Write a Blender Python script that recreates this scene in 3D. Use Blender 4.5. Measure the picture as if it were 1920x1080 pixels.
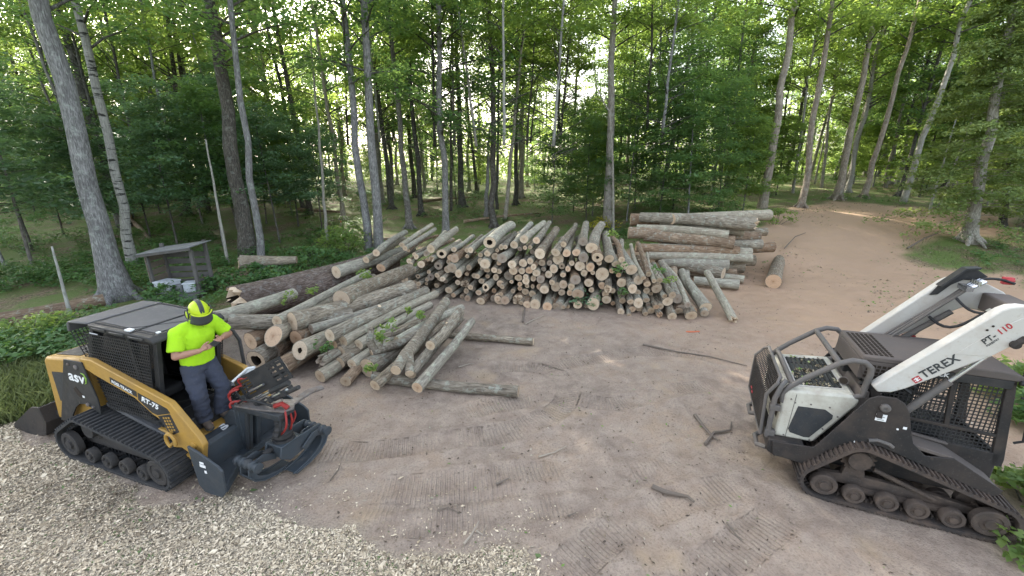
import bpy, bmesh, math, random
import numpy as np
from mathutils import Vector, Matrix, noise as mnoise
R = math.radians
scene = bpy.context.scene
for _o in list(bpy.data.objects):
    bpy.data.objects.remove(_o)
C = scene.collection

# ------------------------------------------------------------ camera, sky, sun, exposure
CAM_H, PITCH, FPX = 4.15, R(17), 780.0          # FPX: focal length for a picture 1920 wide
cam_d = bpy.data.cameras.new('camera')
cam_d.sensor_width = 36.0
cam_d.lens = FPX / 1920 * 36
cam_d.clip_end = 600
cam_d.clip_start = 0.05
cam = bpy.data.objects.new('camera', cam_d)
cam.location = (0, 0, CAM_H)
cam.rotation_euler = (R(90) - PITCH, 0, 0)
C.objects.link(cam)
scene.camera = cam

SUN_EL, SUN_AZ = R(24), R(-34)                  # azimuth measured from +Y, positive to +X
world = bpy.data.worlds.new('World')
scene.world = world
world.use_nodes = True
wn = world.node_tree.nodes
wl = world.node_tree.links
sky = wn.new('ShaderNodeTexSky')
sky.sky_type = 'NISHITA'
sky.sun_disc = False
sky.sun_elevation = SUN_EL
sky.sun_rotation = SUN_AZ
sky.air_density = 1.0
sky.dust_density = 4.0
sky.ozone_density = 0.6
bg = wn['Background']
bg.inputs['Strength'].default_value = 0.15
hs = wn.new('ShaderNodeHueSaturation')                # thin cloud: the sky's own light, less blue
hs.inputs['Saturation'].default_value = 0.5
wl.new(sky.outputs['Color'], hs.inputs['Color'])
wl.new(hs.outputs['Color'], bg.inputs['Color'])

sun_d = bpy.data.lights.new('sun', 'SUN')
sun_d.energy = 4.0
sun_d.angle = R(0.5)
sun_d.color = (1.0, 0.93, 0.80)
sun = bpy.data.objects.new('sun', sun_d)
sun.rotation_euler = Vector((-math.sin(SUN_AZ) * math.cos(SUN_EL), -math.cos(SUN_AZ) * math.cos(SUN_EL), -math.sin(SUN_EL))).to_track_quat('-Z', 'Y').to_euler()
sun.location = (-20, 40, 40)
C.objects.link(sun)

scene.view_settings.view_transform = 'Standard'
scene.view_settings.look = 'None'
scene.view_settings.exposure = 2.7
scene.view_settings.gamma = 1.0
try:
    scene.cycles.max_bounces = 8
    scene.cycles.diffuse_bounces = 5
    scene.cycles.glossy_bounces = 2
    scene.cycles.transmission_bounces = 4
    scene.cycles.transparent_max_bounces = 8
    scene.cycles.caustics_reflective = False
    scene.cycles.caustics_refractive = False
except Exception:
    pass
# ------------------------------------------------------------ helpers
rng = np.random.default_rng(7)
rnd = random.Random(11)

def tag(o, label=None, cat=None, group=None, kind=None):
    if label: o['label'] = label
    if cat: o['category'] = cat
    if group: o['group'] = group
    if kind: o['kind'] = kind
    return o

def empty(name, loc=(0, 0, 0), rz=0.0, rx=0.0, ry=0.0):
    o = bpy.data.objects.new(name, None)
    o.empty_display_size = 0.2
    o.location = loc
    o.rotation_euler = (rx, ry, rz)
    C.objects.link(o)
    return o

class MB:
    """collects shapes into one mesh"""
    def __init__(s):
        s.v = []; s.f = []; s.m = []
        s.mi = 0
    def add(s, vs, fs):
        b = len(s.v)
        s.v.extend([tuple(p) for p in vs])
        for f in fs:
            s.f.append(tuple(b + i for i in f)); s.m.append(s.mi)
        return s
    def box(s, x0, x1, y0, y1, z0, z1, M=None):
        vs = [Vector(p) for p in ((x0,y0,z0),(x1,y0,z0),(x1,y1,z0),(x0,y1,z0),(x0,y0,z1),(x1,y0,z1),(x1,y1,z1),(x0,y1,z1))]
        if M: vs = [M @ p for p in vs]
        return s.add(vs, [(3,2,1,0),(4,5,6,7),(0,1,5,4),(1,2,6,5),(2,3,7,6),(3,0,4,7)])
    def prism(s, poly, a0, a1, axis='y'):
        """2D outline extruded along an axis; outline in (x,z) for y, (y,z) for x, (x,y) for z"""
        n = len(poly)
        def P(p, a):
            if axis == 'y': return (p[0], a, p[1])
            if axis == 'x': return (a, p[0], p[1])
            return (p[0], p[1], a)
        ar = sum(poly[i][0]*poly[(i+1)%n][1] - poly[(i+1)%n][0]*poly[i][1] for i in range(n))
        vs = [P(p, a0) for p in poly] + [P(p, a1) for p in poly]
        flip = (ar > 0) != (axis == 'y')
        f0 = tuple(range(n)); f1 = tuple(range(n, 2*n))
        fs = [(i, (i+1) % n, n + (i+1) % n, n + i) for i in range(n)]
        if a1 < a0: flip = not flip
        if flip:
            fs = [f for f in fs] + [f0[::-1], f1]
        else:
            fs = [f[::-1] for f in fs] + [f0, f1[::-1]]
        return s.add(vs, fs)
    def tube(s, pts, rad, n=10, cap=True, wob=0.0, ell=None):
        pts = [Vector(p) for p in pts]
        k = len(pts)
        if not hasattr(rad, '__len__'): rad = [rad] * k
        t = (pts[1] - pts[0]).normalized()
        up = Vector((0,0,1)) if abs(t.z) < 0.9 else Vector((1,0,0))
        u = t.cross(up).normalized(); w = u.cross(t).normalized()
        vs = []
        for i in range(k):
            if i == 0: ti = pts[1]-pts[0]
            elif i == k-1: ti = pts[-1]-pts[-2]
            else: ti = (pts[i+1]-pts[i]).normalized() + (pts[i]-pts[i-1]).normalized()
            ti = ti.normalized()
            u = (u - ti * u.dot(ti)).normalized(); w = ti.cross(u).normalized()
            for j in range(n):
                a = 2*math.pi*j/n
                r = rad[i] * (1 + (rnd.uniform(-wob, wob) if wob else 0))
                e = ell if ell else (1, 1)
                vs.append(pts[i] + u*math.cos(a)*r*e[0] + w*math.sin(a)*r*e[1])
        fs = []
        for i in range(k-1):
            for j in range(n):
                a, b = i*n+j, i*n+(j+1) % n
                fs.append((a, b, b+n, a+n))
        if cap:
            fs.append(tuple(range(n))[::-1]); fs.append(tuple(range((k-1)*n, k*n)))
        return s.add(vs, fs)
    def lathe(s, prof, c, axis='y', n=20):
        """profile (radius, along) revolved round an axis through c"""
        vs = []; c = Vector(c)
        for (r, a) in prof:
            for j in range(n):
                t = 2*math.pi*j/n; x, z = r*math.cos(t), r*math.sin(t)
                vs.append(c + (Vector((x, a, z)) if axis == 'y' else Vector((x, z, a)) if axis == 'z' else Vector((a, x, z))))
        fs = []
        for i in range(len(prof)-1):
            for j in range(n):
                a, b = i*n+j, i*n+(j+1) % n
                fs.append((a, a+n, b+n, b))
        fs.append(tuple(range(n))); fs.append(tuple(range((len(prof)-1)*n, len(prof)*n))[::-1])
        return s.add(vs, fs)
    def ball(s, c, r, n=12, k=8, sc=(1,1,1), M=None):
        c = Vector(c); vs = []; fs = []
        for i in range(k+1):
            p = math.pi*i/k
            for j in range(n):
                t = 2*math.pi*j/n
                q = Vector((r*sc[0]*math.sin(p)*math.cos(t), r*sc[1]*math.sin(p)*math.sin(t), r*sc[2]*math.cos(p)))
                if M: q = M @ q
                vs.append(c + q)
        for i in range(k):
            for j in range(n):
                a, b = i*n+j, i*n+(j+1) % n
                fs.append((a, a+n, b+n, b))
        return s.add(vs, fs)
    def build(s, name, mats, parent=None, smooth=35, bevel=0, loc=None, fixn=True):
        me = bpy.data.meshes.new(name)
        me.from_pydata(s.v, [], s.f)
        if not isinstance(mats, (list, tuple)): mats = [mats]
        for m in mats: me.materials.append(m)
        if len(mats) > 1: me.polygons.foreach_set('material_index', s.m)
        if fixn:
            bm = bmesh.new(); bm.from_mesh(me)
            bmesh.ops.recalc_face_normals(bm, faces=bm.faces[:])
            bm.to_mesh(me); bm.free()
        if smooth:
            me.polygons.foreach_set('use_smooth', [True]*len(me.polygons))
            me.set_sharp_from_angle(angle=R(smooth))
        o = bpy.data.objects.new(name, me)
        C.objects.link(o)
        if parent: o.parent = parent
        if loc: o.location = loc
        if bevel:
            b = o.modifiers.new('bevel', 'BEVEL'); b.width = bevel; b.segments = 2; b.limit_method = 'ANGLE'; b.angle_limit = R(40)
        return o

def mesh_np(name, V, F, mats, attrs=None, smooth=False, mi=None):
    V = np.asarray(V, np.float32).reshape(-1, 3); F = np.asarray(F, np.int32)
    m, k = F.shape
    me = bpy.data.meshes.new(name)
    me.vertices.add(len(V)); me.vertices.foreach_set('co', V.ravel())
    me.loops.add(m*k); me.loops.foreach_set('vertex_index', F.ravel())
    me.polygons.add(m); me.polygons.foreach_set('loop_start', np.arange(0, m*k, k, dtype=np.int32))
    for mt in (mats if isinstance(mats, (list, tuple)) else [mats]): me.materials.append(mt)
    if smooth: me.polygons.foreach_set('use_smooth', np.ones(m, bool))
    if mi is not None: me.polygons.foreach_set('material_index', np.asarray(mi, np.int32))
    me.update(calc_edges=True)
    if attrs:
        for n_, (dom, a) in attrs.items():
            at = me.attributes.new(n_, 'FLOAT', dom); at.data.foreach_set('value', np.asarray(a, np.float32))
    return me

def link(name, me, parent=None, loc=(0,0,0), rot=(0,0,0), sc=(1,1,1)):
    o = bpy.data.objects.new(name, me); C.objects.link(o)
    o.location = loc; o.rotation_euler = rot; o.scale = sc
    if parent: o.parent = parent
    return o

# numpy value noise
_perm = np.random.default_rng(3).random((256, 256)).astype(np.float32)
def vnoise(x, y):
    xi = np.floor(x).astype(int); yi = np.floor(y).astype(int)
    fx = x - xi; fy = y - yi
    fx = fx*fx*(3-2*fx); fy = fy*fy*(3-2*fy)
    g = lambda a, b: _perm[a & 255, b & 255]
    return (g(xi, yi)*(1-fx)+g(xi+1, yi)*fx)*(1-fy) + (g(xi, yi+1)*(1-fx)+g(xi+1, yi+1)*fx)*fy
def fbm(x, y, o=4):
    r = 0; a = 0.5
    for i in range(o):
        r = r + a*(vnoise(x*2**i + 17*i, y*2**i + 5*i) - 0.5); a *= 0.5
    return r
def sstep(a, b, x):
    t = np.clip((np.asarray(x, float)-a)/(b-a), 0, 1); return t*t*(3-2*t)
def height(x, y):
    """the lie of the land: flat clearing, rising to the back and to the right"""
    x = np.asarray(x, float); y = np.asarray(y, float)
    h = 0.9*sstep(17, 40, y)
    h = h + 1.25*sstep(14.5, 23, y)*sstep(4.5, 10, x)
    h = h + 0.35*np.exp(-((x-11.2)/1.6)**2 - ((y-17.2)/1.3)**2)
    h = h + fbm(x*0.35, y*0.35, 3)*0.35*sstep(13, 20, y)
    h = h + fbm(x*0.5+9, y*0.5, 3)*0.25*sstep(-7.5, -10, x)
    return h
CP, SP = math.cos(PITCH), math.sin(PITCH)
def ray(px, py):
    u = (px-960)/FPX; v = (py-540)/FPX
    return np.array([u, CP - v*SP, -SP - v*CP])
def at(px, py, z=0.0):
    d = ray(px, py); t = (z-CAM_H)/d[2]
    return Vector((d[0]*t, d[1]*t, z))
def at_ground(px, py):
    """the point of the ground seen at a pixel of the photograph"""
    d = ray(px, py); t = 3.0
    while t < 150:
        p = np.array([0, 0, CAM_H]) + d*t
        if p[2] < float(height(p[0], p[1])): break
        t += 0.05
    return Vector(p)
def at_depth(px, py, Y):
    d = ray(px, py); t = Y/d[1]
    return Vector((d[0]*t, Y, CAM_H + d[2]*t))
# ------------------------------------------------------------ materials
class NT:
    def __init__(s, name):
        s.m = bpy.data.materials.new(name); s.m.use_nodes = True
        s.t = s.m.node_tree; s.n = s.t.nodes; s.l = s.t.links
        s.b = s.n['Principled BSDF']; s.out = s.n['Material Output']
        s.b.inputs['Specular IOR Level'].default_value = 0.3
    def new(s, t, **k):
        n = s.n.new(t)
        for a, v in k.items(): setattr(n, a, v)
        return n
    def set(s, sock, v):
        if hasattr(v, 'is_linked') or hasattr(v, 'links'): s.l.new(v, sock)
        else:
            if isinstance(v, (tuple, list)) and len(v) == 3 and sock.type == 'RGBA': v = (*v, 1)
            sock.default_value = v
    def coord(s, sc=(1,1,1), kind='Object'):
        tc = s.new('ShaderNodeTexCoord'); mp = s.new('ShaderNodeMapping')
        s.l.new(tc.outputs[kind], mp.inputs['Vector']); mp.inputs['Scale'].default_value = sc
        return mp.outputs['Vector']
    def noise(s, vec, scale, detail=4, rough=0.55, out='Fac', dist=0):
        n = s.new('ShaderNodeTexNoise'); s.l.new(vec, n.inputs['Vector'])
        n.inputs['Scale'].default_value = scale; n.inputs['Detail'].default_value = detail; n.inputs['Roughness'].default_value = rough
        n.inputs['Distortion'].default_value = dist
        return n.outputs[out]
    def voro(s, vec, scale, out='Distance', feature='F1'):
        n = s.new('ShaderNodeTexVoronoi'); s.l.new(vec, n.inputs['Vector']); n.inputs['Scale'].default_value = scale; n.feature = feature
        return n.outputs[out]
    def ramp(s, fac, stops, interp='LINEAR'):
        n = s.new('ShaderNodeValToRGB'); cr = n.color_ramp; cr.interpolation = interp
        while len(cr.elements) < len(stops): cr.elements.new(0.5)
        for e, (p, c) in zip(cr.elements, stops):
            e.position = p
            e.color = (c, c, c, 1) if not hasattr(c, '__len__') else (*c, 1)
        s.set(n.inputs['Fac'], fac); return n.outputs['Color']
    def mix(s, fac, a, b, mode='MIX'):
        n = s.new('ShaderNodeMix', data_type='RGBA', blend_type=mode)
        s.set(n.inputs[0], fac); s.set(n.inputs[6], a); s.set(n.inputs[7], b)
        return n.outputs[2]
    def math(s, op, a, b=0.5, c=0.0):
        n = s.new('ShaderNodeMath', operation=op)
        s.set(n.inputs[0], a); s.set(n.inputs[1], b); s.set(n.inputs[2], c)
        return n.outputs[0]
    def attr(s, name):
        n = s.new('ShaderNodeAttribute', attribute_name=name); return n.outputs['Fac']
    def orand(s):
        return s.new('ShaderNodeObjectInfo').outputs['Random']
    def bump(s, h, dist=0.01, strength=1.0):
        n = s.new('ShaderNodeBump'); n.inputs['Distance'].default_value = dist; n.inputs['Strength'].default_value = strength
        s.l.new(h, n.inputs['Height']); s.l.new(n.outputs['Normal'], s.b.inputs['Normal'])
    def fin(s, col, rough=0.8, metal=0.0):
        s.set(s.b.inputs['Base Color'], col); s.set(s.b.inputs['Roughness'], rough); s.set(s.b.inputs['Metallic'], metal)
        return s.m

def paint(name, col, dirt=(0.12, 0.09, 0.07), amt=0.5, rough=0.45, scale=5, metal=0.0):
    """painted or moulded surface with dust, mud and scuffs"""
    t = NT(name); v = t.coord()
    d = t.ramp(t.noise(v, scale, 6, 0.65), [(0.42, 0.0), (0.75, 1.0)])
    f = t.math('MULTIPLY', d, amt)
    sc = t.ramp(t.noise(v, 42, 3, 0.6), [(0.60, 0.0), (0.70, 1.0)])
    base = t.mix(t.math('MULTIPLY', sc, 0.35*amt), col, tuple(min(1, c*0.5+0.1) for c in col))
    spl = t.ramp(t.noise(v, scale*5.5, 5, 0.7), [(0.58, 0.0), (0.66, 1.0)])
    f = t.math('MAXIMUM', f, t.math('MULTIPLY', spl, 0.75*amt))
    low = t.ramp(t.noise(v, scale*0.45, 3, 0.5), [(0.45, 0.0), (0.70, 0.55)])
    f = t.math('MAXIMUM', f, t.math('MULTIPLY', low, amt))
    colr = t.mix(f, base, dirt)
    t.bump(t.noise(v, 60, 3), 0.002, 0.4)
    return t.fin(colr, t.ramp(d, [(0.0, rough), (1.0, min(1, rough+0.35))]), metal)

def flat(name, col, rough=0.6, metal=0.0):
    t = NT(name); v = t.coord()
    n = t.noise(v, 25, 3)
    return t.fin(t.mix(t.math('MULTIPLY', n, 0.5), col, tuple(c*0.7 for c in col)), rough, metal)

def bark_mat(name, c1, c2, c3, along='z', lichen=(0.40, 0.46, 0.40), lam=0.35, ridge=1.0, birch=False):
    t = NT(name)
    tc = t.new('ShaderNodeTexCoord')
    oi = t.new('ShaderNodeObjectInfo')
    add = t.new('ShaderNodeVectorMath', operation='ADD'); t.l.new(tc.outputs['Object'], add.inputs[0])
    sc_ = t.new('ShaderNodeVectorMath', operation='SCALE'); sc_.inputs[0].default_value = (13, 7, 29); t.l.new(oi.outputs['Random'], sc_.inputs['Scale'])
    t.l.new(sc_.outputs[0], add.inputs[1])
    mp = t.new('ShaderNodeMapping'); t.l.new(add.outputs[0], mp.inputs['Vector'])
    mp.inputs['Scale'].default_value = (1, 1, 0.16) if along == 'z' else (0.16, 1, 1)
    v = mp.outputs['Vector']; v0 = add.outputs[0]
    fur = t.noise(v, 34, 5, 0.6, dist=0.4)
    col = t.ramp(fur, [(0.30, c1), (0.52, c2), (0.72, c3)])
    big = t.noise(v0, 2.2, 3)
    col = t.mix(t.ramp(big, [(0.40, 0.0), (0.65, 0.75)]), col, t.mix(0.5, col, c1))
    # shift the tone from one piece to the next
    hue = t.ramp(oi.outputs['Random'], [(0.0, (0.80, 0.78, 0.76)), (0.35, (1.12, 1.14, 1.12)), (0.65, (0.95, 0.87, 0.78)), (1.0, (1.12, 1.10, 1.05))])
    col = t.mix(1.0, col, hue, 'MULTIPLY')
    lm = t.ramp(t.noise(v0, 6.5, 5, 0.7), [(0.54, 0.0), (0.62, 1.0)])
    lm = t.math('MULTIPLY', lm, lam)
    col = t.mix(lm, col, lichen)
    if birch:
        mp2 = t.new('ShaderNodeMapping'); t.l.new(add.outputs[0], mp2.inputs['Vector']); mp2.inputs['Scale'].default_value = (0.6, 0.6, 3.2)
        k = t.ramp(t.noise(mp2.outputs['Vector'], 3.2, 4, 0.6), [(0.56, 0.0), (0.61, 1.0)])
        col = t.mix(k, col, (0.025, 0.024, 0.022))
    t.bump(fur, 0.03*ridge, 0.9)
    return t.fin(col, 0.9)

def leaf_mat(name, dark, mid, light, trans=0.45, tcol=(0.20, 0.30, 0.04)):
    t = NT(name)
    tint = t.attr('tint'); rn = t.orand()
    f = t.math('ADD', t.math('MULTIPLY', tint, 0.75), t.math('MULTIPLY', rn, 0.25))
    col = t.ramp(f, [(0.05, dark), (0.5, mid), (0.95, light)])
    t.set(t.b.inputs['Base Color'], col); t.b.inputs['Roughness'].default_value = 0.5
    t.b.inputs['Specular IOR Level'].default_value = 0.35
    tr = t.new('ShaderNodeBsdfTranslucent')
    t.set(tr.inputs['Color'], t.mix(0.55, t.mix(1.0, col, (1.7, 1.7, 1.0), 'MULTIPLY'), tcol))
    mx = t.new('ShaderNodeMixShader'); mx.inputs[0].default_value = trans
    t.l.new(t.b.outputs[0], mx.inputs[1]); t.l.new(tr.outputs[0], mx.inputs[2]); t.l.new(mx.outputs[0], t.out.inputs['Surface'])
    return t.m

M = {}
M['leaf_maple'] = leaf_mat('maple leaf', (0.052, 0.112, 0.048), (0.096, 0.186, 0.074), (0.158, 0.248, 0.096), 0.52, (0.24, 0.36, 0.09))
M['leaf_blue'] = leaf_mat('shade leaf', (0.066, 0.124, 0.076), (0.108, 0.192, 0.110), (0.165, 0.262, 0.150), 0.42, (0.24, 0.38, 0.12))
M['leaf_light'] = leaf_mat('sunny leaf', (0.080, 0.148, 0.044), (0.142, 0.228, 0.068), (0.215, 0.298, 0.098), 0.56, (0.38, 0.47, 0.10))
M['leaf_cedar'] = leaf_mat('cedar spray', (0.085, 0.130, 0.040), (0.145, 0.205, 0.065), (0.220, 0.275, 0.100), 0.35, (0.32, 0.38, 0.08))
M['leaf_fern'] = leaf_mat('fern frond', (0.035, 0.085, 0.035), (0.066, 0.150, 0.052), (0.120, 0.210, 0.075), 0.35)
M['grass'] = leaf_mat('dull grass', (0.050, 0.072, 0.026), (0.105, 0.135, 0.052), (0.185, 0.205, 0.095), 0.3, (0.22, 0.26, 0.08))
M['leaf_yellow'] = leaf_mat('yellow leaf', (0.22, 0.22, 0.02), (0.40, 0.34, 0.03), (0.50, 0.45, 0.05), 0.4)
M['bark_grey'] = bark_mat('grey furrowed bark', (0.056, 0.054, 0.053), (0.156, 0.152, 0.152), (0.300, 0.294, 0.294), lam=0.25)
M['bark_dark'] = bark_mat('dark bark', (0.027, 0.025, 0.022), (0.075, 0.069, 0.062), (0.150, 0.138, 0.125), lam=0.15)
M['bark_brown'] = bark_mat('brown grey bark', (0.113, 0.096, 0.085), (0.284, 0.258, 0.227), (0.480, 0.453, 0.423), lam=0.25)
M['bark_pale'] = bark_mat('pale smooth bark', (0.15, 0.145, 0.13), (0.27, 0.265, 0.25), (0.38, 0.37, 0.35), lam=0.3, ridge=0.4)
M['bark_birch'] = bark_mat('birch bark', (0.13, 0.13, 0.125), (0.24, 0.24, 0.235), (0.33, 0.33, 0.32), lam=0.1, ridge=0.3, birch=True)
M['bark_log'] = bark_mat('log bark', (0.072, 0.058, 0.045), (0.210, 0.182, 0.145), (0.360, 0.321, 0.261), along='x', lam=0.28, ridge=0.6)
M['bark_log_smooth'] = bark_mat('smooth log bark', (0.144, 0.130, 0.106), (0.278, 0.257, 0.213), (0.391, 0.364, 0.305), along='x', lichen=(0.432, 0.485, 0.374), lam=0.38, ridge=0.25)
M['bark_log_brown'] = bark_mat('brown log bark', (0.087, 0.058, 0.040), (0.216, 0.153, 0.106), (0.349, 0.271, 0.196), along='x', lam=0.3, ridge=0.7)
M['bark_rot'] = bark_mat('rotten bark', (0.050, 0.035, 0.029), (0.155, 0.118, 0.098), (0.30, 0.262, 0.240), along='x', lichen=(0.26, 0.26, 0.25), lam=0.35, ridge=1.6)

def cut_mat():
    t = NT('sawn end grain')
    tc = t.new('ShaderNodeTexCoord'); oi = t.new('ShaderNodeObjectInfo')
    mp = t.new('ShaderNodeMapping'); t.l.new(tc.outputs['Object'], mp.inputs['Vector']); mp.inputs['Scale'].default_value = (0, 1, 1)
    ln = t.new('ShaderNodeVectorMath', operation='LENGTH'); t.l.new(mp.outputs['Vector'], ln.inputs[0])
    nz = t.noise(mp.outputs['Vector'], 9, 3)
    r = t.math('ADD', ln.outputs['Value'], t.math('MULTIPLY', nz, 0.02))
    ring = t.math('SINE', t.math('MULTIPLY', r, 420))
    c = t.ramp(oi.outputs['Random'], [(0.0, (0.32, 0.26, 0.195)), (0.2, (0.50, 0.405, 0.295)), (0.45, (0.44, 0.345, 0.245)), (0.68, (0.56, 0.47, 0.355)), (0.86, (0.46, 0.31, 0.20)), (0.93, (0.22, 0.185, 0.15)), (1.0, (0.28, 0.24, 0.195))])
    heart = t.ramp(r, [(0.02, (0.70, 0.60, 0.52)), (0.05, (0.90, 0.86, 0.82)), (0.11, (1.06, 1.04, 1.02))])
    c = t.mix(1.0, c, heart, 'MULTIPLY')
    c = t.mix(t.ramp(ring, [(0.0, 0.0), (1.0, 0.16)]), c, (0.20, 0.12, 0.07))
    st = t.ramp(t.noise(tc.outputs['Object'], 24, 5, 0.7), [(0.52, 0.0), (0.72, 0.55)])
    c = t.mix(st, c, (0.17, 0.12, 0.085))
    t.bump(t.noise(tc.outputs['Object'], 70, 3), 0.004, 0.6)
    return t.fin(c, 0.85)
M['cut'] = cut_mat()
M['hollow'] = flat('dark rotten wood and recess shade', (0.030, 0.022, 0.016), 0.95)  # rotten wood in logs; on the loaders, shade of slots and holes as colour
M['red_tape'] = flat('faded red flagging', (0.55, 0.06, 0.05), 0.6)
M['orange_mark'] = flat('orange marking', (0.50, 0.13, 0.06), 0.6)
M['twig'] = flat('dry twig', (0.14, 0.115, 0.095), 0.9)
M['twig_pale'] = flat('peeled twig', (0.30, 0.26, 0.21), 0.85)
# ------------------------------------------------------------ ground
def pol(pxs):
    return np.array([at_ground(*p)[:2] for p in pxs])
def sdist(x, y, poly):
    """signed distance to a polygon, positive inside"""
    n = len(poly); d = np.full(x.shape, 1e9); ins = np.zeros(x.shape, bool)
    for i in range(n):
        ax, ay = poly[i]; bx, by = poly[(i+1) % n]
        ex, ey = bx-ax, by-ay; L = ex*ex+ey*ey + 1e-12
        t = np.clip(((x-ax)*ex+(y-ay)*ey)/L, 0, 1)
        d = np.minimum(d, np.hypot(x-ax-t*ex, y-ay-t*ey))
        c = ((ay > y) != (by > y)) & (x < (bx-ax)*(y-ay)/(by-ay+1e-12)+ax)
        ins ^= c
    return np.where(ins, d, -d)

_d = pol([(0, 800), (60, 770), (120, 745), (300, 640), (425, 580), (560, 530), (690, 512), (840, 498), (1000, 495), (1180, 470), (1400, 440), (1440, 415), (1478, 385), (1560, 378), (1700, 388), (1900, 405), (1919, 440), (1780, 445), (1700, 455), (1690, 478), (1760, 500), (1919, 515)])
DIRT = np.vstack([_d, [[14, 9], [12.0, 6], [8.5, 4.6], [7.6, 3.0], [9, 0], [-12, 0], [-11, 4]]])
_c = pol([(0, 815), (110, 840), (180, 890), (300, 940), (420, 945), (560, 975), (690, 1022), (860, 1030), (1010, 1045), (1035, 1079)])
CHIPS = np.vstack([_c, [[0.55, 1.5], [-12, 1.5], [-12, 5.2]]])
_g = pol([(0, 650), (120, 640), (190, 650), (160, 700), (130, 740), (60, 775), (0, 790)])
GRASS = _g

# tracks pressed into the dirt by the loaders: centre line (pixels), width in metres
TR = [([(560, 850), (700, 845), (830, 830), (930, 815), (1010, 790), (1060, 755), (1060, 715), (1010, 690), (900, 690)], 0.42),
      ([(640, 930), (800, 920), (960, 905), (1080, 890), (1200, 880), (1300, 860)], 0.62),
      ([(1000, 690), (1120, 672), (1200, 658), (1280, 662), (1400, 690)], 0.40),
      ([(1040, 740), (1150, 760), (1260, 735), (1380, 720)], 0.40),
      ([(600, 985), (760, 975), (900, 965), (1010, 945), (1120, 935), (1230, 945)], 0.55),
      ([(1010, 1130), (1090, 1050), (1180, 985), (1290, 935), (1420, 905)], 0.42),
      ([(1250, 1140), (1350, 1060), (1450, 985), (1520, 925)], 0.44),
      ([(830, 790), (900, 770), (980, 755), (1040, 750)], 0.42),
      ([(940, 1020), (990, 1000), (1040, 975)], 0.40)]
def spline(P, step=0.1):
    P = np.asarray(P, float); out = []
    for i in range(len(P)-1):
        p0 = P[max(i-1, 0)]; p1 = P[i]; p2 = P[i+1]; p3 = P[min(i+2, len(P)-1)]
        n = max(2, int(np.linalg.norm(p2-p1)/step))
        for t in np.linspace(0, 1, n, endpoint=False):
            out.append(0.5*((2*p1)+(-p0+p2)*t+(2*p0-5*p1+4*p2-p3)*t*t+(-p0+3*p1-3*p2+p3)*t**3))
    out.append(P[-1]); return np.array(out)

def axis_steps(segs):
    out = [segs[0][0]]
    for a, b, s0, s1 in segs:
        x = a
        n = 0
        while x < b - 1e-6:
            f = (x-a)/(b-a); x = min(b, x + s0*(1-f) + s1*f); out.append(x)
    return np.array(out)
gx = axis_steps([(-150, -40, 8, 3), (-40, -12, 1.2, 0.2), (-12, -6.5, 0.12, 0.05), (-6.5, 6.5, 0.035, 0.035), (6.5, 12, 0.05, 0.15), (12, 40, 0.2, 1.2), (40, 150, 3, 8)])
gy = axis_steps([(-30, 1.5, 6, 0.3), (1.5, 10, 0.03, 0.035), (10, 16, 0.045, 0.09), (16, 30, 0.12, 0.4), (30, 60, 0.5, 1.5), (60, 260, 3, 14)])
X, Y = np.meshgrid(gx, gy); X = X.ravel(); Y = Y.ravel()
Z = height(X, Y)
wob = fbm(X*0.9, Y*0.9, 4)
sdd = sdist(X, Y, DIRT)
damp = 0
dirt = sstep(-0.35, 0.35, sdd + wob*1.6)
chips = sstep(-0.25, 0.2, sdist(X, Y, CHIPS) + fbm(X*1.6, Y*1.6, 4)*0.9)
grass = sstep(-0.3, 0.3, sdist(X, Y, GRASS) + wob*0.8)
phase = np.zeros(len(X)); tmask = np.zeros(len(X))
for pts, w in TR:
    S = spline([tuple(at_ground(*p)[:2]) for p in pts])
    lo = S.min(0)-w; hi = S.max(0)+w
    idx = np.where((X > lo[0]) & (X < hi[0]) & (Y > lo[1]) & (Y < hi[1]))[0]
    cum = np.concatenate([[0], np.cumsum(np.linalg.norm(np.diff(S, axis=0), axis=1))])
    bd = np.full(len(idx), 1e9); bs = np.zeros(len(idx))
    for i in range(len(S)-1):
        a = S[i]; e = S[i+1]-a; L = float(e@e)
        t = np.clip(((X[idx]-a[0])*e[0]+(Y[idx]-a[1])*e[1])/L, 0, 1)
        d = np.hypot(X[idx]-a[0]-t*e[0], Y[idx]-a[1]-t*e[1])
        k = d < bd; bd[k] = d[k]; bs[k] = cum[i]+t[k]*math.sqrt(L)
    m = sstep(w*0.56, w*0.44, bd) * sstep(-0.12, 0.16, fbm(X[idx]*1.1+50, Y[idx]*1.1, 4))
    end = sstep(0, 0.9, bs)*sstep(0, 0.9, cum[-1]-bs)
    m = m*end
    rut = sstep(w*0.62, w*0.40, bd)*end
    berm = np.exp(-((bd-w*0.6)/0.07)**2)*end
    Z[idx] += -0.016*rut + 0.015*berm*(0.5+vnoise(X[idx]*5, Y[idx]*5))
    k = m > tmask[idx]
    phase[idx[k]] = bs[k]; tmask[idx[k]] = m[k]
tmask *= dirt*(1-chips)
near = sstep(26, 14, Y)
Z += fbm(X*1.1+3, Y*1.1, 5)*0.13*near*dirt + fbm(X*4, Y*4+7, 3)*0.042*near*(1-0.6*tmask)
Z += fbm(X*14, Y*14, 2)*0.020*near*(1-0.7*tmask)
Z += -0.008*tmask*np.abs(np.sin(phase/0.062*math.pi))*near
Z += chips*(0.015+fbm(X*0.8, Y*0.8+31, 3)*0.05)
Z += (1-dirt)*0.04*fbm(X*2, Y*2, 3)
nx, ny = len(gx), len(gy)
ii = np.arange(nx*ny).reshape(ny, nx)
F = np.stack([ii[:-1, :-1].ravel(), ii[:-1, 1:].ravel(), ii[1:, 1:].ravel(), ii[1:, :-1].ravel()], 1)
ZG = Z.reshape(ny, nx)
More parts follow.
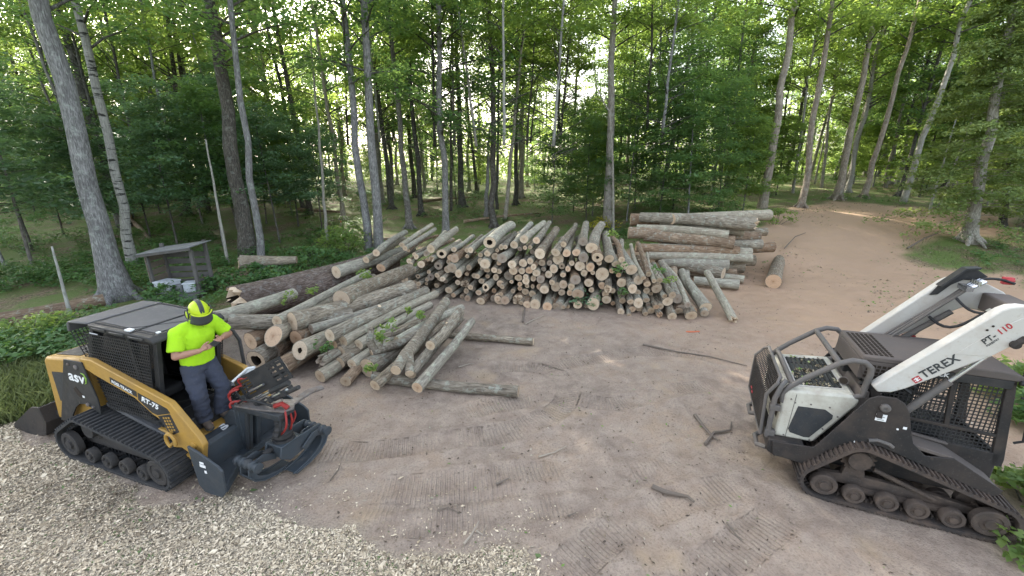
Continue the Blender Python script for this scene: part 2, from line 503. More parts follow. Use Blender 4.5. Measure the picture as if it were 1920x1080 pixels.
def gz(x, y):
    """height of the finished ground surface"""
    j = int(np.clip(np.searchsorted(gx, x)-1, 0, nx-2)); i = int(np.clip(np.searchsorted(gy, y)-1, 0, ny-2))
    fx = (x-gx[j])/(gx[j+1]-gx[j]); fy = (y-gy[i])/(gy[i+1]-gy[i])
    return float((ZG[i, j]*(1-fx)+ZG[i, j+1]*fx)*(1-fy)+(ZG[i+1, j]*(1-fx)+ZG[i+1, j+1]*fx)*fy)
def gzv(x, y):
    j = np.clip(np.searchsorted(gx, x)-1, 0, nx-2); i = np.clip(np.searchsorted(gy, y)-1, 0, ny-2)
    fx = (x-gx[j])/(gx[j+1]-gx[j]); fy = (y-gy[i])/(gy[i+1]-gy[i])
    return (ZG[i, j]*(1-fx)+ZG[i, j+1]*fx)*(1-fy)+(ZG[i+1, j]*(1-fx)+ZG[i+1, j+1]*fx)*fy

def ground_mat():
    t = NT('forest clearing soil'); v = t.coord()
    big = t.noise(v, 0.55, 4, 0.6); med = t.noise(v, 3.2, 6, 0.65); fine = t.noise(v, 38, 4, 0.65)
    d = t.ramp(big, [(0.34, (0.173, 0.137, 0.113)), (0.50, (0.231, 0.178, 0.142)), (0.64, (0.299, 0.224, 0.163))])
    d = t.mix(t.ramp(med, [(0.38, 0.0), (0.62, 0.85)]), d, (0.304, 0.247, 0.199))
    d = t.mix(t.ramp(fine, [(0.30, 0.55), (0.52, 0.0)]), d, (0.112, 0.086, 0.068))
    tan = t.ramp(t.noise(v, 0.9, 3, 0.5), [(0.60, 0.0), (0.72, 0.55)])
    d = t.mix(tan, d, (0.331, 0.245, 0.154))
    sep = t.new('ShaderNodeSeparateXYZ'); t.l.new(v, sep.inputs[0])
    red = t.math('MULTIPLY', t.ramp(t.math('MULTIPLY_ADD', sep.outputs['X'], 0.06, t.math('MULTIPLY', sep.outputs['Y'], 0.03)), [(0.42, 0.0), (0.85, 1.0)]), 0.7)
    d = t.mix(red, d, t.mix(med, (0.449, 0.296, 0.184), (0.320, 0.208, 0.136)))
    speck = t.ramp(t.voro(v, 17), [(0.045, 1.0), (0.075, 0.0)])
    d = t.mix(t.math('MULTIPLY', speck, 0.5), d, (0.320, 0.270, 0.193))
    # forest floor: leaf litter, moss, bare humus
    lit = t.ramp(t.voro(v, 24, 'Color'), [(0.15, (0.050, 0.036, 0.024)), (0.5, (0.140, 0.096, 0.062)), (0.85, (0.26, 0.195, 0.135))])
    moss = t.mix(fine, (0.050, 0.088, 0.022), (0.140, 0.190, 0.045))
    fl = t.mix(t.ramp(t.noise(v, 0.8, 5, 0.7), [(0.38, 0.0), (0.54, 0.95)]), lit, moss)
    gr = t.mix(fine, (0.045, 0.065, 0.025), (0.11, 0.14, 0.055))
    ch = t.ramp(t.voro(v, 46, 'Color'), [(0.1, (0.13, 0.11, 0.085)), (0.45, (0.26, 0.225, 0.175)), (0.8, (0.40, 0.345, 0.265))])
    ch = t.mix(t.ramp(fine, [(0.35, 0.8), (0.5, 0.0)]), ch, (0.10, 0.085, 0.065))
    col = t.mix(t.attr('forest'), d, fl)
    col = t.mix(t.attr('grass'), col, gr)
    col = t.mix(t.attr('chips'), col, ch)
    ph = t.math('SINE', t.math('MULTIPLY', t.attr('phase'), 2*math.pi/0.062))
    ridge = t.math('MULTIPLY', t.ramp(t.math('MULTIPLY_ADD', ph, 0.5, 0.5), [(0.15, 0.0), (0.6, 1.0)]), t.attr('tmask'))
    h = t.math('ADD', t.math('MULTIPLY', ridge, 0.52), t.math('ADD', t.math('MULTIPLY', fine, 0.5), t.math('MULTIPLY', med, 0.9)))
    t.bump(h, 0.035, 1.0)
    return t.fin(col, 0.95)
gme = mesh_np('ground', np.stack([X, Y, Z], 1), F, ground_mat(), dict(forest=('POINT', 1-dirt), chips=('POINT', chips), grass=('POINT', grass), phase=('POINT', phase), tmask=('POINT', tmask)), smooth=True)
ground = link('ground', gme)
tag(ground, kind='structure')

# ---- loose leaf-shaped and chip-shaped faces
def leaves(c, nrm, size, asp=0.55, fold=0.25, r=None):
    """rhombic leaves, slightly folded along the midrib: centres (n,3), normals (n,3), lengths (n,)"""
    r = r or rng
    n = len(c)
    nrm = nrm/np.linalg.norm(nrm, axis=1, keepdims=True)
    a = r.normal(size=(n, 3)); a -= nrm*np.sum(a*nrm, 1, keepdims=True); a /= np.linalg.norm(a, axis=1, keepdims=True)+1e-9
    b = np.cross(nrm, a)
    s = np.asarray(size)[:, None]
    V = np.stack([c - a*s*0.5, c + b*s*asp*0.5 + nrm*s*fold*0.25 - a*s*0.08, c + a*s*0.5 - nrm*s*0.08, c - b*s*asp*0.5 + nrm*s*fold*0.25 - a*s*0.08], 1)
    return V.reshape(-1, 3), np.arange(4*n).reshape(n, 4)

# wood chips: a thick scatter of real splinters
n = 230000
cx = rng.uniform(-10.5, 1.2, n); cy = rng.uniform(2.6, 6.2, n)
sd = sdist(cx, cy, CHIPS) + fbm(cx*1.6, cy*1.6, 4)*0.9
keep = (sd > -0.02) | (rng.random(n) < 0.16*np.exp(-np.maximum(-sd, 0)/0.35)*(fbm(cx*3, cy*3, 3) > -0.03))
cx, cy = cx[keep], cy[keep]; n = len(cx)
cc = np.stack([cx, cy, gzv(cx, cy)+rng.uniform(0.002, 0.022, n)], 1)
nr = np.stack([rng.normal(0, .42, n), rng.normal(0, .42, n), np.ones(n)], 1)
V, F = leaves(cc, nr, np.where(rng.random(n) < .025, rng.uniform(.05, .11, n), 0.010+0.036*rng.random(n)**1.6), rng.uniform(.25, .6, n)[:, None], 0.05)
t = NT('fresh wood chips')
t.fin(t.ramp(t.attr('tint'), [(0.0, (0.13, 0.100, 0.068)), (0.14, (0.33, 0.270, 0.190)), (0.55, (0.51, 0.430, 0.315)), (0.9, (0.66, 0.57, 0.435)), (0.93, (0.10, 0.15, 0.05)), (1.0, (0.08, 0.12, 0.05))]), 0.85)
wc = link('wood_chips', mesh_np('wood_chips', V, F, t.m, dict(tint=('FACE', np.where(rng.random(n) < .03+.05*(fbm(cx*1.5+9, cy*1.5, 3) > .06), .97, np.clip(rng.random(n)*.92+fbm(cx*.9+4, cy*.9, 4)*.9, 0, .9))))))
tag(wc, 'pale wood chips spread in front of the yellow and black loader', 'wood chips', kind='stuff')

# loose leaves, bark crumbs and clods on the dirt
n = 20000
cx = rng.uniform(-7, 13, n); cy = 2.8 + 16*rng.random(n)**1.5
keep = (sdist(cx, cy, DIRT) > 0) & (fbm(cx*0.7+80, cy*0.7, 3) > -0.06)
cx, cy = cx[keep], cy[keep]; n = len(cx)
cc = np.stack([cx, cy, gzv(cx, cy)+0.008], 1)
nr = np.stack([rng.normal(0, .3, n), rng.normal(0, .3, n), np.ones(n)], 1)
V, F = leaves(cc, nr, 0.012+0.055*rng.random(n)**3, 0.45, 0.1)
t = NT('ground litter')
t.fin(t.ramp(t.attr('tint'), [(0.0, (0.055, 0.042, 0.034)), (0.5, (0.10, 0.075, 0.056)), (0.8, (0.22, 0.175, 0.125)), (0.93, (0.36, 0.32, 0.26)), (0.96, (0.10, 0.18, 0.04)), (1.0, (0.13, 0.22, 0.05))]), 0.9)
o = link('ground_litter', mesh_np('ground_litter', V, F, t.m, dict(tint=('FACE', rng.random(n)))))
tag(o, 'bits of bark, leaf and chip lying about on the dirt', 'litter', kind='stuff')

n = 26000
cx = rng.uniform(6, 40, n); cy = rng.uniform(9, 38, n)
keep = (fbm(cx*0.45+20, cy*0.45, 4) > -0.02) & (np.abs(cx) < 1.3*cy) & (cx > 0.55*cy-1)
cx, cy = cx[keep], cy[keep]; n = len(cx)
V, F = leaves(np.stack([cx, cy, gzv(cx, cy)+0.015], 1), np.stack([rng.normal(0, .35, n), rng.normal(0, .35, n), np.ones(n)], 1), 0.03+0.09*rng.random(n)**2, 0.55, 0.1)
o = link('leaf_scatter', mesh_np('leaf_scatter', V, F, t.m, dict(tint=('FACE', np.where(rng.random(n) < .45, rng.uniform(.955, 1, n), rng.uniform(.45, .93, n))))))
tag(o, 'fallen leaves and torn green scraps strewn along the dirt track', 'leaf litter', kind='stuff')

# ferns, grass and seedlings under the trees
def fern_field():
    n = 5200
    x = rng.uniform(-46, 40, n*4); y = 8 + 42*rng.random(n*4)**1.6
    k = (sdist(x, y, DIRT) < -0.1) & (np.abs(x) < 1.35*y+3)
    dens = sstep(-0.10, 0.18, fbm(x*0.28, y*0.28, 3)) * np.where(x < -1, 1.0, 0.45) * np.where(y < 24, 1.0, 0.45)
    k &= ~((y < 12.2) & (y > 9.2) & (x < -11.4) & (x > -17))      # bare ground round the long fallen trunk
    k &= rng.random(len(x)) < dens
    x, y = x[k][:n], y[k][:n]
    cs = []; ns = []; ss = []; tt = []
    for px_, py_ in zip(x, y):
        z = gz(px_, py_); tb = rng.random()
        fr = rng.integers(4, 8); hgt = rng.uniform(0.18, 0.55)
        for q in range(fr):
            a = rng.uniform(0, 2*math.pi); L = rng.uniform(0.3, 0.65)
            m = 9
            u = np.linspace(0.15, 1, m)
            side = np.where(np.arange(m) % 2, 1, -1)*0.10*(1.05-u)
            rx = u*L; hz = hgt*np.sin(u*2.0)
            cs.append(np.stack([px_+rx*math.cos(a)-side*math.sin(a), py_+rx*math.sin(a)+side*math.cos(a), z+hz], 1))
            ns.append(np.stack([rng.normal(0, .35, m), rng.normal(0, .35, m), np.ones(m)], 1))
            ss.append(rng.uniform(0.10, 0.19, m)*(1.15-0.6*u)); tt.append(np.clip(tb*0.6+rng.random(m)*0.4, 0, 1))
    return np.concatenate(cs), np.concatenate(ns), np.concatenate(ss), np.concatenate(tt)
c_, n_, s_, t_ = fern_field()
V, F = leaves(c_, n_, s_, 0.5)
o = link('fern_undergrowth', mesh_np('fern_undergrowth', V, F, M['leaf_fern'], dict(tint=('FACE', t_))))
tag(o, 'green ferns and seedlings covering the shaded forest floor', 'undergrowth', kind='stuff')
# grass at the left edge of the clearing and a little between the trees
def blades(n, xs, ys, hmin, hmax, keepf):
    x = rng.uniform(*xs, n); y = rng.uniform(*ys, n); k = keepf(x, y); x, y = x[k], y[k]; n = len(x)
    z = gzv(x, y); h = rng.uniform(hmin, hmax, n); a = rng.uniform(0, 2*math.pi, n); w = 0.006+0.006*rng.random(n)
    bx, by = rng.normal(0, .35, n)*h, rng.normal(0, .35, n)*h
    p0 = np.stack([x-w*np.cos(a), y-w*np.sin(a), z-0.01], 1); p1 = np.stack([x+w*np.cos(a), y+w*np.sin(a), z-0.01], 1)
    p2 = np.stack([x+bx*.5+w*.7*np.cos(a), y+by*.5+w*.7*np.sin(a), z+h*.65], 1); p3 = np.stack([x+bx, y+by, z+h], 1)
    return np.stack([p0, p1, p2, p3], 1).reshape(-1, 3), np.arange(4*n).reshape(n, 4)
V1, F1 = blades(60000, (-14, -5.5), (4.6, 9.5), 0.10, 0.34, lambda x, y: (sdist(x, y, GRASS) + fbm(x, y, 3)*0.9 > -0.25))
V2, F2 = blades(26000, (3, 26), (10, 24), 0.04, 0.16, lambda x, y: (sdist(x, y, DIRT) < 0.1) & (fbm(x*0.6, y*0.6, 3) > 0.0))
V3, F3 = blades(14000, (6.8, 11), (3.5, 8.5), 0.08, 0.30, lambda x, y: (sdist(x, y, DIRT) < 0.2))
V = np.concatenate([V1, V2, V3]); F = np.arange(len(V)).reshape(-1, 4)
o = link('grass', mesh_np('grass', V, F, M['grass'], dict(tint=('FACE', np.clip(rng.normal(0.6, .25, len(F)), 0, 1)))))
tag(o, 'long green grass at the edge of the wood', 'grass', kind='stuff')
# ------------------------------------------------------------ trees
def spray_set(sprays, r, lsize, tilt=0.45):
    """sprays: list of (centre, radius, thickness, count, slope vector, tint)"""
    cs = []; ns = []; ss = []; ts = []
    for (c, rad, th, k, sl, tb) in sprays:
        a = r.uniform(0, 2*math.pi, k); q = rad*np.sqrt(r.random(k))
        p = np.stack([c[0]+q*np.cos(a), c[1]+q*np.sin(a), c[2]+r.normal(0, th, k)-0.18*q*q/max(rad, .1)], 1)
        cs.append(p); ns.append(np.stack([r.normal(0, tilt, k)+sl[0], r.normal(0, tilt, k)+sl[1], np.ones(k)], 1))
        ss.append(lsize*r.uniform(0.65, 1.3, k)); ts.append(np.clip(tb+r.normal(0, 0.14, k), 0, 1))
    return np.concatenate(cs), np.concatenate(ns), np.concatenate(ss), np.concatenate(ts)

def crown_kit(seed, z0, z1, rmax, nb, per, lsize, srad, shape='tall', droop=0.0, tilt=0.45):
    """limbs and foliage built together; returns (limb mesh, list of spray records)"""
    r = np.random.default_rng(seed); mb = MB(); sprays = []
    for i in range(nb):
        t = (i+r.random())/nb
        z = z0+(z1-z0)*t
        if shape == 'tall': L = rmax*(0.45+0.55*math.sin(math.pi*min(1, 0.12+t*0.85)))*r.uniform(0.6, 1.1)
        elif shape == 'layer': L = rmax*(1.0-0.55*t)*r.uniform(0.55, 1.15)
        else: L = rmax*(1.0-0.80*t)*r.uniform(0.7, 1.1)
        a = r.uniform(0, 2*math.pi) if shape != 'layer' else i*2.4+r.uniform(-.4, .4)
        rise = (0.55 if shape == 'tall' else 0.16)*r.uniform(0.4, 1.2)*L - droop*L
        d = np.array([math.cos(a), math.sin(a)])
        P = [(d[0]*L*u+r.normal(0, .05*L*u), d[1]*L*u+r.normal(0, .05*L*u), z+rise*u**(0.8 if shape == 'tall' else 1.3)) for u in (0.0, .35, .7, 1.0)]
        br = (0.05 if shape == 'tall' else 0.018)*(1-0.6*t)
        mb.tube(P, [br, br*.7, br*.45, br*.2], 5, cap=False)
        tb = r.uniform(0.15, 0.85)
        for u in ((.5, .78, 1.0) if shape == 'tall' else (.35, .6, .82, 1.0)):
            k = max(6, int(per*r.uniform(0.6, 1.3)))
            p = np.array(P[0])*0
            j = min(2, int(u*3)); f = u*3-j
            p = np.array(P[j])*(1-f)+np.array(P[min(3, j+1)])*f
            p = p + r.normal(0, 0.22*srad, 3)
            sprays.append((p, srad*r.uniform(0.65, 1.25), srad*0.13, k, d*droop*0.8, np.clip(tb+r.normal(0, .12), 0, 1)))
    return mb, (sprays, r, lsize, tilt)
def kit_meshes(name, seed, leaf, limb, **k):
    mb, sp = crown_kit(seed, **k)
    V_, N_, S_, T_ = spray_set(*sp)
    Vv, Ff = leaves(V_, N_, S_, 0.62, 0.3, r=np.random.default_rng(seed+99))
    crown = mesh_np(name+'_crown', Vv, Ff, M[leaf], dict(tint=('FACE', T_)))
    lm = bpy.data.meshes.new(name+'_branches'); lm.from_pydata(mb.v, [], mb.f); lm.materials.append(M[limb])
    lm.polygons.foreach_set('use_smooth', [True]*len(lm.polygons))
    return crown, lm

TALL = [kit_meshes('tall_tree', 100+i, ['leaf_maple', 'leaf_light', 'leaf_maple', 'leaf_maple', 'leaf_light', 'leaf_light'][i], 'bark_dark', z0=[4.2, 5.2, 4.0, 4.6, 5.5, 6][i], z1=[15, 17, 16, 15, 18, 17][i], rmax=[3.2, 3.6, 3.0, 3.4, 3.8, 3.2][i], nb=31, per=74, lsize=[.20, .23, .17, .19, .24, .18][i], srad=0.95) for i in range(6)]
UNDER = [kit_meshes('understory', 200+i, ['leaf_maple', 'leaf_blue', 'leaf_maple', 'leaf_light', 'leaf_blue', 'leaf_maple'][i], 'bark_dark', z0=0.9, z1=[5.5, 6.2, 7.2, 5.8, 5.2, 8.0][i], rmax=[2.0, 2.3, 2.2, 1.9, 2.5, 2.3][i], nb=[26, 28, 32, 26, 26, 34][i], per=66, lsize=[.15, .17, .13, .18, .16, .14][i], srad=0.60, shape='layer', tilt=0.4) for i in range(6)]
CEDAR = [kit_meshes('cedar', 300+i, 'leaf_cedar', 'bark_brown', z0=[.5, .4][i], z1=[10, 9][i], rmax=[3.0, 2.6][i], nb=120, per=80, lsize=0.125, srad=0.52, shape='cone', droop=0.22, tilt=0.6) for i in range(2)]
STRAIGHT = {}
def trunk_mesh(h, r0, bark, pts=None, flare=1.5, sides=12, seed=0):
    r = random.Random(seed)
    mb = MB(); P = []; Rr = []
    n = 12
    for i in range(n+1):
        u = i/n; z = -0.25 + (h+0.25)*u**1.35
        w = 0.0035*h*min(1, r0/0.16)
        P.append((r.gauss(0, w)*(u > .1), r.gauss(0, w)*(u > .1), z))
        Rr.append(r0*((1-0.62*u**1.2)+(flare-1)*math.exp(-max(z, 0)/(1.6*r0+0.12))))
    mb.tube(P, Rr, sides, cap=True, wob=0.05)
    if flare > 1.3:   # root buttresses
        for q in range(5):
            a = q*1.257+r.uniform(-.3, .3); c_, s_ = math.cos(a), math.sin(a)
            mb.tube([(c_*r0*.7, s_*r0*.7, r0*2.2), (c_*r0*1.35, s_*r0*1.35, r0*.7), (c_*r0*2.3, s_*r0*2.3, -0.02), (c_*r0*3.1, s_*r0*3.1, -0.2)], [r0*.25, r0*.42, r0*.34, r0*.15], 7, cap=False)
    me = bpy.data.meshes.new('trunk'); me.from_pydata(mb.v, [], mb.f)
    me.materials.append(M[bark]); me.polygons.foreach_set('use_smooth', [True]*len(me.polygons))
    return me

def plant_tree(name, base, lean, h, r0, bark, kit, label, group, cat='tree', flare=1.5, seed=0, crown_s=1.0, crown_rot=None, crown_dz=0.0, mesh=None):
    """root at the foot; lean is the direction of the stem"""
    root = empty(name, base)
    lean = Vector(lean).normalized()
    root.rotation_euler = Vector((0, 0, 1)).rotation_difference(lean).to_euler()
    link('trunk', mesh or trunk_mesh(h, r0, bark, flare=flare, seed=seed), root)
    if kit:
        rz = rnd.uniform(0, 6.28) if crown_rot is None else crown_rot
        link('crown', kit[0], root, (0, 0, crown_dz), (0, 0, rz), (crown_s,)*3)
        link('branches', kit[1], root, (0, 0, crown_dz), (0, 0, rz), (crown_s,)*3)
    tag(root, label, cat, group)
    return root

# trunks one can tell apart: foot, a higher point on the stem (pixels), width at the foot, bark, crown, label
MT = [
 ((225, 560), (75, 0), 46, 'bark_grey', 3, 'thickest grey trunk, furrowed and flaring at its roots beside the wooden shelter', 1.9),
 ((234, 425), (112, 30), 26, 'bark_dark', 0, 'dark leaning trunk close behind the thickest grey trunk', 1.3),
 ((207, 395), (131, 105), 11, 'bark_grey', None, 'thin grey stem showing between the thickest trunk and the white birch', 1.2),
 ((250, 500), (148, 0), 22, 'bark_birch', 3, 'white birch with black bark marks right of the thickest grey trunk', 1.3),
 ((277, 382), (196, 60), 15, 'bark_dark', 1, 'dark straight trunk just right of the white birch', 1.4),
 ((262, 352), (216, 30), 12, 'bark_dark', 4, 'dark trunk against yellow green leaves behind the white birch', 1.4),
 ((352, 405), (312, 0), 14, 'bark_dark', 1, 'dark trunk with moss at its foot behind the wooden shelter', 1.6),
 ((392, 400), (328, 50), 12, 'bark_dark', 4, 'thin dark leaning trunk right of the mossy foot behind the shelter', 1.2),
 ((466, 482), (392, 0), 36, 'bark_dark', 0, 'broad dark trunk with pale lichen right of the wooden shelter', 1.3),
 ((492, 503), (430, 0), 17, 'bark_grey', 3, 'slim grey trunk standing in front of the broad lichen spotted one', 1.3),
 ((582, 402), (512, 0), 14, 'bark_dark', 2, 'dark trunk left of the thin pale sapling behind the bush', 1.3),
 ((614, 452), (584, 90), 8, 'bark_pale', None, 'thin pale sapling stem behind the leafy bush near the rotten log', 1.0),
 ((692, 470), (637, 0), 20, 'bark_grey', 2, 'slimmer left one of two close grey trunks behind the big log pile', 1.3),
 ((711, 472), (680, 0), 23, 'bark_grey', 0, 'thicker right one of two close grey trunks behind the big log pile', 1.3),
 ((768, 428), (727, 0), 16, 'bark_grey', 5, 'smooth grey trunk just right of the two close grey trunks', 1.4),
 ((790, 404), (756, 0), 13, 'bark_dark', 2, 'dark trunk directly right of the smooth grey trunk behind the log pile', 1.4),
 ((735, 392), (706, 150), 12, 'bark_dark', 0, 'dark trunk seen in the gap between two grey trunks behind the log pile', 1.5),
 ((846, 395), (845, 0), 8, 'bark_dark', 5, 'slender dark trunk close beside a thicker dark trunk above the big log pile', 1.2),
 ((867, 389), (852, 0), 15, 'bark_dark', 2, 'thick dark trunk with spreading roots above the middle of the big log pile', 1.8),
 ((932, 392), (937, 0), 8, 'bark_dark', 0, 'very slim dark trunk between the spreading roots and the leaning stem', 1.2),
 ((911, 411), (917, 255), 12, 'bark_grey', None, 'short looking grey trunk rising behind the left top of the big log pile', 1.2),
 ((947, 412), (984, 20), 10, 'bark_brown', 4, 'brown stem leaning right behind the middle of the big log pile', 1.2),
 ((977, 372), (981, 170), 12, 'bark_brown', 1, 'brown trunk standing behind the brown leaning stem', 1.4),
 ((1139, 428), (1152, 0), 22, 'bark_brown', 5, 'stout brown grey trunk behind the right half of the big log pile', 1.3),
 ((1429, 391), (1483, 70), 20, 'bark_brown', 1, 'straight brown grey trunk beside the earth bank and the stacked sawlogs', 1.3),
 ((1502, 389), (1556, 20), 15, 'bark_brown', 4, 'forked greyish trunk at the left edge of the dirt track', 1.4),
 ((1569, 374), (1626, 95), 17, 'bark_brown', 1, 'straight tan brown trunk standing where the dirt track enters the wood', 1.5),
 ((1619, 371), (1660, 225), 13, 'bark_brown', 4, 'shorter looking brown trunk just right of the straight tan one', 1.4),
 ((1693, 379), (1812, 30), 14, 'bark_pale', 4, 'pale trunk leaning strongly right beyond the dirt track', 1.2),
 ((1743, 394), (1776, 280), 6, 'bark_pale', None, 'left thin leaning stem between the pale leaning trunk and the cedar', 1.0),
 ((1759, 391), (1798, 288), 6, 'bark_brown', None, 'right thin leaning stem between the pale leaning trunk and the cedar', 1.0),
 ((1486, 362), (1506, 225), 7, 'bark_pale', 1, 'thin pale trunk seen between the two trunks left of the track', 1.2),
 ((1880, 425), (1890, 300), 15, 'bark_dark', None, 'dark trunk in the shade behind the cedar at the right edge', 1.3),
 ((1540, 352), (1556, 220), 7, 'bark_pale', 4, 'thin pale trunk left of the straight tan trunk at the track', 1.2),
 ((1527, 345), (1548, 250), 5, 'bark_pale', None, 'thinnest pale stem in the shade behind the forked greyish trunk', 1.0),
 ((1660, 352), (1683, 240), 8, 'bark_brown', 1, 'brown trunk in shade between the shorter brown and pale leaning trunks', 1.2),
 ((135, 600), (97, 462), 10, 'bark_pale', None, 'broken pale stub of a dead sapling behind the yellow loader', 1.1),
 ((60, 495), (28, 385), 8, 'bark_grey', None, 'thin grey sapling stem at the far left behind the fallen trunk', 1.0),
 ((428, 495), (408, 385), 8, 'bark_pale', None, 'thin pale sapling stem beside the wooden shelter', 1.0),
]
taken = []
for i, (b, u, w, bark, ki, label, fl) in enumerate(MT):
    p = at_ground(*b); p.z = gz(p.x, p.y)
    q = at_depth(u[0], u[1], p.y)
    lean = (q-p).normalized()
    dep = p.y*CP+(CAM_H-p.z)*SP
    r0 = w*0.76*dep/FPX/2
    broken = label.startswith('broken')
    h = (q-p).length if broken else (rnd.uniform(15, 18) if ki is not None else max((q-p).length*1.1, 5))
    plant_tree('dead_sapling' if broken else 'birch_tree' if bark == 'bark_birch' else 'sapling' if w < 9 and ki is None else 'forest_tree', p, lean, h, r0, bark, TALL[ki] if ki is not None else None, label, None, flare=fl, seed=i, crown_dz=3.2 if p.y < 30 else 1.0)
    taken.append((p.x, p.y))

# the pale forked sapling in front of the stout trunk
p = at_ground(1150, 436); p.z = gz(p.x, p.y); Yp = p.y
mb = MB()
P = [at_depth(a, b, Yp)-p for a, b in ((1150, 438), (1150, 380), (1149, 300), (1143, 210))]
mb.tube(P, [.075, .065, .055, .045], 8)
mb.tube([P[-1], at_depth(1132, 192, Yp)-p, at_depth(1120, 165, Yp+.2)-p, at_depth(1109, 112, Yp+.4)-p], [.04, .032, .024, .012], 6)
mb.tube([P[-1], at_depth(1149, 190, Yp)-p, at_depth(1151, 160, Yp-.1)-p, at_depth(1140, 100, Yp)-p], [.04, .034, .026, .012], 6)
mb.tube([at_depth(1132, 192, Yp)-p, at_depth(1122, 186, Yp-.2)-p, at_depth(1106, 182, Yp-.4)-p], [.02, .014, .008], 5)
o = mb.build('forked_sapling', M['bark_pale'], loc=p)
tag(o, 'pale bare sapling forking into two crooked stems behind the big log pile', 'sapling')

# understory trees in leaf
UT = [((62, 470), 1, 1.12, 'bluish green understory tree with layered boughs left of the thickest trunk'), ((10, 500), 4, 1.25, 'dense bluish green young tree at the left picture edge'),
 ((120, 440), 1, 1.0, 'bluish green young tree half hidden behind the thickest trunk'), ((-60, 560), 4, 1.3, 'nearest bluish green bough layered tree at the far left'),
 ((335, 470), 1, 1.0, 'dull green young tree with flat boughs behind the wooden shelter'), ((420, 462), 0, 1.15, 'mid green young tree between the shelter and the broad dark trunk'),
 ((525, 455), 4, 1.05, 'dull green wide young tree right of the slimmer grey trunk'), ((380, 420), 4, 1.2, 'bluish young tree farther back behind the wooden shelter'),
 ((560, 425), 0, 1.1, 'green young tree behind the leafy bush near the rotten log'), ((470, 415), 1, 1.25, 'tall bluish young tree behind the broad dark trunk'),
 ((300, 400), 3, 1.0, 'yellow green backlit young tree behind the birch'), 
 ((180, 470), 1, .9, 'bluish green young tree between the thickest trunk and the shelter'), ((285, 455), 4, .95, 'dull green young tree just behind the wooden shelter roof'), ((450, 445), 1, 1.1, 'wide dull green young tree in front of the broad dark trunk'), ((605, 440), 4, .9, 'dull green young tree right above the leafy bush'), ((240, 420), 3, 1.1, 'light green young tree behind the birch foot'), ((500, 420), 3, 1.1, 'light green young tree behind the slim grey trunk'),
 ((1035, 418), 0, .95, 'green bushy young tree at the left of the thicket behind the log pile'), ((1098, 424), 2, .9, 'green young tree with low boughs over the right half of the log pile'),
 ((1175, 414), 2, 1.05, 'green young tree right of the pale forked sapling'), ((1235, 412), 5, .95, 'tall green young tree behind the left end of the stacked sawlogs'),
 ((1290, 406), 0, 1.1, 'dense green young tree behind the middle of the stacked sawlogs'), ((1345, 402), 5, .9, 'green young tree with flat boughs behind the right end of the sawlogs'),
 ((1392, 398), 3, .85, 'light green young tree left of the straight brown grey trunk'), ((1262, 392), 5, 1.2, 'tallest green young tree in the thicket behind the stacked sawlogs'),
 ((1190, 392), 2, 1.2, 'green young tree deeper in the thicket behind the forked sapling'), ((1075, 400), 5, 1.0, 'green young tree deeper behind the right half of the log pile'),
 ((1330, 385), 2, 1.3, 'green young tree deep behind the right end of the sawlogs'), 
 
 ((1455, 366), 3, .9, 'light green young tree right of the straight brown grey trunk'), ((1600, 345), 3, 1.0, 'light green young tree in the shade beyond the end of the track'),
 ((1735, 355), 0, 1.2, 'green young tree behind the pale leaning trunk'), ((1850, 385), 3, 1.2, 'light green young tree behind the cedar')]
UMESH = [trunk_mesh(5.5, 0.05, b_, flare=1.15, sides=8, seed=900+i) for i, b_ in enumerate(['bark_dark', 'bark_grey'])]
for i, (b, ki, s, label) in enumerate(UT):
    p = at_ground(*b); p.z = gz(p.x, p.y)
    o = plant_tree('young_tree', p, (rnd.gauss(0, .03), rnd.gauss(0, .03), 1), 5, .05, '', UNDER[ki], label, 'young trees in leaf under the tall wood', mesh=UMESH[i % 2], crown_dz=0.9 if b[0] < 640 else 0.0)
    o.scale = (s, s, s); taken.append((p.x, p.y))

# cedars at the right edge
for (b, u, w, ki, h, label, s) in [((1815, 453), (1856, 245), 20, 0, 12, 'light green cedar with a thick flaring reddish trunk right of the track', 1.0), ((1935, 430), (1975, 250), 20, 1, 11, 'cedar at the right picture edge behind the reddish trunked one', 1.15)]:
    p = at_ground(*b); p.z = gz(p.x, p.y); q = at_depth(u[0], u[1], p.y); dep = p.y*CP+(CAM_H-p.z)*SP
    plant_tree('cedar_tree', p, (q-p), h, w*dep/FPX/2, 'bark_brown', CEDAR[ki], label, None, flare=1.6, seed=77+ki, crown_s=s, crown_dz=0.5)
    taken.append((p.x, p.y))

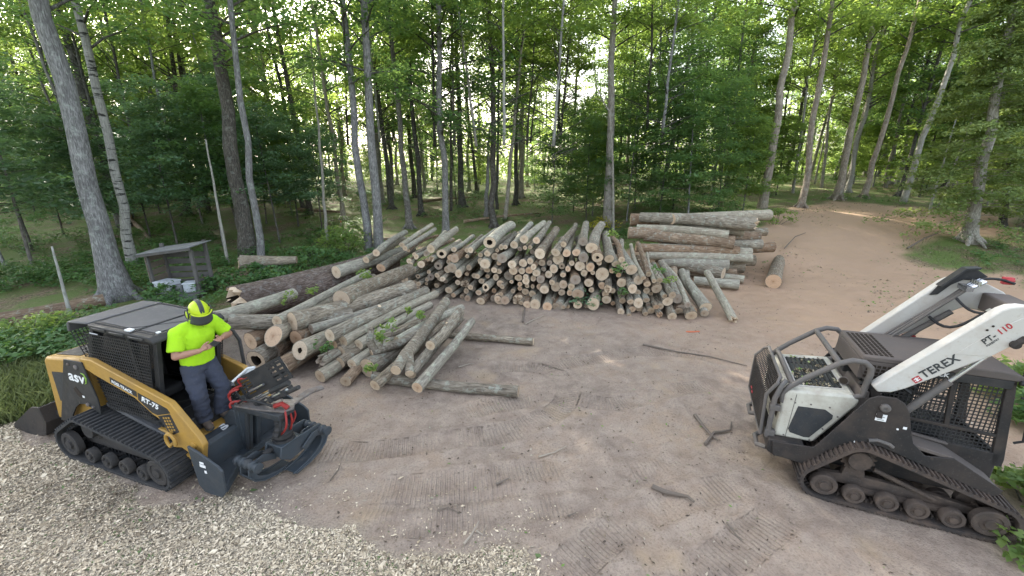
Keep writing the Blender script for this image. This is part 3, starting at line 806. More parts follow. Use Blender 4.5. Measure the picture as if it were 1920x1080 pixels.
# the deeper wood: trees one could still count, sharing a few stems and crowns
SLIM = [trunk_mesh(14, 0.075, b_, flare=1.2, sides=7, seed=80+i) for i, b_ in enumerate(['bark_dark', 'bark_grey', 'bark_pale'])]
STEMS = [trunk_mesh(17, 0.17, b_, flare=1.5, sides=9, seed=50+i) for i, b_ in enumerate(['bark_dark', 'bark_grey', 'bark_dark', 'bark_brown', 'bark_pale', 'bark_dark'])]
TONE = ['dark', 'grey', 'dark', 'brown', 'pale', 'dark']
def zone(x, y):
    side = 'left' if x/y < -0.42 else 'right' if x/y > 0.5 else 'middle'
    where = {'left': 'behind the shelter and birch', 'middle': 'behind the big log pile', 'right': 'beyond the dirt track'}[side]
    return where, ('close row' if y < 32 else 'middle depth' if y < 44 else 'far depth')
cnt = 0; tries = 0
while cnt < 140 and tries < 9000:
    tries += 1
    y = 23+44*rnd.random()**0.85; x = rnd.uniform(-1.32*y-2, 1.32*y+2)
    if float(sdist(np.array([x]), np.array([y]), DIRT)[0]) > -1.0: continue
    if any((x-a)**2+(y-b)**2 < (1.7 if y > 30 else 2.4)**2 for a, b in taken): continue
    if y > 34 and -0.14 < x/y < 0.24 and rnd.random() < .55: continue
    taken.append((x, y)); k = rnd.randrange(6); wh, dp = zone(x, y)
    ki = rnd.choice([1, 4, 1, 4, 0, 2]) if x < -6 else rnd.choice([0, 1, 2, 3, 4, 5])
    s = rnd.uniform(0.75, 1.2)
    thick = 'slender' if s < 0.92 else 'sturdy' if s > 1.08 else 'medium'
    o = plant_tree('forest_tree', (x, y, gz(x, y)), (rnd.gauss(0, .035), rnd.gauss(0, .035), 1), 17, .17, '', TALL[ki], f'{thick} {TONE[k]} trunk among many alike in the wood, {dp}, {wh}', f'trees of the wood, {dp}, {wh}', mesh=STEMS[k])
    o.scale = (s, s, rnd.uniform(0.9, 1.1)); cnt += 1
cnt = 0; tries = 0
while cnt < 75 and tries < 9000:
    tries += 1
    y = 27+38*rnd.random(); x = rnd.uniform(-1.3*y, 1.3*y)
    if float(sdist(np.array([x]), np.array([y]), DIRT)[0]) > -1.0: continue
    if any((x-a)**2+(y-b)**2 < 1.1**2 for a, b in taken): continue
    if -0.42 < x/y < 0.12 and y < 46 and rnd.random() < .85: continue
    taken.append((x, y)); wh, dp = zone(x, y)
    ki = rnd.choice([0, 2, 3, 3, 5]); s = rnd.uniform(0.8, 1.5)
    o = plant_tree('young_tree', (x, y, gz(x, y)), (rnd.gauss(0, .04), rnd.gauss(0, .04), 1), 5, .05, '', UNDER[ki], f'leafy young tree among many alike under the wood, {dp}, {wh}', f'young trees under the wood, {dp}, {wh}', mesh=UMESH[cnt % 2])
    o.scale = (s, s, s); cnt += 1

cnt = 0; tries = 0
while cnt < 70 and tries < 5000:
    tries += 1
    y = 21+36*rnd.random(); x = y*rnd.uniform(-1.1, 1.1)
    if float(sdist(np.array([x]), np.array([y]), DIRT)[0]) > -1.0: continue
    if any((x-a)**2+(y-b)**2 < 0.9**2 for a, b in taken): continue
    taken.append((x, y)); wh, dp = zone(x, y); k = rnd.randrange(3)
    o = plant_tree('slim_tree', (x, y, gz(x, y)), (rnd.gauss(0, .05), rnd.gauss(0, .05), 1), 14, .075, '', TALL[rnd.choice([1, 4, 5])], f"slim {['dark', 'grey', 'pale'][k]} stem among many, {dp}, {wh}", f'slim stems of the wood, {dp}, {wh}', mesh=SLIM[k], crown_s=.72)
    o.children[1].location.z = 5.0; o.children[2].location.z = 5.0; cnt += 1

# farther still the wood reads as one mass of leaves and stems
r = np.random.default_rng(5)
n = 4600
x = r.uniform(-125, 125, n); y = r.uniform(64, 100, n); z = 1.0 + 21*r.random(n)**1.15
k = fbm(x*0.12, z*0.16+y*.02, 3) > -0.10 + 0.012*np.maximum(z-10, 0) + np.where((x/y > -.16) & (x/y < .26), 0.022*np.maximum(z-8, 0), 0)
x, y, z = x[k], y[k], z[k]
lx = r.uniform(-125, 125, 2400); ly = r.uniform(60, 86, 2400); lz = 0.3+11*r.random(2400)
x = np.concatenate([x, lx]); y = np.concatenate([y, ly]); z = np.concatenate([z, lz+height(lx, ly)*0.6])
spr = [((a, b, c), r.uniform(1.2, 2.6), .55, 34, (0, 0), r.random()) for a, b, c in zip(x, y, z)]
V_, N_, S_, T_ = spray_set(spr, r, 0.50, 0.5)
Vv, Ff = leaves(V_, N_, S_, 0.65, 0.3, r=r)
mb = MB()
for i in range(230):
    a, b = r.uniform(-125, 125), r.uniform(64, 98); q = r.uniform(.10, .26); h = r.uniform(12, 20); z0 = float(height(a, b))
    mb.tube([(a, b, z0-.3), (a+r.normal(0, .3), b, z0+h*.5), (a+r.normal(0, .6), b, z0+h)], [q, q*.8, q*.4], 6, cap=False)
nv = len(Vv)
F2 = np.array([tuple(i+nv for i in f) for f in mb.f])
fw = link('far_wood', mesh_np('far_wood', np.concatenate([Vv, np.array([tuple(p) for p in mb.v])]), np.concatenate([Ff, F2]), [M['leaf_light'], M['bark_dark']], dict(tint=('FACE', np.concatenate([T_, np.zeros(len(F2))]))), mi=[0]*len(Ff)+[1]*len(F2)))
tag(fw, 'far edge of the wood closing the view in green leaves and thin stems', 'wood', kind='stuff')
# ------------------------------------------------------------ logs
ORD = ['first', 'second', 'third', 'fourth', 'fifth', 'sixth', 'seventh', 'eighth', 'ninth', 'tenth', 'eleventh', 'twelfth', 'thirteenth', 'fourteenth', 'fifteenth', 'sixteenth', 'seventeenth', 'eighteenth', 'nineteenth', 'twentieth']
_o9 = ORD[:9]
for _t, _e in (('twenty', 'thirtieth'), ('thirty', 'fortieth'), ('forty', 'fiftieth'), ('fifty', 'sixtieth'), ('sixty', 'seventieth')):
    ORD += [_t + '-' + o for o in _o9] + [_e]
def log_mesh(L, r0, r1, bark, seed, bend=0.011, lump=0.045, sides=16, hollow=0, tilt=0.0, oval=1.0, ragged=False, stubs=0):
    """log along +X from x=0; returns (body mesh, cut face mesh)"""
    r = random.Random(seed); n = 9 if L < 3.2 else 12
    ph = [r.uniform(0, 6.28) for _ in range(6)]
    by, bz = r.gauss(0, bend)*L, r.gauss(0, bend)*L
    vs = []; fs = []
    def ringpt(x, j, k=1.0):
        u = x/L; a = 2*math.pi*j/sides
        rr = (r0+(r1-r0)*u)*(1+lump*(0.6*math.sin(2*a+ph[0]+u*1.5)+0.4*math.sin(3*a+ph[1]+u*4)+0.5*math.sin(ph[2]+u*9)*math.sin(a+ph[3])))*k
        if u < 0.06: rr *= 1+0.05*(1-u/0.06)
        cy = by*math.sin(math.pi*u)+0.4*by*math.sin(2*math.pi*u+ph[4]); cz = bz*math.sin(math.pi*u)
        return (x, cy+rr*math.cos(a)*oval, cz+rr*math.sin(a)/oval)
    xs = [L*i/(n-1) for i in range(n)]
    for i, x in enumerate(xs):
        for j in range(sides):
            p = ringpt(x, j)
            dx = 0
            if i == 0:
                dx = tilt*(p[2]) + (r.uniform(-.05, .12) if ragged else 0)
            vs.append((p[0]+dx, p[1], p[2]))
    for i in range(n-1):
        for j in range(sides):
            a, b = i*sides+j, i*sides+(j+1) % sides
            fs.append((a, b, b+sides, a+sides))
    mi = [0]*len(fs)
    fs.append(tuple(range((n-1)*sides, n*sides))); mi.append(1)          # far sawn end
    b0 = len(vs)
    q = 0.94
    cx = sum(v[0] for v in vs[:sides])/sides; cy = sum(v[1] for v in vs[:sides])/sides; cz = sum(v[2] for v in vs[:sides])/sides
    rim = [(cx+(v[0]-cx)*q, cy+(v[1]-cy)*q, cz+(v[2]-cz)*q) for v in vs[:sides]]
    vs += rim
    for j in range(sides):
        fs.append((j, b0+j, b0+(j+1) % sides, (j+1) % sides)); mi.append(0)
    for s_ in range(stubs):
        x = r.uniform(.25, .85)*L; a = r.uniform(-.6, 2.2); c = ringpt(x, 0, 0)
        d = Vector((r.uniform(-.5, .1), math.cos(a), math.sin(a))).normalized(); rs = r0*r.uniform(.28, .45); l_ = r0*r.uniform(1.25, 1.9)
        m = MB(); m.tube([Vector(c)+d*r0*.3, Vector(c)+d*r0*.8, Vector(c)+d*l_], [rs*1.5, rs*1.1, rs], 9)
        b = len(vs); vs += m.v
        for f in m.f: fs.append(tuple(b+i for i in f)); mi.append(1 if len(f) > 4 and f == m.f[-1] else 0)
    me = bpy.data.meshes.new('log'); me.from_pydata([tuple(v) for v in vs], [], fs)
    me.materials.append(M[bark]); me.materials.append(M['cut'])
    me.polygons.foreach_set('material_index', mi)
    me.polygons.foreach_set('use_smooth', [True]*len(fs)); me.set_sharp_from_angle(angle=R(50))
    # cut face: rings of points so that it can dish, crack or be hollow
    cv = list(rim); cf = []; cm = []
    steps = [0.72, 0.42, 0.18] if not hollow else [max(hollow+0.08, 0.75*(1-hollow)+hollow), hollow]
    for k in steps:
        for j, v in enumerate(rim):
            w = 1+(r.uniform(-.14, .14) if hollow and k == hollow else 0)
            dxx = r.uniform(-.003, .003)+(r.uniform(-.06, .08)*r0/0.15 if ragged else 0)
            cv.append((cx+(v[0]-cx)*k+dxx, cy+(v[1]-cy)*k*w, cz+(v[2]-cz)*k*w))
    for i in range(len(steps)):
        for j in range(sides):
            a, b = i*sides+j, i*sides+(j+1) % sides
            cf.append((a, a+sides, b+sides, b)); cm.append(0)
    last = len(steps)*sides
    if hollow:
        for j in range(sides):
            v = cv[last+j]; cv.append((v[0]+0.7, cy+(v[1]-cy)*.8, cz+(v[2]-cz)*.8))
        for j in range(sides):
            a, b = last+j, last+(j+1) % sides
            cf.append((a, a+sides, b+sides, b)); cm.append(1)
        cf.append(tuple(range(last+sides, last+2*sides))[::-1]); cm.append(1)
    else:
        cv.append((cx+.003, cy, cz))
        for j in range(sides): cf.append((last+j, len(cv)-1, last+(j+1) % sides)); cm.append(0)
    ce = bpy.data.meshes.new('cut_end'); ce.from_pydata([tuple(v) for v in cv], [], cf)
    ce.materials.append(M['cut']); ce.materials.append(M['hollow']); ce.polygons.foreach_set('material_index', cm)
    for m_ in (me, ce):
        bm = bmesh.new(); bm.from_mesh(m_); bmesh.ops.recalc_face_normals(bm, faces=bm.faces[:]) if m_ is me else None
        bm.to_mesh(m_); bm.free()
    return me, ce
LOGS = []
def lay_log(p0, p1, r0, r1=None, bark='bark_log', label=None, group=None, name='log', roll=None, **k):
    p0 = Vector(p0); p1 = Vector(p1); d = p1-p0; L = d.length
    seed = len(LOGS)*31+5
    me, ce = log_mesh(L, r0, r1 if r1 else r0*0.88, bark, seed, **k)
    o = link(name, me, None, p0)
    q = Vector((1, 0, 0)).rotation_difference(d.normalized())
    o.rotation_mode = 'QUATERNION'; o.rotation_quaternion = q
    link('cut_end', ce, o)
    tag(o, label, 'log', group); LOGS.append(o)
    return o

# --- the big pile: sawn ends read off the photograph, standing on the pile's real face
def conv(lst, ox, oy, sc): return [(ox+a/sc, oy+b/sc, c/sc) for a, b, c in lst]
ENDS = conv([(170,490,38),(420,430,30),(515,430,28),(45,580,38),(220,660,48),(490,490,20),(600,550,28),(560,530,22),(725,500,32),(790,560,32),(665,630,40),(865,635,45),(555,615,22),(590,690,30),(625,770,25),(480,800,40),(565,860,30),(635,850,28),(750,790,36),(700,600,20),(500,610,30)], 680, 390, 6.0)
ENDS += conv([(640,180,62),(705,280,50),(740,215,26),(828,237,32),(873,275,24),(910,375,52),(995,440,28),(1065,400,40),(700,515,55),(620,335,48),(510,330,50),(515,460,34),(575,455,24),(605,480,35),(525,520,38),(620,550,26),(790,490,34),(495,600,38),(590,640,25),(640,645,40),(720,630,40),(775,705,30),(825,557,25),(890,540,32),(955,575,40),(855,640,40),(1030,510,54),(1145,490,52),(1240,510,30),(1065,650,50),(1185,630,54),(1325,640,50),(1280,690,60),(1160,725,46),(1490,625,65),(1755,690,48),(1445,755,40),(800,310,35),(930,640,35)], 1080, 480, 6.0)
ENDS += conv([(135,345,32),(200,400,36),(315,425,32),(440,357,22),(590,300,46),(560,390,24),(835,290,32),(930,305,26),(750,340,30),(690,420,35),(975,380,40),(1090,385,34),(1135,340,24),(1175,388,28),(1250,385,28),(1300,310,34),(1365,355,42),(1410,410,40),(1505,430,34),(1555,480,28),(1605,440,24),(1620,490,30),
 (85,390,24),(130,430,24),(40,480,28),(185,480,36),(260,435,25),(295,495,36),(350,540,28),(240,525,26),(185,550,20),(225,575,20),(20,575,20),(100,590,22),(20,630,22),(545,465,38),(490,470,28),(660,470,18),(755,470,30),(830,470,30),(890,455,24),(925,490,22),(975,480,26),(1035,480,20),(1105,455,42),(1185,515,20),(1215,480,20),(1275,505,38),(1360,505,32),(1300,420,35),(1430,470,20),
 (485,565,20),(545,535,22),(640,530,22),(620,515,22),(770,520,32),(830,525,25),(885,520,27),(940,545,28),(1020,570,28),(710,585,35),(800,585,28),(860,570,20),(862,605,26),(915,595,22),(970,595,30),(1065,615,22),(1130,505,24),(1145,560,20),(1240,590,36),(1310,555,24),(1450,570,50),(1520,540,20),
 (315,632,20),(380,640,32),(440,645,20),(560,640,28),(260,680,26),(175,695,26),(685,640,18),(655,635,28),(800,640,18),(735,628,15),(955,670,25),(1005,660,32),(1080,670,36),(1145,650,32),(1135,705,24),(1210,650,26),(1340,640,32),(1435,660,28),(1500,650,30),(1265,690,40),(1200,700,22),
 (490,700,22),(520,705,18),(640,740,24),(710,740,32),(670,700,16),(600,755,26),(745,700,18),(900,730,28),(270,730,26),(240,740,20),(290,720,18),
 (340,780,18),(400,780,24),(490,778,20),(520,790,30),(655,800,44),(785,815,38),(830,770,18),(870,805,28),(930,840,38),(1030,810,34),(1095,808,28),(1115,835,34),(1060,765,14),(1160,790,16),(1180,825,16),(1170,865,18),(1270,780,30),(1390,770,46),(1480,725,26),(1485,785,34),(1325,840,25),(1370,850,15)], 780, 380, 4.155)
kept = []
for e in ENDS:
    if all(math.hypot(e[0]-k[0], e[1]-k[1]) > 0.62*max(e[2], k[2]) for k in kept): kept.append(e)
FA = Vector((-2.2, 12.35, 0)); FB = Vector((5.7, 10.55, 0)); FD = (FB-FA).normalized(); FN = Vector((FD.y, -FD.x, 0))   # face direction, outward normal
def on_face(px, py, back):
    """point of the pile's face (leaning back with height) seen at a pixel"""
    d = Vector(ray(px, py)); o_ = Vector((0, 0, CAM_H)); n = FN + Vector((0, 0, back)); n.normalize()
    t = (FA-o_).dot(n)/d.dot(n); return o_+d*t
POOL = ['bark_log', 'bark_log', 'bark_log_smooth', 'bark_log_smooth', 'bark_log_brown']
pile = []
for (px_, py_, rp) in kept:
    p = on_face(px_, py_, 0.22)
    dep = p.y*CP+(CAM_H-p.z)*SP
    r0 = rp*dep/FPX*1.04
    p.z = max(p.z, r0*0.9+0.0)
    pile.append([p, r0, px_])
# hidden logs that carry the visible ones: fill the gaps of the face, set a little deeper
us = [((q[0]-FA).dot(FD), q[0].z, q[1]) for q in pile]
tops = {}
for u, z, r0 in us:
    b = int(u/0.5); tops[b] = max(tops.get(b, 0), z)
for it in range(1500):
    u = rnd.uniform(-0.8, 7.2); z = rnd.uniform(0.08, 2.2); r0 = rnd.uniform(0.06, 0.13)
    if z > tops.get(int(u/0.5), 0) - 0.08: continue
    if all(math.hypot(u-a, z-b) > (r0+c)*1.0 for a, b, c in us):
        us.append((u, z, r0))
        p = FA+FD*u+Vector((0, 0, max(z, r0*.95)))-FN*(0.12+0.25*rnd.random()+0.22*z)
        pile.append([p, r0, None])
rows = {}
SIZE = lambda r0: 'thin' if r0 < 0.085 else 'medium' if r0 < 0.135 else 'thick'
rowname = ['bottom row', 'second row up', 'third row up', 'fourth row up', 'fifth row up', 'top row']
recs = []
for (p, r0, px_) in pile:
    u = (p-FA).dot(FD)
    top = max(v for k, v in tops.items() if abs(k-int(u/0.5)) <= 1) if any(abs(k-int(u/0.5)) <= 1 for k in tops) else 2
    istop = px_ is not None and p.z > tops.get(int(u/0.5), 2) - 0.16
    ri = 5 if istop else min(4, int(p.z/0.36))
    recs.append([p, r0, px_, u, ri])
for ri in range(6):
    grp = sorted([q for q in recs if q[4] == ri], key=lambda q: q[3])
    for i, (p, r0, px_, u, _) in enumerate(grp):
        hid = px_ is None
        yaw = R(13-90) if False else 0
        ax = -FN.copy()
        yawj = rnd.gauss(0, 0.055) + (0.10 if u > 5.2 else 0) - (0.05 if u < 0.8 else 0)
        ax = Matrix.Rotation(-yawj if u < 3 else yawj, 3, 'Z') @ ax
        tilt = rnd.gauss(0, 0.025)
        if u > 5.0 and not hid: tilt = rnd.uniform(0.05, 0.16)+0.12*max(0, 0.8-p.z)
        if ri == 5 and u < 5: tilt = rnd.uniform(0.03, 0.12)
        if p.z < 0.25 and u < 5: tilt = abs(tilt)
        ax.z = tilt; ax.normalize()
        L = rnd.uniform(2.45, 2.75)
        if ri == 5 and 3.0 < u < 4.5: L = 2.75
        jit = rnd.uniform(-.22, .28) if not hid else 0
        q0 = p - ax*jit if not hid else p
        bark = rnd.choice(POOL)
        if ri == 5 and u < 2.2: bark = 'bark_log_smooth'
        hol = 0
        if not hid and rnd.random() < 0.06: hol = rnd.uniform(0.25, 0.5)
        tone = {'bark_log': 'rough grey', 'bark_log_smooth': 'smooth pale grey', 'bark_log_brown': 'brownish'}[bark]
        lab = f"{SIZE(r0)} {tone} {'hollow log' if hol else 'log'}, {ORD[i]} from left in the big pile's {rowname[ri]}"
        lay_log(q0, q0+ax*L, r0, r0*rnd.uniform(0.72, 0.95), bark, lab, 'logs of the big pile in the middle of the clearing', bend=rnd.choice([.004, .007, .011, .018]), lump=rnd.uniform(.03, .08), hollow=hol, tilt=rnd.uniform(-.35, .25), oval=rnd.uniform(.93, 1.08), stubs=1 if (not hid and rnd.random() < .12) else 0, ragged=(not hid and rnd.random() < .06))

# --- the loose pile in front: each log read off by its two ends, with the height it lies at
def px_log(a, za, b, zb, w, wb, bark, label, L=None, **k):
    p = at(*a, za); q = at(*b, zb)
    if L: q = p+(q-p).normalized()*L
    dep = p.y*CP+(CAM_H-za)*SP
    r0 = 0.91*w*dep/FPX/2
    return lay_log(p, q, r0, r0*wb, bark, label, 'logs of the loose pile beside the yellow loader', **k)
S_, G_, B_ = 'bark_log_smooth', 'bark_log', 'bark_log_brown'
px_log((483, 676), .27, (585, 610), .27, 40, .9, G_, 'big hollow log on the ground nearest the raised cab door', L=2.9, hollow=.55, lump=.09)
px_log((525, 690), .24, (615, 630), .24, 38, .9, B_, 'thick sawn log on the ground just right of the hollow log', L=2.8)
px_log((547, 604), .86, (772, 538), .82, 42, .92, G_, 'longest thick grey log lying on top of the loose pile, dark pith in its end', lump=.06, stubs=2)
px_log((512, 630), .68, (700, 520), .60, 37, .62, S_, 'thick pale log with slanting cut under the longest thick log', tilt=.6)
px_log((519, 602), .92, (690, 512), .80, 22, .9, S_, 'slim pale log lying left of and above the longest thick log')
px_log((640, 562), 1.0, (768, 506), .90, 40, .85, G_, 'thick grey log with leafy sprig at the back of the loose pile', lump=.06)
px_log((430, 603), .95, (600, 597), .72, 32, 1.25, G_, 'crooked grey log closest to the person, crossing behind the raised door', bend=.03, L=2.4)
px_log((400, 598), .95, (520, 560), .80, 30, 1.0, S_, 'pale log partly hidden behind the helmeted person', L=2.4)
px_log((555, 634), .55, (660, 580), .50, 30, .9, B_, 'dark brown log tucked under the longest thick log', L=2.9)
px_log((583, 617), .72, (702, 578), .72, 19, .9, S_, 'slim straight pole right under the longest thick log', L=2.4)
px_log((562, 657), .52, (690, 585), .55, 38, .7, S_, 'pale log with rotten pocket in its cut end, between loader and pole', L=2.6, hollow=.3, tilt=.3)
px_log((619, 629), .80, (800, 545), .78, 27, .9, G_, 'rough barked log with two sawn branch knots right of the slim pole', stubs=2)
px_log((643, 640), .60, (817, 551), .62, 23, .9, S_, 'pale smooth log with a pink red mark near its far end')
px_log((672, 646), .48, (806, 572), .55, 22, .9, S_, 'pale greenish log right of the log with the red mark')
px_log((625, 645), .55, (700, 605), .55, 20, .9, G_, 'short looking log end between the rough barked and red marked logs', L=2.3)
px_log((601, 678), .33, (700, 625), .42, 26, .9, G_, 'grey log with freshly split pale end above the ground logs', L=2.4, ragged=True)
px_log((637, 680), .26, (710, 632), .36, 24, .9, G_, 'grey log end low in the middle of the loose pile', L=2.3)
px_log((660, 683), .30, (735, 630), .36, 22, .9, S_, 'pale log with a clean round end low in the loose pile', L=2.3)
px_log((600, 706), .15, (660, 668), .20, 27, .9, S_, 'log on bare soil in front of the pile behind the grapple', L=2.4)
px_log((648, 715), .15, (690, 668), .20, 24, .9, B_, 'brown log on bare soil right of the grapple', L=2.4)
px_log((690, 690), .22, (790, 620), .30, 42, .8, G_, 'thick shaded log with maple leaf lying on it, behind the forked log', L=2.6)
px_log((703, 723), .17, (806, 632), .42, 24, .95, G_, 'grey log with broad pale cut end nearest the clearing centre', L=2.4)
px_log((783, 727), .26, (886, 602), .62, 25, .78, S_, 'pale mottled pole lying over everything at the right of the loose pile')
px_log((770, 700), .33, (866, 594), .52, 24, .85, G_, 'grey pole under the pale mottled pole', L=2.5)
px_log((807, 648), .66, (862, 585), .78, 21, 1.15, G_, 'short crooked grey log with a sawn knot on top of the pile', bend=.05, stubs=1)
px_log((745, 640), .45, (850, 585), .50, 20, .9, S_, 'pale pole under the crooked log', L=2.3)
px_log((690, 645), .38, (800, 600), .44, 22, .9, G_, 'grey log crossing under the leafy twig of the loose pile', L=2.5)
px_log((560, 665), .28, (640, 630), .28, 30, .9, B_, 'brown log buried low in the loose pile', L=2.6)
px_log((590, 640), .50, (700, 590), .46, 24, .9, G_, 'grey log half buried under the slim straight pole', L=2.6)
px_log((640, 660), .40, (740, 610), .40, 24, .9, G_, 'grey log half buried in the right of the loose pile', L=2.5)
px_log((700, 665), .20, (790, 610), .20, 26, .9, B_, 'brown log at the bottom right of the loose pile', L=2.4)
px_log((600, 600), .55, (700, 555), .50, 30, .9, G_, 'grey log at the back of the loose pile under the thick one', L=2.6)
px_log((660, 600), .45, (760, 555), .45, 30, .9, B_, 'brown log low at the back of the loose pile', L=2.6)
px_log((560, 610), .40, (640, 570), .40, 34, .9, B_, 'shaded brown log below the slim pale log', L=2.6)
px_log((510, 660), .25, (600, 600), .25, 34, .9, B_, 'shaded brown log above the hollow log', L=2.6)
px_log((470, 640), .50, (590, 590), .50, 36, .9, B_, 'shaded brown log right behind the raised cab door', L=2.6)
# two bearers sticking out on the ground
px_log((972, 734), .12, (700, 706), .12, 24, .95, G_, 'nearer lichen mottled log lying flat on the soil, pointing right')
px_log((1000, 641), .10, (800, 622), .10, 15, 1.0, G_, 'farther thin log lying flat on the soil, pointing right')
# forked log on top
p = at(747, 690, .52); q = at(836, 566, .62)
m = MB(); d = q-p
m.tube([at(742, 694, .50)-p, p-p+d*.12+Vector((-.03, 0, .02)), d*.30, d*.6+Vector((.04, 0, .03)), d], [.105, .115, .135, .125, .13], 14, wob=.05)
m2 = MB(); m2.tube([at(768, 700, .40)-p, at(768, 690, .45)-p, at(766, 660, .52)-p, d*.36], [.085, .09, .10, .10], 12, wob=.05)
m.add(m2.v, m2.f)
bx = MB()
bx.tube([Vector((0, 0, 0)), d*0.0+d.normalized()*.02], [.08, .08], 8)
fo = m.build('forked_log', M['bark_log'], loc=p)
for (a, z, rr, dr) in (((742, 694), .50, .095, Vector((-.03, 0, .02))+d*.12-(at(742, 694, .50)-p)), ((768, 700), .40, .078, at(768, 690, .45)-at(768, 700, .40))):
    c = at(*a, z)-p; n_ = dr.normalized(); mm = MB(); mm.tube([c-n_*.012, c+n_*.02], [rr, rr], 14); mm.build('cut_end', M['cut'], fo)
tag(fo, 'forked grey log with two sawn prongs on top of the loose pile', 'log', 'logs of the loose pile beside the yellow loader')
# branchy log with an upright stub
p = at(697, 662, .42); q = at(790, 622, .60); d = q-p
m = MB(); m.tube([Vector((0, 0, 0)), d*.2, d*.55+Vector((0, 0, -.05)), d], [.10, .10, .095, .085], 12, wob=.06)
m.tube([d*.05+Vector((0, 0, .05)), Vector((-.02, .02, .25)), Vector((.01, .05, .42)), Vector((.02, .06, .52))], [.085, .075, .07, .03], 10, wob=.06)
fo = m.build('branched_log', M['bark_log'], loc=p)
mm = MB(); mm.tube([-d.normalized()*.012, d.normalized()*.02], [.092, .092], 12); mm.build('cut_end', M['cut'], fo)
tag(fo, 'grey log with a broken stub standing upright from it, in the loose pile', 'log', 'logs of the loose pile beside the yellow loader')
# the huge rotten trunk behind
o = lay_log(at(442, 572, .50), at(735, 488, .55), .47, .45, 'bark_rot', 'huge rotten red brown trunk with crumbling hollow end behind the loose pile', None, name='rotten_trunk', lump=.10, hollow=.45, ragged=True, sides=26, bend=.012)
o = lay_log(at(630, 510, .85), at(760, 470, .95), .20, .18, S_, 'pale log lying across the far end of the huge rotten trunk', None)

# --- sawlogs stacked crosswise at the right
def stk(a, za, b, zb, w, bark, label, wb=.92, **k):
    p = at(*a, za); q = at(*b, zb); dep = p.y*CP+(CAM_H-za)*SP
    r0 = w*dep/FPX/2
    return lay_log(p, q, r0, r0*wb, bark, label, 'long sawlogs stacked behind the right end of the big pile', **k)
stk((1417, 421), 2.02, (1200, 407), 2.05, 26, G_, 'rough topmost sawlog with a splintered right end on the stack', wb=.75, lump=.05, ragged=True)
stk((1441, 403), 2.0, (1340, 410), 2.05, 20, S_, 'pale sawlog behind the topmost one with its end at the far right', L_=None) if False else stk((1441, 403), 2.05, (1260, 411), 2.05, 20, S_, 'pale sawlog behind the topmost one, its end farthest right at the top')
stk((1182, 412), 1.88, (1330, 416), 1.88, 22, B_, 'brown sawlog end sticking out left under the topmost sawlog')
stk((1396, 434), 1.70, (1238, 420), 1.76, 16, S_, 'thin pale sawlog just under the topmost sawlog')
stk((1366, 441), 1.62, (1194, 428), 1.66, 17, S_, 'thin pale sawlog in the third layer of the stack', lump=.03)
stk((1376, 455), 1.35, (1208, 441), 1.42, 26, B_, 'thick reddish brown sawlog in the middle of the stack', wb=.95, lump=.05)
stk((1178, 436), 1.52, (1300, 440), 1.50, 22, B_, 'brown sawlog with a sunlit end sticking out left in mid stack')
stk((1384, 470), 1.05, (1192, 464), 1.10, 18, B_, 'brown sawlog with an orange ring mark', lump=.03)
stk((1408, 475), .95, (1218, 466), 1.0, 20, S_, 'pale sawlog right behind the one with the orange ring')
stk((1408, 484), .80, (1215, 478), .84, 18, S_, 'whitish lichen spotted sawlog with patches, low in the stack', lump=.04)
stk((1365, 498), .58, (1240, 490), .60, 22, S_, 'smooth grey sawlog under the lichen spotted one')
stk((1356, 513), .40, (1240, 488), .50, 22, G_, 'grey sawlog with reddish right end slanting down', wb=1.1)
stk((1385, 534), .18, (1300, 526), .20, 18, S_, 'pale sawlog lying on the ground with a knot at the foot of the stack')
stk((1395, 524), .16, (1240, 505), .20, 14, S_, 'thin pale pole on the ground behind the knotted sawlog')
for i, (a, z, b, zb, w, lab) in enumerate([((1446, 437), 1.62, (1380, 436), 1.62, 15, 'grey sawlog end jutting out right in the upper stack'), ((1430, 448), 1.45, (1300, 446), 1.45, 20, 'dark sawlog behind the upper right ends of the stack'), ((1436, 461), 1.22, (1300, 460), 1.22, 18, 'dark round sawlog end at mid height right of the stack'), ((1458, 466), .95, (1330, 468), .95, 19, 'brown sawlog jutting farthest right in the lower stack'), ((1422, 492), .62, (1300, 492), .62, 20, 'grey sawlog end low right under the lichen spotted one'), ((1386, 517), .28, (1300, 512), .28, 15, 'bluish grey pole end peeking out low right of the stack'), ((1400, 505), .38, (1260, 500), .38, 24, 'dark sawlog in the shade at the bottom of the stack'), ((1404, 440), 1.5, (1250, 436), 1.5, 24, 'dark sawlog hidden in the core of the upper stack'), ((1400, 462), 1.12, (1240, 460), 1.12, 26, 'dark sawlog hidden in the core of the middle stack'), ((1380, 490), .66, (1230, 486), .66, 26, 'dark sawlog hidden in the core of the lower stack')]):
    p = at(*a, z); q = at(*b, zb); off = Vector((.1, .42, 0)) if i > 4 or i == 1 else Vector((0, .3, 0))
    dep = p.y*CP+(CAM_H-z)*SP
    lay_log(p+off, q+off, w*dep/FPX/2, None, B_ if i % 2 else G_, lab, 'long sawlogs stacked behind the right end of the big pile')
o = lay_log(at(1450, 528, .24), at(1464, 482, .24), .245, .22, 'bark_log', 'single thick log with a reddish cut end lying apart on the dirt', None, lump=.04)
# painted rings and flagging
def ring_on(o, x, r, mat, name='paint_ring', w=.10):
    m = MB(); m.tube([(x, 0, 0), (x+w, 0, 0)], [r, r], 18, cap=False); m.build(name, M[mat], o)
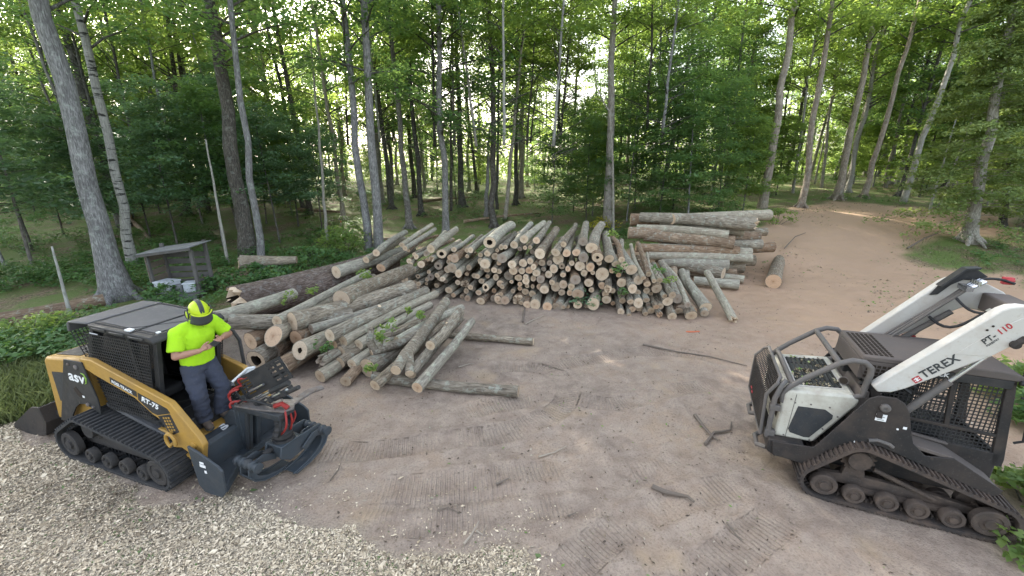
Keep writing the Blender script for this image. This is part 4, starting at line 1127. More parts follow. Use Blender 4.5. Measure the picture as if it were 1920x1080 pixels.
# the fallen trunks in the wood
lay_log(at(-70, 612, .22), at(196, 562, .30), .22, .17, 'bark_log_brown', 'long grey fallen trunk lying in the wood left of the yellow loader', None, name='fallen_tree')
lay_log(at(100, 585, .13), at(140, 592, .13), .12, .10, 'bark_log_brown', 'short piece of fallen trunk beside the broken pale stub', None, name='fallen_tree')
o = lay_log(at_depth(449, 492, 14.8), at_depth(556, 487, 15.2), .24, .13, 'bark_log', 'short weathered fallen trunk with splintered root end across the lichen spotted tree', None, name='fallen_tree', ragged=True, lump=.15)
for (a, b, w, lab) in [((248, 402), (285, 455), .16, 'yellowish rotting trunk leaning on the moss behind the shelter'), ((560, 395), (640, 400), .12, 'dark fallen trunk on the moss behind the leafy bush'), ((700, 452), (800, 448), .10, 'thin fallen trunk behind the left top of the big log pile'), ((790, 380), (900, 372), .13, 'dark fallen trunk far back on the moss in the middle'), ((870, 418), (1010, 402), .10, 'dark fallen branch on the moss behind the log pile')]:
    p, q = at_ground(*a), at_ground(*b); p.z += .1; q.z += .1
    lay_log(p, q, w, w*.6, 'bark_log_brown', lab, None, name='fallen_tree', sides=10)
# dead sticks on the dirt
def stick(pts, w, mat, label, lift=.015):
    P = [at_ground(*a) for a in pts]
    for p in P: p.z = gz(p.x, p.y)+w*.7+lift
    b0 = P[0].copy(); m = MB(); m.tube([p-b0 for p in P], [w*(1-.6*i/(len(P)-1)) for i in range(len(P))], 7, wob=.12)
    o = m.build('stick', M[mat], loc=b0); tag(o, label, 'stick'); return o
stick([(1222, 917), (1245, 925), (1270, 932), (1288, 940), (1300, 948)], .035, 'twig', 'short thick bark covered stick lying right of centre on the dirt')
stick([(1302, 783), (1318, 805), (1332, 822), (1345, 832)], .028, 'twig', 'straight stick crossing the crooked one left of the white loader')
stick([(1322, 836), (1338, 818), (1352, 816), (1368, 812), (1371, 796)], .026, 'twig', 'crooked stick crossing the straight one left of the white loader')
stick([(1205, 647), (1270, 658), (1330, 670), (1400, 690)], .022, 'twig', 'long thin branch on the dirt between the log pile and white loader')
stick([(1010, 858), (1040, 848), (1062, 838)], .014, 'twig_pale', 'pale slender stick in the middle of the clearing')
stick([(985, 608), (1000, 602), (1020, 594)], .022, 'twig_pale', 'pale peeled stick in front of the big log pile')
stick([(980, 606), (983, 585), (986, 565)], .03, 'twig', 'grey board like slab leaning at the foot of the big log pile')
stick([(870, 1028), (885, 1010), (898, 985)], .016, 'twig_pale', 'pale twig standing on the edge of the wood chips')
stick([(893, 1000), (905, 1008), (912, 990)], .012, 'twig_pale', 'small pale twig right beside the twig at the chips edge')
stick([(860, 692), (880, 686), (890, 685)], .014, 'twig_pale', 'white splinter lying between the two flat logs')
stick([(930, 912), (945, 908), (955, 904)], .016, 'twig', 'dark scrap of bark on the track marks')
stick([(820, 962), (840, 958), (862, 966)], .010, 'twig', 'thin dark curved twig left on the track marks')
stick([(1065, 972), (1080, 965)], .012, 'twig', 'small dark twig near the lower middle')
stick([(620, 905), (635, 885), (640, 872)], .010, 'twig', 'thin twig right of the black grapple')
stick([(1360, 992), (1380, 1010), (1392, 1020)], .012, 'twig', 'thin twig left of the white loader track')
# ------------------------------------------------------------ machine materials and shared builders
M['asv_yellow'] = paint('ochre yellow paint', (0.36, 0.21, 0.045), (0.17, 0.12, 0.07), 0.45, 0.45)
M['black_paint'] = paint('black satin paint', (0.020, 0.021, 0.023), (0.075, 0.066, 0.058), 0.55, 0.5)
M['black_dusty'] = paint('dusty black roof', (0.060, 0.062, 0.068), (0.125, 0.122, 0.12), 0.9, 0.6, 3)
M['rubber'] = paint('track rubber', (0.026, 0.028, 0.031), (0.070, 0.064, 0.060), 0.7, 0.75, 7)
M['rubber_mud'] = paint('muddy track rubber', (0.034, 0.030, 0.028), (0.120, 0.086, 0.066), 1.0, 0.85, 4)
M['wheel_dusty'] = paint('dusty road wheel', (0.028, 0.027, 0.027), (0.066, 0.057, 0.050), 0.9, 0.8, 8)
M['wheel_mud'] = paint('muddy road wheel', (0.052, 0.042, 0.036), (0.110, 0.082, 0.064), 1.0, 0.9, 8)
M['slate'] = paint('slate grey paint', (0.036, 0.046, 0.056), (0.070, 0.064, 0.058), 0.55, 0.45, 6)
M['slate_dark'] = paint('dark slate paint', (0.025, 0.030, 0.035), (0.070, 0.060, 0.052), 0.6, 0.5, 8)
M['rusty'] = paint('worn bare steel', (0.16, 0.15, 0.145), (0.10, 0.065, 0.045), 0.9, 0.55, 12, 0.3)
M['steel'] = flat('polished rod', (0.55, 0.56, 0.58), 0.25, 0.9)
M['white_paint'] = paint('dusty white paint', (0.47, 0.46, 0.43), (0.33, 0.26, 0.20), 0.55, 0.5, 4)
M['cream_paint'] = paint('cream white paint', (0.46, 0.45, 0.39), (0.24, 0.19, 0.145), 0.65, 0.5, 5)
M['grey_tube'] = paint('worn grey tube', (0.090, 0.085, 0.082), (0.150, 0.125, 0.108), 0.8, 0.5, 9)
M['mud_black'] = paint('mud smeared black', (0.020, 0.019, 0.019), (0.090, 0.068, 0.054), 0.6, 0.65, 3)
M['mud_roof'] = paint('dust covered roof', (0.090, 0.078, 0.072), (0.120, 0.098, 0.086), 0.9, 0.8, 2)
M['decal_white'] = flat('white decal', (0.75, 0.76, 0.76), 0.5)
M['decal_red'] = flat('red decal', (0.38, 0.045, 0.05), 0.5)
M['decal_dark'] = flat('dark decal', (0.045, 0.048, 0.05), 0.5)
M['decal_green'] = flat('green decal', (0.22, 0.38, 0.06), 0.5)
M['red_hose'] = flat('red hose', (0.26, 0.025, 0.022), 0.45)
M['hose'] = flat('black hose', (0.02, 0.02, 0.021), 0.55)
M['jug'] = flat('translucent white plastic', (0.62, 0.64, 0.66), 0.4)
t = NT('cab glass')
t.b.inputs['Base Color'].default_value = (0.10, 0.11, 0.115, 1); t.b.inputs['Roughness'].default_value = 0.04; t.b.inputs['Alpha'].default_value = 0.5
t.b.inputs['Specular IOR Level'].default_value = 0.8
M['glass'] = t.m
t = NT('tinted cab window'); t.b.inputs['Base Color'].default_value = (0.018, 0.019, 0.021, 1); t.b.inputs['Roughness'].default_value = 0.12; t.b.inputs['Alpha'].default_value = 0.88
M['dark_glass'] = t.m
M['seat'] = flat('dark vinyl', (0.03, 0.03, 0.032), 0.6)

def mirror_y(poly): return poly
def hull(pts):
    pts = sorted(set((round(a, 5), round(b, 5)) for a, b in pts))
    def half(P):
        h = []
        for p in P:
            while len(h) > 1 and (h[-1][0]-h[-2][0])*(p[1]-h[-2][1])-(h[-1][1]-h[-2][1])*(p[0]-h[-2][0]) <= 0: h.pop()
            h.append(p)
        return h
    a = half(pts); b = half(pts[::-1]); return a[:-1]+b[:-1]
def loop_pts(circles, step):
    P = hull([(cx+r*math.cos(t), cz+r*math.sin(t)) for cx, cz, r in circles for t in np.linspace(0, 2*math.pi, 72)])
    P = np.array(P+[P[0]]); d = np.concatenate([[0], np.cumsum(np.linalg.norm(np.diff(P, axis=0), axis=1))])
    n = int(round(d[-1]/step)); s = np.linspace(0, d[-1], n, endpoint=False)
    return np.stack([np.interp(s, d, P[:, 0]), np.interp(s, d, P[:, 1])], 1)
def make_track(parent, circles, y0, y1, wheels, mat, wmat, thick=.035, pitch=.078, lug=.028, lugw=.036, frame=None, sprocket=None):
    """rubber belt with cross lugs; each wheel is a sub-part"""
    mb = MB(); P = loop_pts(circles, pitch/3); n = len(P)
    N = []
    for i in range(n):
        t_ = P[(i+1) % n]-P[i-1]; t_ = t_/np.linalg.norm(t_); N.append((t_[1], -t_[0]))
    vs = []
    for i in range(n):
        (x, z), (a, b) = P[i], N[i]
        lo = thick
        for (yy, off) in ((y0, 0), (y1, 0), (y1, -lo), (y0, -lo)): vs.append((x+a*off, yy, z+b*off))
    fs = []
    for i in range(n):
        a, b = 4*i, 4*((i+1) % n)
        for k in range(4): fs.append((a+k, b+k, b+(k+1) % 4, a+(k+1) % 4))
    mb.add(vs, fs)
    L = loop_pts(circles, pitch); m = len(L)
    for i in range(m):
        t_ = L[(i+1) % m]-L[i-1]; t_ = t_/np.linalg.norm(t_); nx_, nz_ = t_[1], -t_[0]
        x, z = L[i]
        for (w, d0, d1, ya, yb) in ((lugw, -.004, lug, y0+.004, y1-.004), (lugw*.8, -thick-.045, -thick+.004, y0+(y1-y0)*.22, y0+(y1-y0)*.40), (lugw*.8, -thick-.045, -thick+.004, y0+(y1-y0)*.60, y0+(y1-y0)*.78)):
            q = []
            for yy in (ya, yb):
                for (e, dd) in ((-.5, d0), (.5, d0), (.36, d1), (-.36, d1)):
                    q.append((x+t_[0]*w*e+nx_*dd, yy, z+t_[1]*w*e+nz_*dd))
            mb.add(q, [(0, 1, 2, 3), (7, 6, 5, 4), (0, 4, 5, 1), (1, 5, 6, 2), (2, 6, 7, 3), (3, 7, 4, 0)])
    tr = mb.build('track', M[mat], parent, smooth=30)
    s_ = 1 if y1 > y0 else -1
    for (x, z, r) in wheels:
        w = MB(); ym = (y0+y1)/2
        for (ya, yb) in ((y0+.015*s_, y0+(y1-y0)*.24), (y1-.015*s_, y1-(y1-y0)*.24)):
            d = 1 if yb > ya else -1
            w.lathe([(r*.20, ya-.012*d), (r*.34, ya-.012*d), (r*.36, ya+.012*d), (r*.62, ya+.016*d), (r*.66, ya+.002*d), (r*.92, ya), (r, ya+.012*d), (r, yb-.01*d), (r*.9, yb)], (x, 0, z), 'y', 26)
        w.lathe([(r*.22, y0+.02*s_), (r*.22, y1-.02*s_)], (x, 0, z), 'y', 10)
        w.build('road_wheel', M[wmat], tr, smooth=40)
    if sprocket:
        x, z, r = sprocket; w = MB(); k = 17
        poly = []
        for i in range(k*4):
            a = 2*math.pi*i/(k*4); rr = r if i % 4 in (0, 1) else r*.86
            poly.append((x+rr*math.cos(a), z+rr*math.sin(a)))
        w.prism(poly, y0+(y1-y0)*.40, y0+(y1-y0)*.46); w.prism(poly, y0+(y1-y0)*.56, y0+(y1-y0)*.62)
        w.lathe([(r*.62, y0+.10*s_), (r*.66, y0+.12*s_), (r*.66, y1-.06*s_), (r*.5, y1-.05*s_)], (x, 0, z), 'y', 24)
        w.build('sprocket', M[wmat], tr)
    if frame:
        f = MB()
        for fr in frame: f.prism(fr, y0+(y1-y0)*.42, y0+(y1-y0)*.58)
        f.build('track_frame', M[wmat], tr, bevel=.01)
    return tr
def letter(txt, size, mat, parent, loc, rot, name='lettering', ext=.002, align='LEFT', shear=0, bold=0, sx=1.0):
    """writing as raised mesh letters"""
    cu = bpy.data.curves.new(name, 'FONT'); cu.body = txt; cu.size = size; cu.extrude = ext; cu.align_x = align; cu.shear = shear; cu.offset = bold; cu.space_character = 1.05
    o = bpy.data.objects.new(name, cu); C.objects.link(o)
    bpy.context.view_layer.update()
    me = bpy.data.meshes.new_from_object(o.evaluated_get(bpy.context.evaluated_depsgraph_get()))
    bpy.data.objects.remove(o)
    me.materials.clear(); me.materials.append(M[mat])
    q = link(name, me, parent, loc, rot, (sx, 1, 1)); return q
def grid_mesh(x0, x1, z0, z1, nx_, nz_, w, fn, th=.006):
    """a wire guard: bars laid out in a panel's own plane, fn maps (a, b, depth) to local space"""
    m = MB()
    def bar(a0, a1, b0, b1):
        q = [fn(*p) for p in ((a0, b0, 0), (a1, b0, 0), (a1, b1, 0), (a0, b1, 0), (a0, b0, th), (a1, b0, th), (a1, b1, th), (a0, b1, th))]
        m.add(q, [(3, 2, 1, 0), (4, 5, 6, 7), (0, 1, 5, 4), (1, 2, 6, 5), (2, 3, 7, 6), (3, 0, 4, 7)])
    for i in range(nx_+1):
        a = x0+(x1-x0)*i/nx_; bar(a-w/2, a+w/2, z0, z1)
    for i in range(nz_+1):
        b = z0+(z1-z0)*i/nz_
        bar(x0, x1, b-w/2+.0004, b+w/2)
    return m
def sag(a, b, drop, n=8, side=(0, 0, 0)):
    a = Vector(a); b = Vector(b)
    return [a.lerp(b, i/n)+Vector((side[0], side[1], side[2]-drop))*math.sin(math.pi*i/n) for i in range(n+1)]

# ------------------------------------------------------------ yellow and black track loader
ASV = empty('track_loader', (-5.172, 5.445, 0.0), R(-18.65))
tag(ASV, 'yellow and black compact track loader with a man standing on its front', 'track loader')
ASV.location.z = 0.02
PL = M['black_paint']
for s in (-1, 1):
    make_track(ASV, [(-.99, .255, .25), (-.62, .50, .235), (.845, .265, .26), (-.6, .10, .09), (.6, .10, .09)], s*.775, s*.315,
               [(-.97, .245, .185), (-.55, .150, .108), (-.19, .150, .108), (.17, .150, .108), (.53, .150, .108), (.85, .25, .19)], 'rubber', 'wheel_dusty',
               sprocket=(-.62, .50, .19), frame=[[(-.95, .2), (.85, .2), (.85, .28), (.2, .36), (-.3, .36), (-.95, .28)], [(-.7, .3), (-.4, .3), (-.5, .6), (-.7, .6)]])
b = MB(); b.box(-1.2, 1.0, -.31, .31, .28, .80); b.prism([(-1.3, .45), (1.0, .30), (1.05, .48), (.45, .52), (-.2, .76), (-1.3, .85)], -.312, .312)
b.build('chassis', PL, ASV, bevel=.02)
# sloping inner fender beside each track
for s in (-1, 1):
    f = MB(); f.prism([(-.45, .80), (1.02, .47), (1.02, .51), (-.45, .86)], s*.31, s*.46); f.prism([(-.45, .45), (.95, .30), (1.02, .47), (-.45, .8)], s*.31, s*.32)
    f.build('fender', M['black_dusty'], ASV, bevel=.008)
# engine housing
h = MB()
h.prism([(-1.62, 1.33), (-1.55, 1.40), (-.86, 1.48), (-.60, 1.48), (-.60, .75), (-1.3, .40), (-1.50, .36), (-1.78, .33)], -.478, .478)
hood = h.build('engine_hood', M['asv_yellow'], ASV, bevel=.035)
v = MB()
for i in range(7): v.box(-1.46+i*.078, -1.41+i*.078, -.34, .34, 0, .012, Matrix.Translation((0, 0, 1.408+i*.0088)))
v.prism([(-1.50, 1.405), (-.90, 1.476), (-.90, 1.484), (-1.50, 1.413)], -.37, .37)
v.build('hood_vent', PL, hood)
for s in (-1, 1):
    p = MB(); p.prism([(-1.49, 1.18), (-1.09, 1.225), (-1.37, .70), (-1.53, .69)], s*.475, s*.484)
    p.build('side_grille', M['slate_dark'], hood)
v = MB(); v.prism([(-.42, .70), (.42, .70), (.42, 1.18), (-.42, 1.18)], -1.69, -1.70, 'x'); 
# black rear upright carrying the arm pivot, one each side
for s in (-1, 1):
    u = MB()
    u.prism([(-.90, 1.46), (-.87, 1.52), (-.48, 1.53), (-.44, 1.30), (-.38, 1.0), (-.40, .74), (-.55, .80), (-.70, .845), (-.85, .82), (-.97, .74), (-1.10, .60), (-1.22, .44), (-1.48, .42)], s*.547, s*.566)
    up = u.build('upright', PL, ASV, bevel=.004)
    k = MB()
    for (x, z, r) in ((-.62, 1.44, .035), (-.78, 1.46, .02), (-.63, .86, .03), (-.52, .84, .018)): k.lathe([(r, s*.566), (r, s*.581), (r*.6, s*.588)], (x, 0, z), 'y', 14)
    k.build('pivot_bolt', M['rusty'], up)
    c = MB(); c.prism([(-.86, 1.07), (-.79, 1.11), (-.73, 1.04), (-.66, .99), (-.70, .94), (-.78, .95), (-.83, 1.0)], s*.565, s*.569)
    c.build('cutout', M['hollow'], up)  # flat dark patch, the opening's shade put into its colour
    if s < 0:
        letter('asv', .23, 'decal_white', up, (-.88, -.5685, 1.21), (R(90), R(3), 0), bold=.004, shear=.1, sx=1.15)
        g = MB(); g.tube([(-.56, -.569, 1.36), (-.50, -.569, 1.35), (-.475, -.569, 1.29), (-.50, -.569, 1.22), (-.55, -.569, 1.19)], [.004, .009, .011, .009, .003], 6)
        g.build('logo_swoosh', M['decal_green'], up)
        k = MB(); k.box(-.70, -.655, -.570, -.5675, .955, .99); k.build('sticker', M['decal_white'], up)
# lift arms
ARM = [(-.55, 1.57), (-.30, 1.585), (1.00, 1.235), (1.09, 1.21), (1.15, 1.15), (1.48, .78), (1.52, .68), (1.37, .26), (1.28, .21), (1.21, .30), (1.22, .50), (1.10, .55), (.97, .52), (.90, .70), (.84, .90), (.69, .965), (.42, 1.15), (-.27, 1.35), (-.55, 1.45)]
for s in (-1, 1):
    a = MB(); a.prism(ARM, s*.468, s*.545)
    arm = a.build('lift_arm', M['asv_yellow'], ASV, bevel=.012)
    o_ = s*.5475
    d = MB(); d.prism([(.02, 1.395), (.50, 1.265), (.48, 1.18), (.0, 1.31)], o_, o_-s*.004); d.prism([(.52, 1.255), (1.02, 1.12), (1.06, 1.06), (.80, .98), (.70, .995), (.49, 1.145)], o_, o_-s*.004)
    d.prism([(.80, .965), (1.05, 1.045), (1.14, .80), (.99, .72), (.93, .74)], o_, o_-s*.004)
    d.build('decal_panel', PL, arm)
    if s < 0:
        letter('POSI-TRACK', .066, 'decal_white', arm, (.04, -.5515, 1.315), (R(90), R(15.3), 0), bold=.001)
        letter('RT-75', .105, 'decal_white', arm, (.56, -.5515, 1.150), (R(90), R(14.5), 0), bold=.003, shear=.15, sx=1.1)
        sl = MB()
        for i in range(5):
            for j in range(3): sl.box(.90+j*.05+i*.012, .93+j*.05+i*.012, -.554, -.550, .95-i*.042+j*.012, .975-i*.042+j*.012)
        sl.build('decal_slot', M['asv_yellow'], arm)
    k = MB(); k.lathe([(.045, s*.54), (.045, s*.56), (.03, s*.565)], (1.36, 0, .66), 'y', 14); k.build('pin', M['asv_yellow'], arm)
    ring = MB(); ring.tube([(1.02+.085*math.cos(t), s*.60, .68+.10*math.sin(t)) for t in np.linspace(-.6, 4.4, 14)], .022, 8)
    ring.tube([(1.0, s*.54, .62), (.98, s*.60, .60)], .02, 8); ring.tube([(1.0, s*.54, .77), (.99, s*.60, .775)], .02, 8)
    ring.build('tie_down_loop', M['asv_yellow'], arm)
# lift cylinder and links between the arm and the fender
for s in (-1, 1):
    k = MB(); k.tube([(-.45, s*.4, .98), (.35, s*.4, .90)], .05, 12); k.tube([(-.42, s*.42, 1.12), (-.1, s*.42, 1.05)], .02, 8); k.build('lift_cylinder', M['black_paint'], ASV)
    k = MB(); k.tube([(.35, s*.4, .90), (.86, s*.45, .80)], .024, 10); k.build('cylinder_rod', M['wheel_dusty'], ASV)
# cab
CS = [(-.28, 2.02), (1.10, 1.98), (1.06, 1.85), (.74, 1.10), (.58, .72), (-.42, .80), (-.58, 1.50), (-.55, 1.72)]
cab = MB()
for s in (-1, 1):
    cab.prism([(-.28, 2.02), (.92, 1.985), (.92, 1.925), (-.30, 1.96)], s*.36, s*.42)           # roof rail
    cab.prism([(-.28, 2.02), (-.36, 2.02), (-.62, 1.50), (-.48, .78), (-.40, .78), (-.54, 1.50)], s*.36, s*.42)
    cab.prism([(.92, 1.96), (.85, 1.96), (.62, 1.10), (.52, .70), (.60, .68), (.70, 1.08)], s*.36, s*.42)
    cab.prism([(-.42, .84), (.60, .74), (.60, .66), (-.42, .76)], s*.36, s*.42)
    cab.prism([(.30, 1.95), (.36, 1.95), (.36, .75), (.30, .75)], s*.37, s*.4)
cab.box(.50, .56, -.40, .40, .66, .74); cab.box(-.40, .58, -.40, .40, .66, .70); cab.box(-.60, -.52, -.40, .40, 1.46, 1.54)
cab.prism([(-.30, 1.98), (-.54, 1.5), (-.42, .8), (-.46, .8), (-.58, 1.5), (-.34, 1.98)], -.40, .40)
CAB = cab.build('cab', PL, ASV, bevel=.006)
for s in (-1, 1):
    g = grid_mesh(-.50, 1.0, .80, 1.94, 34, 26, .009, lambda a, b_, d: (max(-.52+abs(b_-1.5)*.25, min(a, .58+(b_-.75)*.25)) if True else a, s*(.474+d), b_))
    g.build('side_screen', PL, CAB, smooth=0)
    w = MB(); w.prism([(-.30, 1.93), (.84, 1.93), (.62, 1.15), (.50, .80), (-.38, .84), (-.52, 1.5)], s*.352, s*.356)
    w.build('side_window', M['dark_glass'], CAB, smooth=0)
rf = MB(); rf.prism([(-.30, 2.02), (.90, 1.98), (.95, 1.955), (.95, 1.995), (.89, 2.042), (-.28, 2.075)], -.47, .47)
ROOF = rf.build('roof', M['black_paint'], CAB, bevel=.012)
pn = MB(); pn.prism([(-.20, 2.076), (.50, 2.056), (.50, 2.063), (-.20, 2.084)], -.36, .38); pn.prism([(.56, 2.053), (.84, 2.046), (.84, 2.052), (.56, 2.061)], -.34, .36)
pn.build('roof_panel', M['black_dusty'], ROOF, bevel=.004)
tr_ = MB()
for (a, b_) in (((-.24, -.40), (.86, -.38)), ((-.24, .41), (.86, .40))): tr_.tube([(a[0], a[1], 2.083), (b_[0], b_[1], 2.046)], .010, 6)
tr_.tube([(.54, -.46, 2.055), (.52, .46, 2.058)], .012, 6); tr_.tube([(.35, -.42, 2.068), (.80, .1, 2.054)], .006, 5)
tr_.build('roof_strap', M['hose'], ROOF)
k = MB(); k.box(.40, .50, -.44, -.38, 2.06, 2.078); k.box(.82, .86, -.34, -.30, 2.045, 2.06); k.build('latch', M['decal_white'], ROOF)
k = MB()
for i in range(3): k.box(-.2+i*.36, .08+i*.36, -.488, -.47, 2.015-i*.012, 2.045-i*.012)
k.build('roof_clip', PL, ROOF, bevel=.006)
letter('FORESTRY', .034, 'decal_white', CAB, (-.30, -.4625, 1.930), (R(90), R(1), 0), bold=.001)
sl = MB()
sl.prism([(-.78, 2.02), (-.72, 2.06), (-.30, 2.085), (-.30, 2.06), (-.72, 2.03), (-.76, 1.90), (-.80, 1.90)], -.46, .46)
SL = sl.build('rear_canopy', M['black_dusty'], CAB, bevel=.01)
k = MB()
for i in range(7):
    y = -.42+i*.14
    k.box(-.68, -.36, y-.018, y+.018, 0, .010, Matrix.Translation((0, 0, 2.078)) @ Matrix.Rotation(R(-3.4), 4, 'Y'))
k.build('canopy_slot', M['hollow'], SL)  # dark strips laid on top, slot shade painted instead of cut through
g = grid_mesh(-.44, .44, 1.52, 1.92, 22, 10, .010, lambda a, b_, d: (-.78+(1.92-b_)*.45+d, a, b_)); g.build('rear_screen', PL, CAB, smooth=0)
# seat and controls inside
k = MB(); k.box(-.25, .25, -.26, .26, .85, 1.0); k.box(-.32, -.18, -.24, .24, 1.0, 1.65); k.build('seat', M['seat'], CAB, bevel=.04)
k = MB()
for s in (-1, 1): k.tube([(.28, s*.23, .95), (.34, s*.23, 1.20), (.32, s*.21, 1.32)], [.02, .018, .028], 8); k.box(-.1, .35, s*.19-.05, s*.19+.05, .90, 1.0)
k.tube([(.60, -.38, .80), (.70, -.37, 1.28), (.74, -.37, 1.45)], .013, 6); k.tube([(.66, -.40, .80), (.66, .40, .80)], .02, 6); k.tube([(.60, .30, .75), (.70, -.2, .95), (.74, -.38, 1.0)], .012, 6)
k.build('control_lever', M['hose'], CAB)
# cab door swung open on the far side
dr = MB(); D0 = [(.50, 1.80), (.76, 1.81), (.96, 1.74), (1.03, 1.60), (1.02, .86), (.98, .80), (.52, .80)]
dr.tube([(a, .44+(a-.5)*.22, z) for a, z in D0+[D0[0]]], .024, 8, cap=False)
DR = dr.build('door', PL, CAB)
k = MB(); k.add([(a, .44+(a-.5)*.22, z) for a, z in D0], [tuple(range(len(D0)))]); k.build('door_glass', M['glass'], DR, smooth=0)
k = MB(); k.box(.84, .96, .50, .53, 1.12, 1.22); k.tube([(.86, .53, 1.24), (.96, .54, 1.15), (.95, .55, 1.02)], .012, 6); k.build('door_handle', M['hose'], DR)
# front step and cross member the man stands on
k = MB(); k.prism([(.50, .64), (1.14, .575), (1.165, .50), (1.165, .30), (.50, .30)], -.44, .44)
st = k.build('front_step', M['asv_yellow'], ASV, bevel=.015)
k = MB(); k.prism([(1.17, .580), (1.29, .555), (1.33, .44), (1.33, .40), (1.27, .50), (1.17, .52)], -.50, .50); QP = k.build('coupler_plate', M['slate'], st, bevel=.008)
k = MB(); k.box(1.0, 1.32, -.50, .50, .34, .42); k.build('cross_member', M['asv_yellow'], ASV, bevel=.01)
letter('S', .18, 'decal_white', QP, (1.165, -.02, .588), (0, R(14), R(-90)), bold=.006, sx=1.2)
k = MB(); k.ball((.78, -.30, .66), .12, 14, 8, (1, 1, .55)); k.build('step_cap', M['asv_yellow'], st)
k = MB(); k.box(.74, .84, -.34, -.25, .715, .73); k.build('warning_sticker', flat('yellow sticker', (.70, .58, .05), .5), st)
# work lights and small fittings low at the rear
k = MB(); k.box(-1.86, -1.70, -.46, .46, .30, .44); k.build('rear_bumper', PL, ASV, bevel=.02)

# ------------------------------------------------------------ blade with log grapple carried on the front
AT = empty('log_grapple', ASV.matrix_basis @ Vector((1.42, .08, 0)), R(-18.65))
tag(AT, 'slate grey blade with a rotating log grapple mounted in front of the yellow loader', 'grapple attachment')
AT.location.z = .02
off = Matrix.Translation((-1.5, 0, 0))
def ab(mb, name, mat, parent=None, **k):
    mb.v = [(p[0]-1.5, p[1], p[2]) for p in mb.v] if parent is None or True else mb.v
    return mb.build(name, mat, parent or AT, **k)
SLT = M['slate']
k = MB()
k.prism([(1.42, .55), (1.50, .58), (1.50, .16), (1.42, .16)], -.68, .68)
k.add([(1.50, -.68, .58), (1.50, .68, .58), (1.44, .68, .61), (1.44, -.68, .61)], [(0, 1, 2, 3)])
bl = ab(k, 'blade', SLT, bevel=.008)
k = MB(); k.add([(1.50, -.68, .22), (1.93, -.68, .20), (1.62, -.18, .20), (1.60, .20, .20), (1.85, .68, .20), (1.50, .68, .22), (1.50, -.68, .12), (1.95, -.68, .12), (1.64, -.18, .12), (1.62, .20, .12), (1.87, .68, .12), (1.50, .68, .12)],
    [(0, 1, 2, 3, 4, 5), (6, 11, 10, 9, 8, 7), (0, 6, 7, 1), (1, 7, 8, 2), (2, 8, 9, 3), (3, 9, 10, 4), (4, 10, 11, 5), (5, 11, 6, 0)])
ab(k, 'cutting_lip', SLT, bl, bevel=.006)
for s in (-1, 1):
    k = MB(); k.prism([(1.44, .70), (1.62, .64), (1.90, .52), (1.97, .46), (1.95, .14), (1.86, .03), (1.56, .03), (1.48, .12)], s*.68, s*.71)
    ep = ab(k, 'end_plate', SLT, bl, bevel=.006)
    k = MB(); k.box(1.60, 1.70, s*.712, s*.715, .44, .48); k.box(1.61, 1.68, s*.712, s*.715, .49, .52); k.box(1.66, 1.70, s*.712, s*.715, .36, .40); ab(k, 'sticker', M['decal_white'], ep)
k = MB(); k.prism([(1.27, .52), (1.27, .70), (1.42, .84), (1.50, .84), (1.50, .56)], -.09, .03); k.prism([(1.27, .52), (1.27, .70), (1.42, .84), (1.50, .84), (1.50, .56)], .14, .28)
ab(k, 'mount_box', SLT, bevel=.01)
k = MB(); k.prism([(1.44, .96), (1.76, .93), (1.74, .80), (1.60, .20), (1.46, .16)], -.07, .0); k.prism([(1.44, .96), (1.76, .93), (1.74, .80), (1.60, .20), (1.46, .16)], .06, .12)
k.box(1.46, 1.56, -.08, .14, .3, .9)
ab(k, 'mast', SLT, bevel=.008)
k = MB(); k.tube([(1.74, -.075, .90), (1.66, -.075, .55), (1.61, -.075, .25)], .03, 8); ab(k, 'mast_rib', M['slate_dark'])
# boom plate with notched edges
k = MB(); k.prism([(1.62, -.16), (2.05, -.12), (2.36, -.06), (2.43, .06), (2.36, .14), (2.36, .44), (2.44, .60), (2.34, .66), (2.24, .50), (2.24, .22), (2.05, .16), (1.62, .20)], .965, .99, 'z')
bo = ab(k, 'boom_plate', M['rusty'], bevel=.004)
k = MB(); k.box(1.60, 2.36, -.13, .13, .88, .962); ab(k, 'boom', M['slate_dark'], bevel=.01)
# slotted hose guard rising forward
k = MB()
gm = Matrix.Translation((1.66, .02, 1.00)) @ Matrix.Rotation(R(6), 4, 'Z') @ Matrix.Rotation(R(-29), 4, 'Y')
L_ = .90
for z0, z1 in ((-.02, .03), (.27, .31)): k.box(0, L_, -.012, .012, z0, z1, gm)
for i in range(5): k.box(.02, .24, -.012, .012, .05+i*.045, .075+i*.045, gm)
k.box(.24, .60, -.012, .012, .03, .27, gm)
for i in range(4): k.box(.60, L_, -.012, .012, .05+i*.06, .085+i*.06, gm)
for x in (0, .24, .60, .74, L_-.03): k.box(x, x+.03, -.013, .013, -.02, .31, gm)
hg = ab(k, 'hose_guard', M['black_paint'])
k = MB()
for (dy, z, x0, x1, r) in ((-.05, -.05, .10, .55, .022), (-.07, -.12, .30, .78, .020), (-.05, .08, .18, .46, .018)): k.tube([gm @ Vector((x0, dy, z)), gm @ Vector((x1, dy, z))], r, 10)
ab(k, 'cylinder_rod', M['steel'])
k = MB()
for (dy, z, x0, x1, r) in ((-.05, -.05, .50, .85, .036), (-.07, -.12, .05, .34, .034), (-.05, -.16, .45, .95, .03), (.05, .10, .1, .8, .03)): k.tube([gm @ Vector((x0, dy, z)), gm @ Vector((x1, dy, z))], r, 10)
for x in (.2, .45, .7): k.box(x, x+.05, -.12, .06, -.18, -.10, gm)
ab(k, 'cylinder', M['black_paint'])
